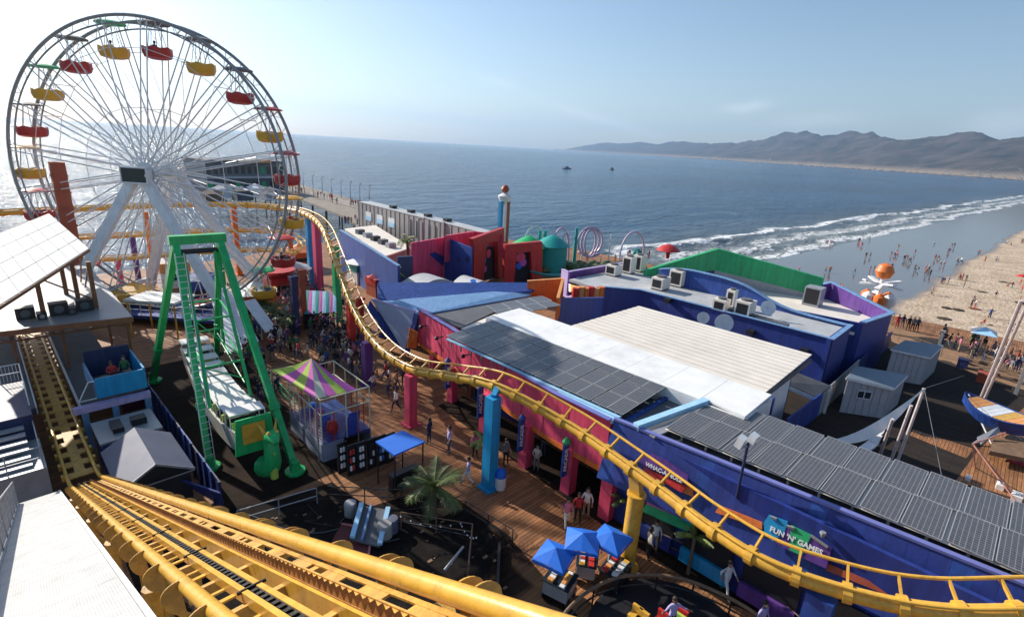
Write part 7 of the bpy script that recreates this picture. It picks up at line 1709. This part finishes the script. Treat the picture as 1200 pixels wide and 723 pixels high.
    for f in body.polygons:
        c = f.center; z = c.z - dz
        near_hand = min((c - Vector(V['wriL'])).length, (c - Vector(V['wriR'])).length)
        nearelb = min((c - Vector(V['elbL'])).length, (c - Vector(V['elbR'])).length)
        leg = (c - Vector(V['pel'])).z < -.02 if pose != 'sit' else (c.y > .1 and abs(c.x) < .24 and c.z < .62) or c.z < .60
        armz = abs(c.x) > .21 and not (pose == 'sit' and c.z < .6)
        if z > 1.475: m_ = 0
        elif near_hand < .14: m_ = 0
        elif min((c - Vector(V['ankL'])).length, (c - Vector(V['ankR'])).length, (c - Vector(V['toeL'])).length, (c - Vector(V['toeR'])).length) < .09: m_ = 3
        elif leg and not armz: m_ = 2
        elif armz and z < .9 and pose != 'sit': m_ = 2
        else: m_ = 1
        f.material_index = m_; f.use_smooth = True
    hb = MB(); n = 12; cz = 1.665 + dz; vs = []
    for r_, zz, yo in ((.088, -.10, -.035), (.102, -.02, -.022), (.098, .05, -.012), (.07, .098, -.004), (.01, .118, 0)):
        for k in range(n): a = 2*math.pi*k/n; vs.append((r_*math.cos(a)*.95, r_*math.sin(a)*1.1 + yo - (.02 if math.sin(a) > .3 and zz < 0 else 0), cz + zz + (.055 if math.sin(a) > .3 and zz < -.05 else 0)))
    hb.add(vs, [(q*n+k, q*n+(k+1) % n, (q+1)*n+(k+1) % n, (q+1)*n+k) for q in range(4) for k in range(n)])
    eyes = MB()
    for s in (-1, 1): eyes.lathe((.032*s, .104, 1.645+dz), [(.002, -.012), (.012, 0), (.002, .012)], 6)
    return body, hb.mesh('hair', mat('dark_hair', (.025, .017, .012), .6, 0, .3, 30, .2), True), eyes.mesh('eyes', BLK)
BODIES = {k: person_meshes(k) for k in ('stand', 'walk', 'phone', 'point', 'sit')}
SKIN = [mat('skin_a', (.42, .24, .16), .55, 0, .06, 5, 0), mat('skin_b', (.24, .12, .07), .55, 0, .06, 5, 0), mat('skin_c', (.52, .33, .24), .55, 0, .06, 5, 0)]
CLO = {'black': (.012, .012, .014), 'white': (.72, .71, .70), 'red': (.42, .025, .03), 'navy': (.02, .03, .09), 'grey': (.16, .16, .17), 'pink': (.58, .18, .28), 'blue': (.03, .11, .36), 'tan': (.34, .25, .16), 'green': (.04, .15, .06), 'yellow': (.55, .38, .05), 'lavender': (.42, .36, .62), 'denim': (.06, .09, .17), 'purple': (.14, .05, .2), 'cream': (.55, .50, .42), 'orange': (.55, .16, .03)}
CLM = {k: mat('cloth_' + k, v, .85, 0, .12, 6, .1) for k, v in CLO.items()}
SHOE = mat('shoe', (.05, .045, .04), .6)
def person(x, y, z, face, top_, bot, label, group=None, pose='stand', sk=0, h=1.0, hairm=None, kids=True):
    body, hair, eyes = BODIES[pose]
    o_ = link('person', body, None, (x, y, z)); o_.rotation_euler = (0, 0, face); o_.scale = (h, h, h)
    for i, m in enumerate((SKIN[sk], CLM[top_], CLM[bot], SHOE)): o_.material_slots[i].link = 'OBJECT'; o_.material_slots[i].material = m
    tag(o_, label, 'person', group)
    if kids: link('hair', hair, o_); link('eyes', eyes, o_)
    return o_
WORD = {'denim': 'denim jeans'}
def lab(t, b, where): return f"person in {t} top and {b + (' jeans' if b == 'denim' else ' trousers')} {where}"
rp_ = random.Random(11)
# the ones near enough to single out
NEAR = [(636, 534, 'black', 'denim', 'phone', 2.6, 'person in black shirt and light jeans with a phone, left of the turquoise column'),
        (503, 519, 'navy', 'navy', 'stand', .4, 'person in navy standing on the lit planks beside the blue canopy'),
        (526, 530, 'lavender', 'denim', 'stand', 1.2, 'person in a lavender top right behind the blue canopy stall'),
        (548, 568, 'lavender', 'white', 'walk', 1.0, 'small figure in pale clothes crossing the planks right of the palm'),
        (556, 536, 'pink', 'black', 'stand', 3.0, 'person in a pink top in the shade beside the yellow-green palm'),
        (592, 545, 'grey', 'black', 'stand', 3.0, 'person in grey behind the turquoise column'),
        (663, 618, 'pink', 'white', 'walk', 2.5, 'person in a pink and white outfit walking in the shade behind the pushcarts'),
        (676, 612, 'red', 'black', 'stand', 2.2, 'person in a red top beside the one in pink, in front of the magenta columns'),
        (686, 606, 'white', 'tan', 'stand', 2.0, 'person in a white top by the second magenta column from the right'),
        (848, 697, 'white', 'white', 'walk', 2.8, 'person all in white walking below the low curve of the track'),
        (838, 676, 'tan', 'grey', 'stand', 2.8, 'person in tan in the shade left of the one all in white'),
        (888, 745, 'lavender', 'navy', 'stand', 2.8, 'person in pale blue cut off by the bottom edge, right of the round ride'),
        (765, 645, 'white', 'tan', 'stand', 2.0, 'person in a white top just right of the fat yellow column'),
        (758, 655, 'cream', 'black', 'stand', 4.0, 'person in cream close behind the fat yellow column'),
        (628, 552, 'cream', 'grey', 'phone', 2.0, 'person in cream sitting out of the sun behind the litter bin'),
        (696, 660, 'white', 'black', 'stand', 2.0, 'stallholder in a white top between the blue umbrellas')]
for k, (px, py, t, b, ps_, fc, lb) in enumerate(NEAR):
    if k == 0: px, py = 636, 534
    p = G(px, py); person(p.x, p.y, .005, fc, t, b, lb, None, ps_, k % 3, .97 + .06*rp_.random())
p = G(784, 742, .2); person(p.x, p.y, .22, 2.6, 'lavender', 'navy', 'person in lavender shirt with both arms held out on the round ride', None, 'point', 1)
# crowd on the midway between the ship ride and the arcade
def crowd(n, area, where, tops, bots, group, z=0.0, poses=('stand', 'walk', 'phone'), seed=1, mind=.55, kids=True, zf=None, hm=1.0, stuff=False):
    rn = random.Random(seed); used = []; tries = 0
    P = [G(*q) if len(q) == 3 else G(q[0], q[1], z) for q in area]
    def inside(x, y):
        c = False; j = len(P)-1
        for i in range(len(P)):
            if ((P[i].y > y) != (P[j].y > y)) and (x < (P[j].x-P[i].x)*(y-P[i].y)/(P[j].y-P[i].y) + P[i].x): c = not c
            j = i
        return c
    x0, x1 = min(p.x for p in P), max(p.x for p in P); y0, y1 = min(p.y for p in P), max(p.y for p in P)
    while len(used) < n and tries < 20000:
        tries += 1; x, y = rn.uniform(x0, x1), rn.uniform(y0, y1)
        if not inside(x, y) or any((x-a)**2 + (y-b)**2 < mind**2 for a, b in used): continue
        used.append((x, y))
        for _ in range(rn.choice((0, 0, 1, 1, 2, 4))):
            a = rn.uniform(0, 6.28); r_ = rn.uniform(.55, 1.3)
            if len(used) < n: used.append((x + r_*math.cos(a), y + r_*math.sin(a)))
    if stuff:
        body = BODIES['stand'][0]; vs0 = [v.co.copy() for v in body.vertices]; fs0 = [(list(f.vertices), f.material_index) for f in body.polygons]
        names = ['black', 'navy', 'white', 'red', 'denim', 'tan', 'grey', 'pink']; mb = MB()
        for (x, y) in used:
            a = rn.uniform(0, 6.28); ca, sa = math.cos(a), math.sin(a); h_ = rn.uniform(.86, 1.06); o0 = len(mb.v); t, b = rn.randrange(8), rn.randrange(8)
            zz = (zf(x, y) if zf else z) + .005
            mb.v += [(x + (v.x*ca - v.y*sa)*h_, y + (v.x*sa + v.y*ca)*h_, zz + v.z*h_) for v in vs0]
            for f, m_ in fs0:
                if m_ == 0 and vs0[f[0]].z > 1.62: m_ = 9
                mb.f.append([i + o0 for i in f]); mb.m.append(8 if m_ == 0 else (0 if m_ == 3 else (9 if m_ == 9 else (t if m_ == 1 else b))))
        return tag(part('far_crowd', mb, [CLM[n] for n in names] + [SKIN[0], MATS['dark_hair']], None, True, kind='stuff'), where, 'crowd')
    for (x, y) in used:
        t, b = rn.choice(tops), rn.choice(bots)
        person(x, y, (zf(x, y) if zf else z) + .005, rn.uniform(0, 6.28), t, b, lab(t, b, where), group, rn.choice(poses), rn.randrange(3), hm*rn.uniform(.86, 1.06), kids=kids)
DK = ['black', 'black', 'navy', 'grey', 'white', 'red', 'blue', 'black', 'navy', 'pink', 'cream', 'grey', 'black', 'purple', 'green']; BT = ['black', 'denim', 'denim', 'navy', 'tan', 'grey']
crowd(104, [(300, 378), (390, 385), (425, 425), (430, 450), (345, 418), (312, 432), (292, 410)], 'in the dense crowd above the striped tent', DK, BT, 'crowd between the ship ride and the arcade', seed=2)
crowd(110, [(296, 345), (350, 335), (412, 368), (402, 386), (300, 378)], 'packed crowd between the wheel and the coaster bend', DK, BT, None, stuff=True, seed=3, mind=.45)
crowd(26, [(395, 385), (425, 400), (436, 452), (415, 450)], 'beside the purple column on the walkway', DK, BT, 'people near the purple column', seed=33)
crowd(16, [(290, 400), (318, 430), (312, 470), (285, 440)], 'between the ship ride and the striped tent', DK, BT, 'people beside the ship ride', seed=4)
crowd(10, [(430, 455), (470, 500), (500, 490), (460, 440)], 'on the sunny planks by the magenta column', ['navy', 'black', 'white', 'red', 'tan'], BT, 'people on the sunny planks', seed=5, mind=1.2)
crowd(10, [(430, 340), (470, 345), (440, 400), (420, 390)], 'near the foot of the coaster bend', DK, BT, 'people under the coaster bend', seed=6, mind=.8)
crowd(16, [(640, 300), (700, 304), (760, 300), (770, 306), (690, 312)], 'scattered visitors round the far spiral coaster', DK, BT, None, stuff=True, seed=7, mind=1.2)
crowd(24, [(400, 262), (430, 268), (470, 300), (465, 285), (430, 258)], 'packed crowd behind the tall diagonal blue wall', DK, BT, None, stuff=True, seed=28, mind=.9)
crowd(34, [(335, 220), (420, 240), (420, 246), (330, 226)], 'tiny crowd strolling along the far promenade', DK, BT, None, stuff=True, z=.35, seed=8, mind=1.5)
# boardwalk onlookers
crowd(26, [(1118, 408), (1135, 404), (1195, 428), (1192, 442), (1120, 420)], 'among onlookers by the pale blue umbrella', DK, BT, 'onlookers on the boardwalk', seed=9, mind=.7)
for k, (px, py, t, b) in enumerate(((1050, 385, 'red', 'red'), (1056, 385, 'navy', 'grey'), (1063, 387, 'black', 'black'), (1068, 388, 'grey', 'black'), (1073, 389, 'navy', 'black'))):
    p = G(px, py); person(p.x, p.y, .017, 2.0, t, b, ('person all in red at the railing, leftmost of five', 'person in navy and grey second from the left of the five at the railing', 'person in black in the middle of the five at the railing', 'person in a grey top fourth of the five at the railing', 'person in navy and black at the right end of the five at the railing')[k], 'five people at the railing', 'stand', k % 3)
crowd(6, [(1095, 395), (1112, 400), (1108, 406), (1094, 402)], 'sitting at the railing above the larger hut', ['black', 'navy', 'white'], BT, 'people by the larger hut', seed=10, mind=.8)
for k, (px, py, t) in enumerate(((1075, 412, 'white'), (1086, 416, 'black'))):
    p = G(px, py, 2.9)
# beach
BP = ('stand', 'walk', 'phone', 'point', 'sit', 'walk')
BW = ['black', 'red', 'white', 'navy', 'pink', 'tan', 'grey', 'black', 'blue', 'orange']; BB = ['black', 'navy', 'tan', 'red', 'denim']
crowd(40, [(985, 322), (1000, 300), (1045, 292), (1125, 282), (1150, 285), (1120, 312), (1075, 335), (1040, 345), (1000, 345)], 'on the wet sand at the water edge', BW, BB, 'people on the wet sand', z=-6.1, seed=12, kids=False, mind=2.2, zf=sandz, poses=BP)
crowd(14, [(905, 318), (980, 318), (990, 345), (915, 330)], 'on wet sand above the green gable', BW, BB, 'people on the wet sand', z=-6.1, seed=13, kids=False, mind=3, zf=sandz, poses=BP)
crowd(26, [(1080, 322), (1130, 302), (1195, 272), (1200, 300), (1165, 335), (1120, 350), (1075, 345)], 'on the dry sand of the beach', BW, BB, 'people on the dry sand', z=-5.3, seed=14, kids=False, mind=2.5, zf=sandz, poses=BP)
crowd(14, [(1120, 352), (1200, 330), (1200, 400), (1110, 370)], 'on the dry sand nearest the boardwalk', BW, BB, 'people on the near sand', z=-5.0, seed=15, kids=False, mind=2.5, zf=sandz, poses=BP)
crowd(10, [(930, 292), (1080, 275), (1080, 285), (940, 300)], 'paddlers scattered in the shallow surf', BW, BB, None, stuff=True, z=-6.6, seed=16, mind=4)
# riders in a few gondolas and on the ship
for k in (5, 6, 0, 19, 13):
    a = PH + k*math.pi/10; p = wp(a, WR - .25, 0)
    t = ('red', 'black', 'navy', 'white', 'pink')[[5, 6, 0, 19, 13].index(k)]
    person(p.x - .2, p.y - .1, p.z - 2.75, .5 + k, t, 'denim', f'rider in a {t} top in a gondola ' + {5: 'at the far right of the wheel', 6: 'low on the right of the wheel', 0: 'at the top of the wheel', 19: 'just left of the top of the wheel', 13: 'on the lower left of the wheel'}[k], None, 'sit', k % 3, 1.0)
p = Vector((4.1, 36.3, 2.91)); person(p.x, p.y, p.z, 3.0, 'red', 'black', 'operator in a red top standing in the turquoise booth', None, 'phone', 1); person(p.x + .7, p.y + .5, p.z, 2.5, 'green', 'navy', 'operator in a green top at the right of the turquoise booth', None, 'stand', 0)
# ================================================================== HAZE
HZ = True
if HZ:
    hm = bpy.data.materials.new('sea_haze'); hm.use_nodes = True; N_ = hm.node_tree.nodes; L_ = hm.node_tree.links
    for q in list(N_):
        if q.type == 'BSDF_PRINCIPLED': N_.remove(q)
    pv = N_.new('ShaderNodeVolumePrincipled'); pv.inputs['Color'].default_value = (.42, .66, 1, 1); pv.inputs['Density'].default_value = .00005; pv.inputs['Anisotropy'].default_value = .3
    L_.new(pv.outputs[0], [q for q in N_ if q.type == 'OUTPUT_MATERIAL'][0].inputs['Volume'])
    mb = MB(); mb.box(-21000, -21000, -12, 21000, 21000, 1150); o_ = part('haze', mb, hm, None); o_['kind'] = 'stuff'; o_['label'] = 'thin pale sea haze filling the air over the bay'; o_['category'] = 'haze'
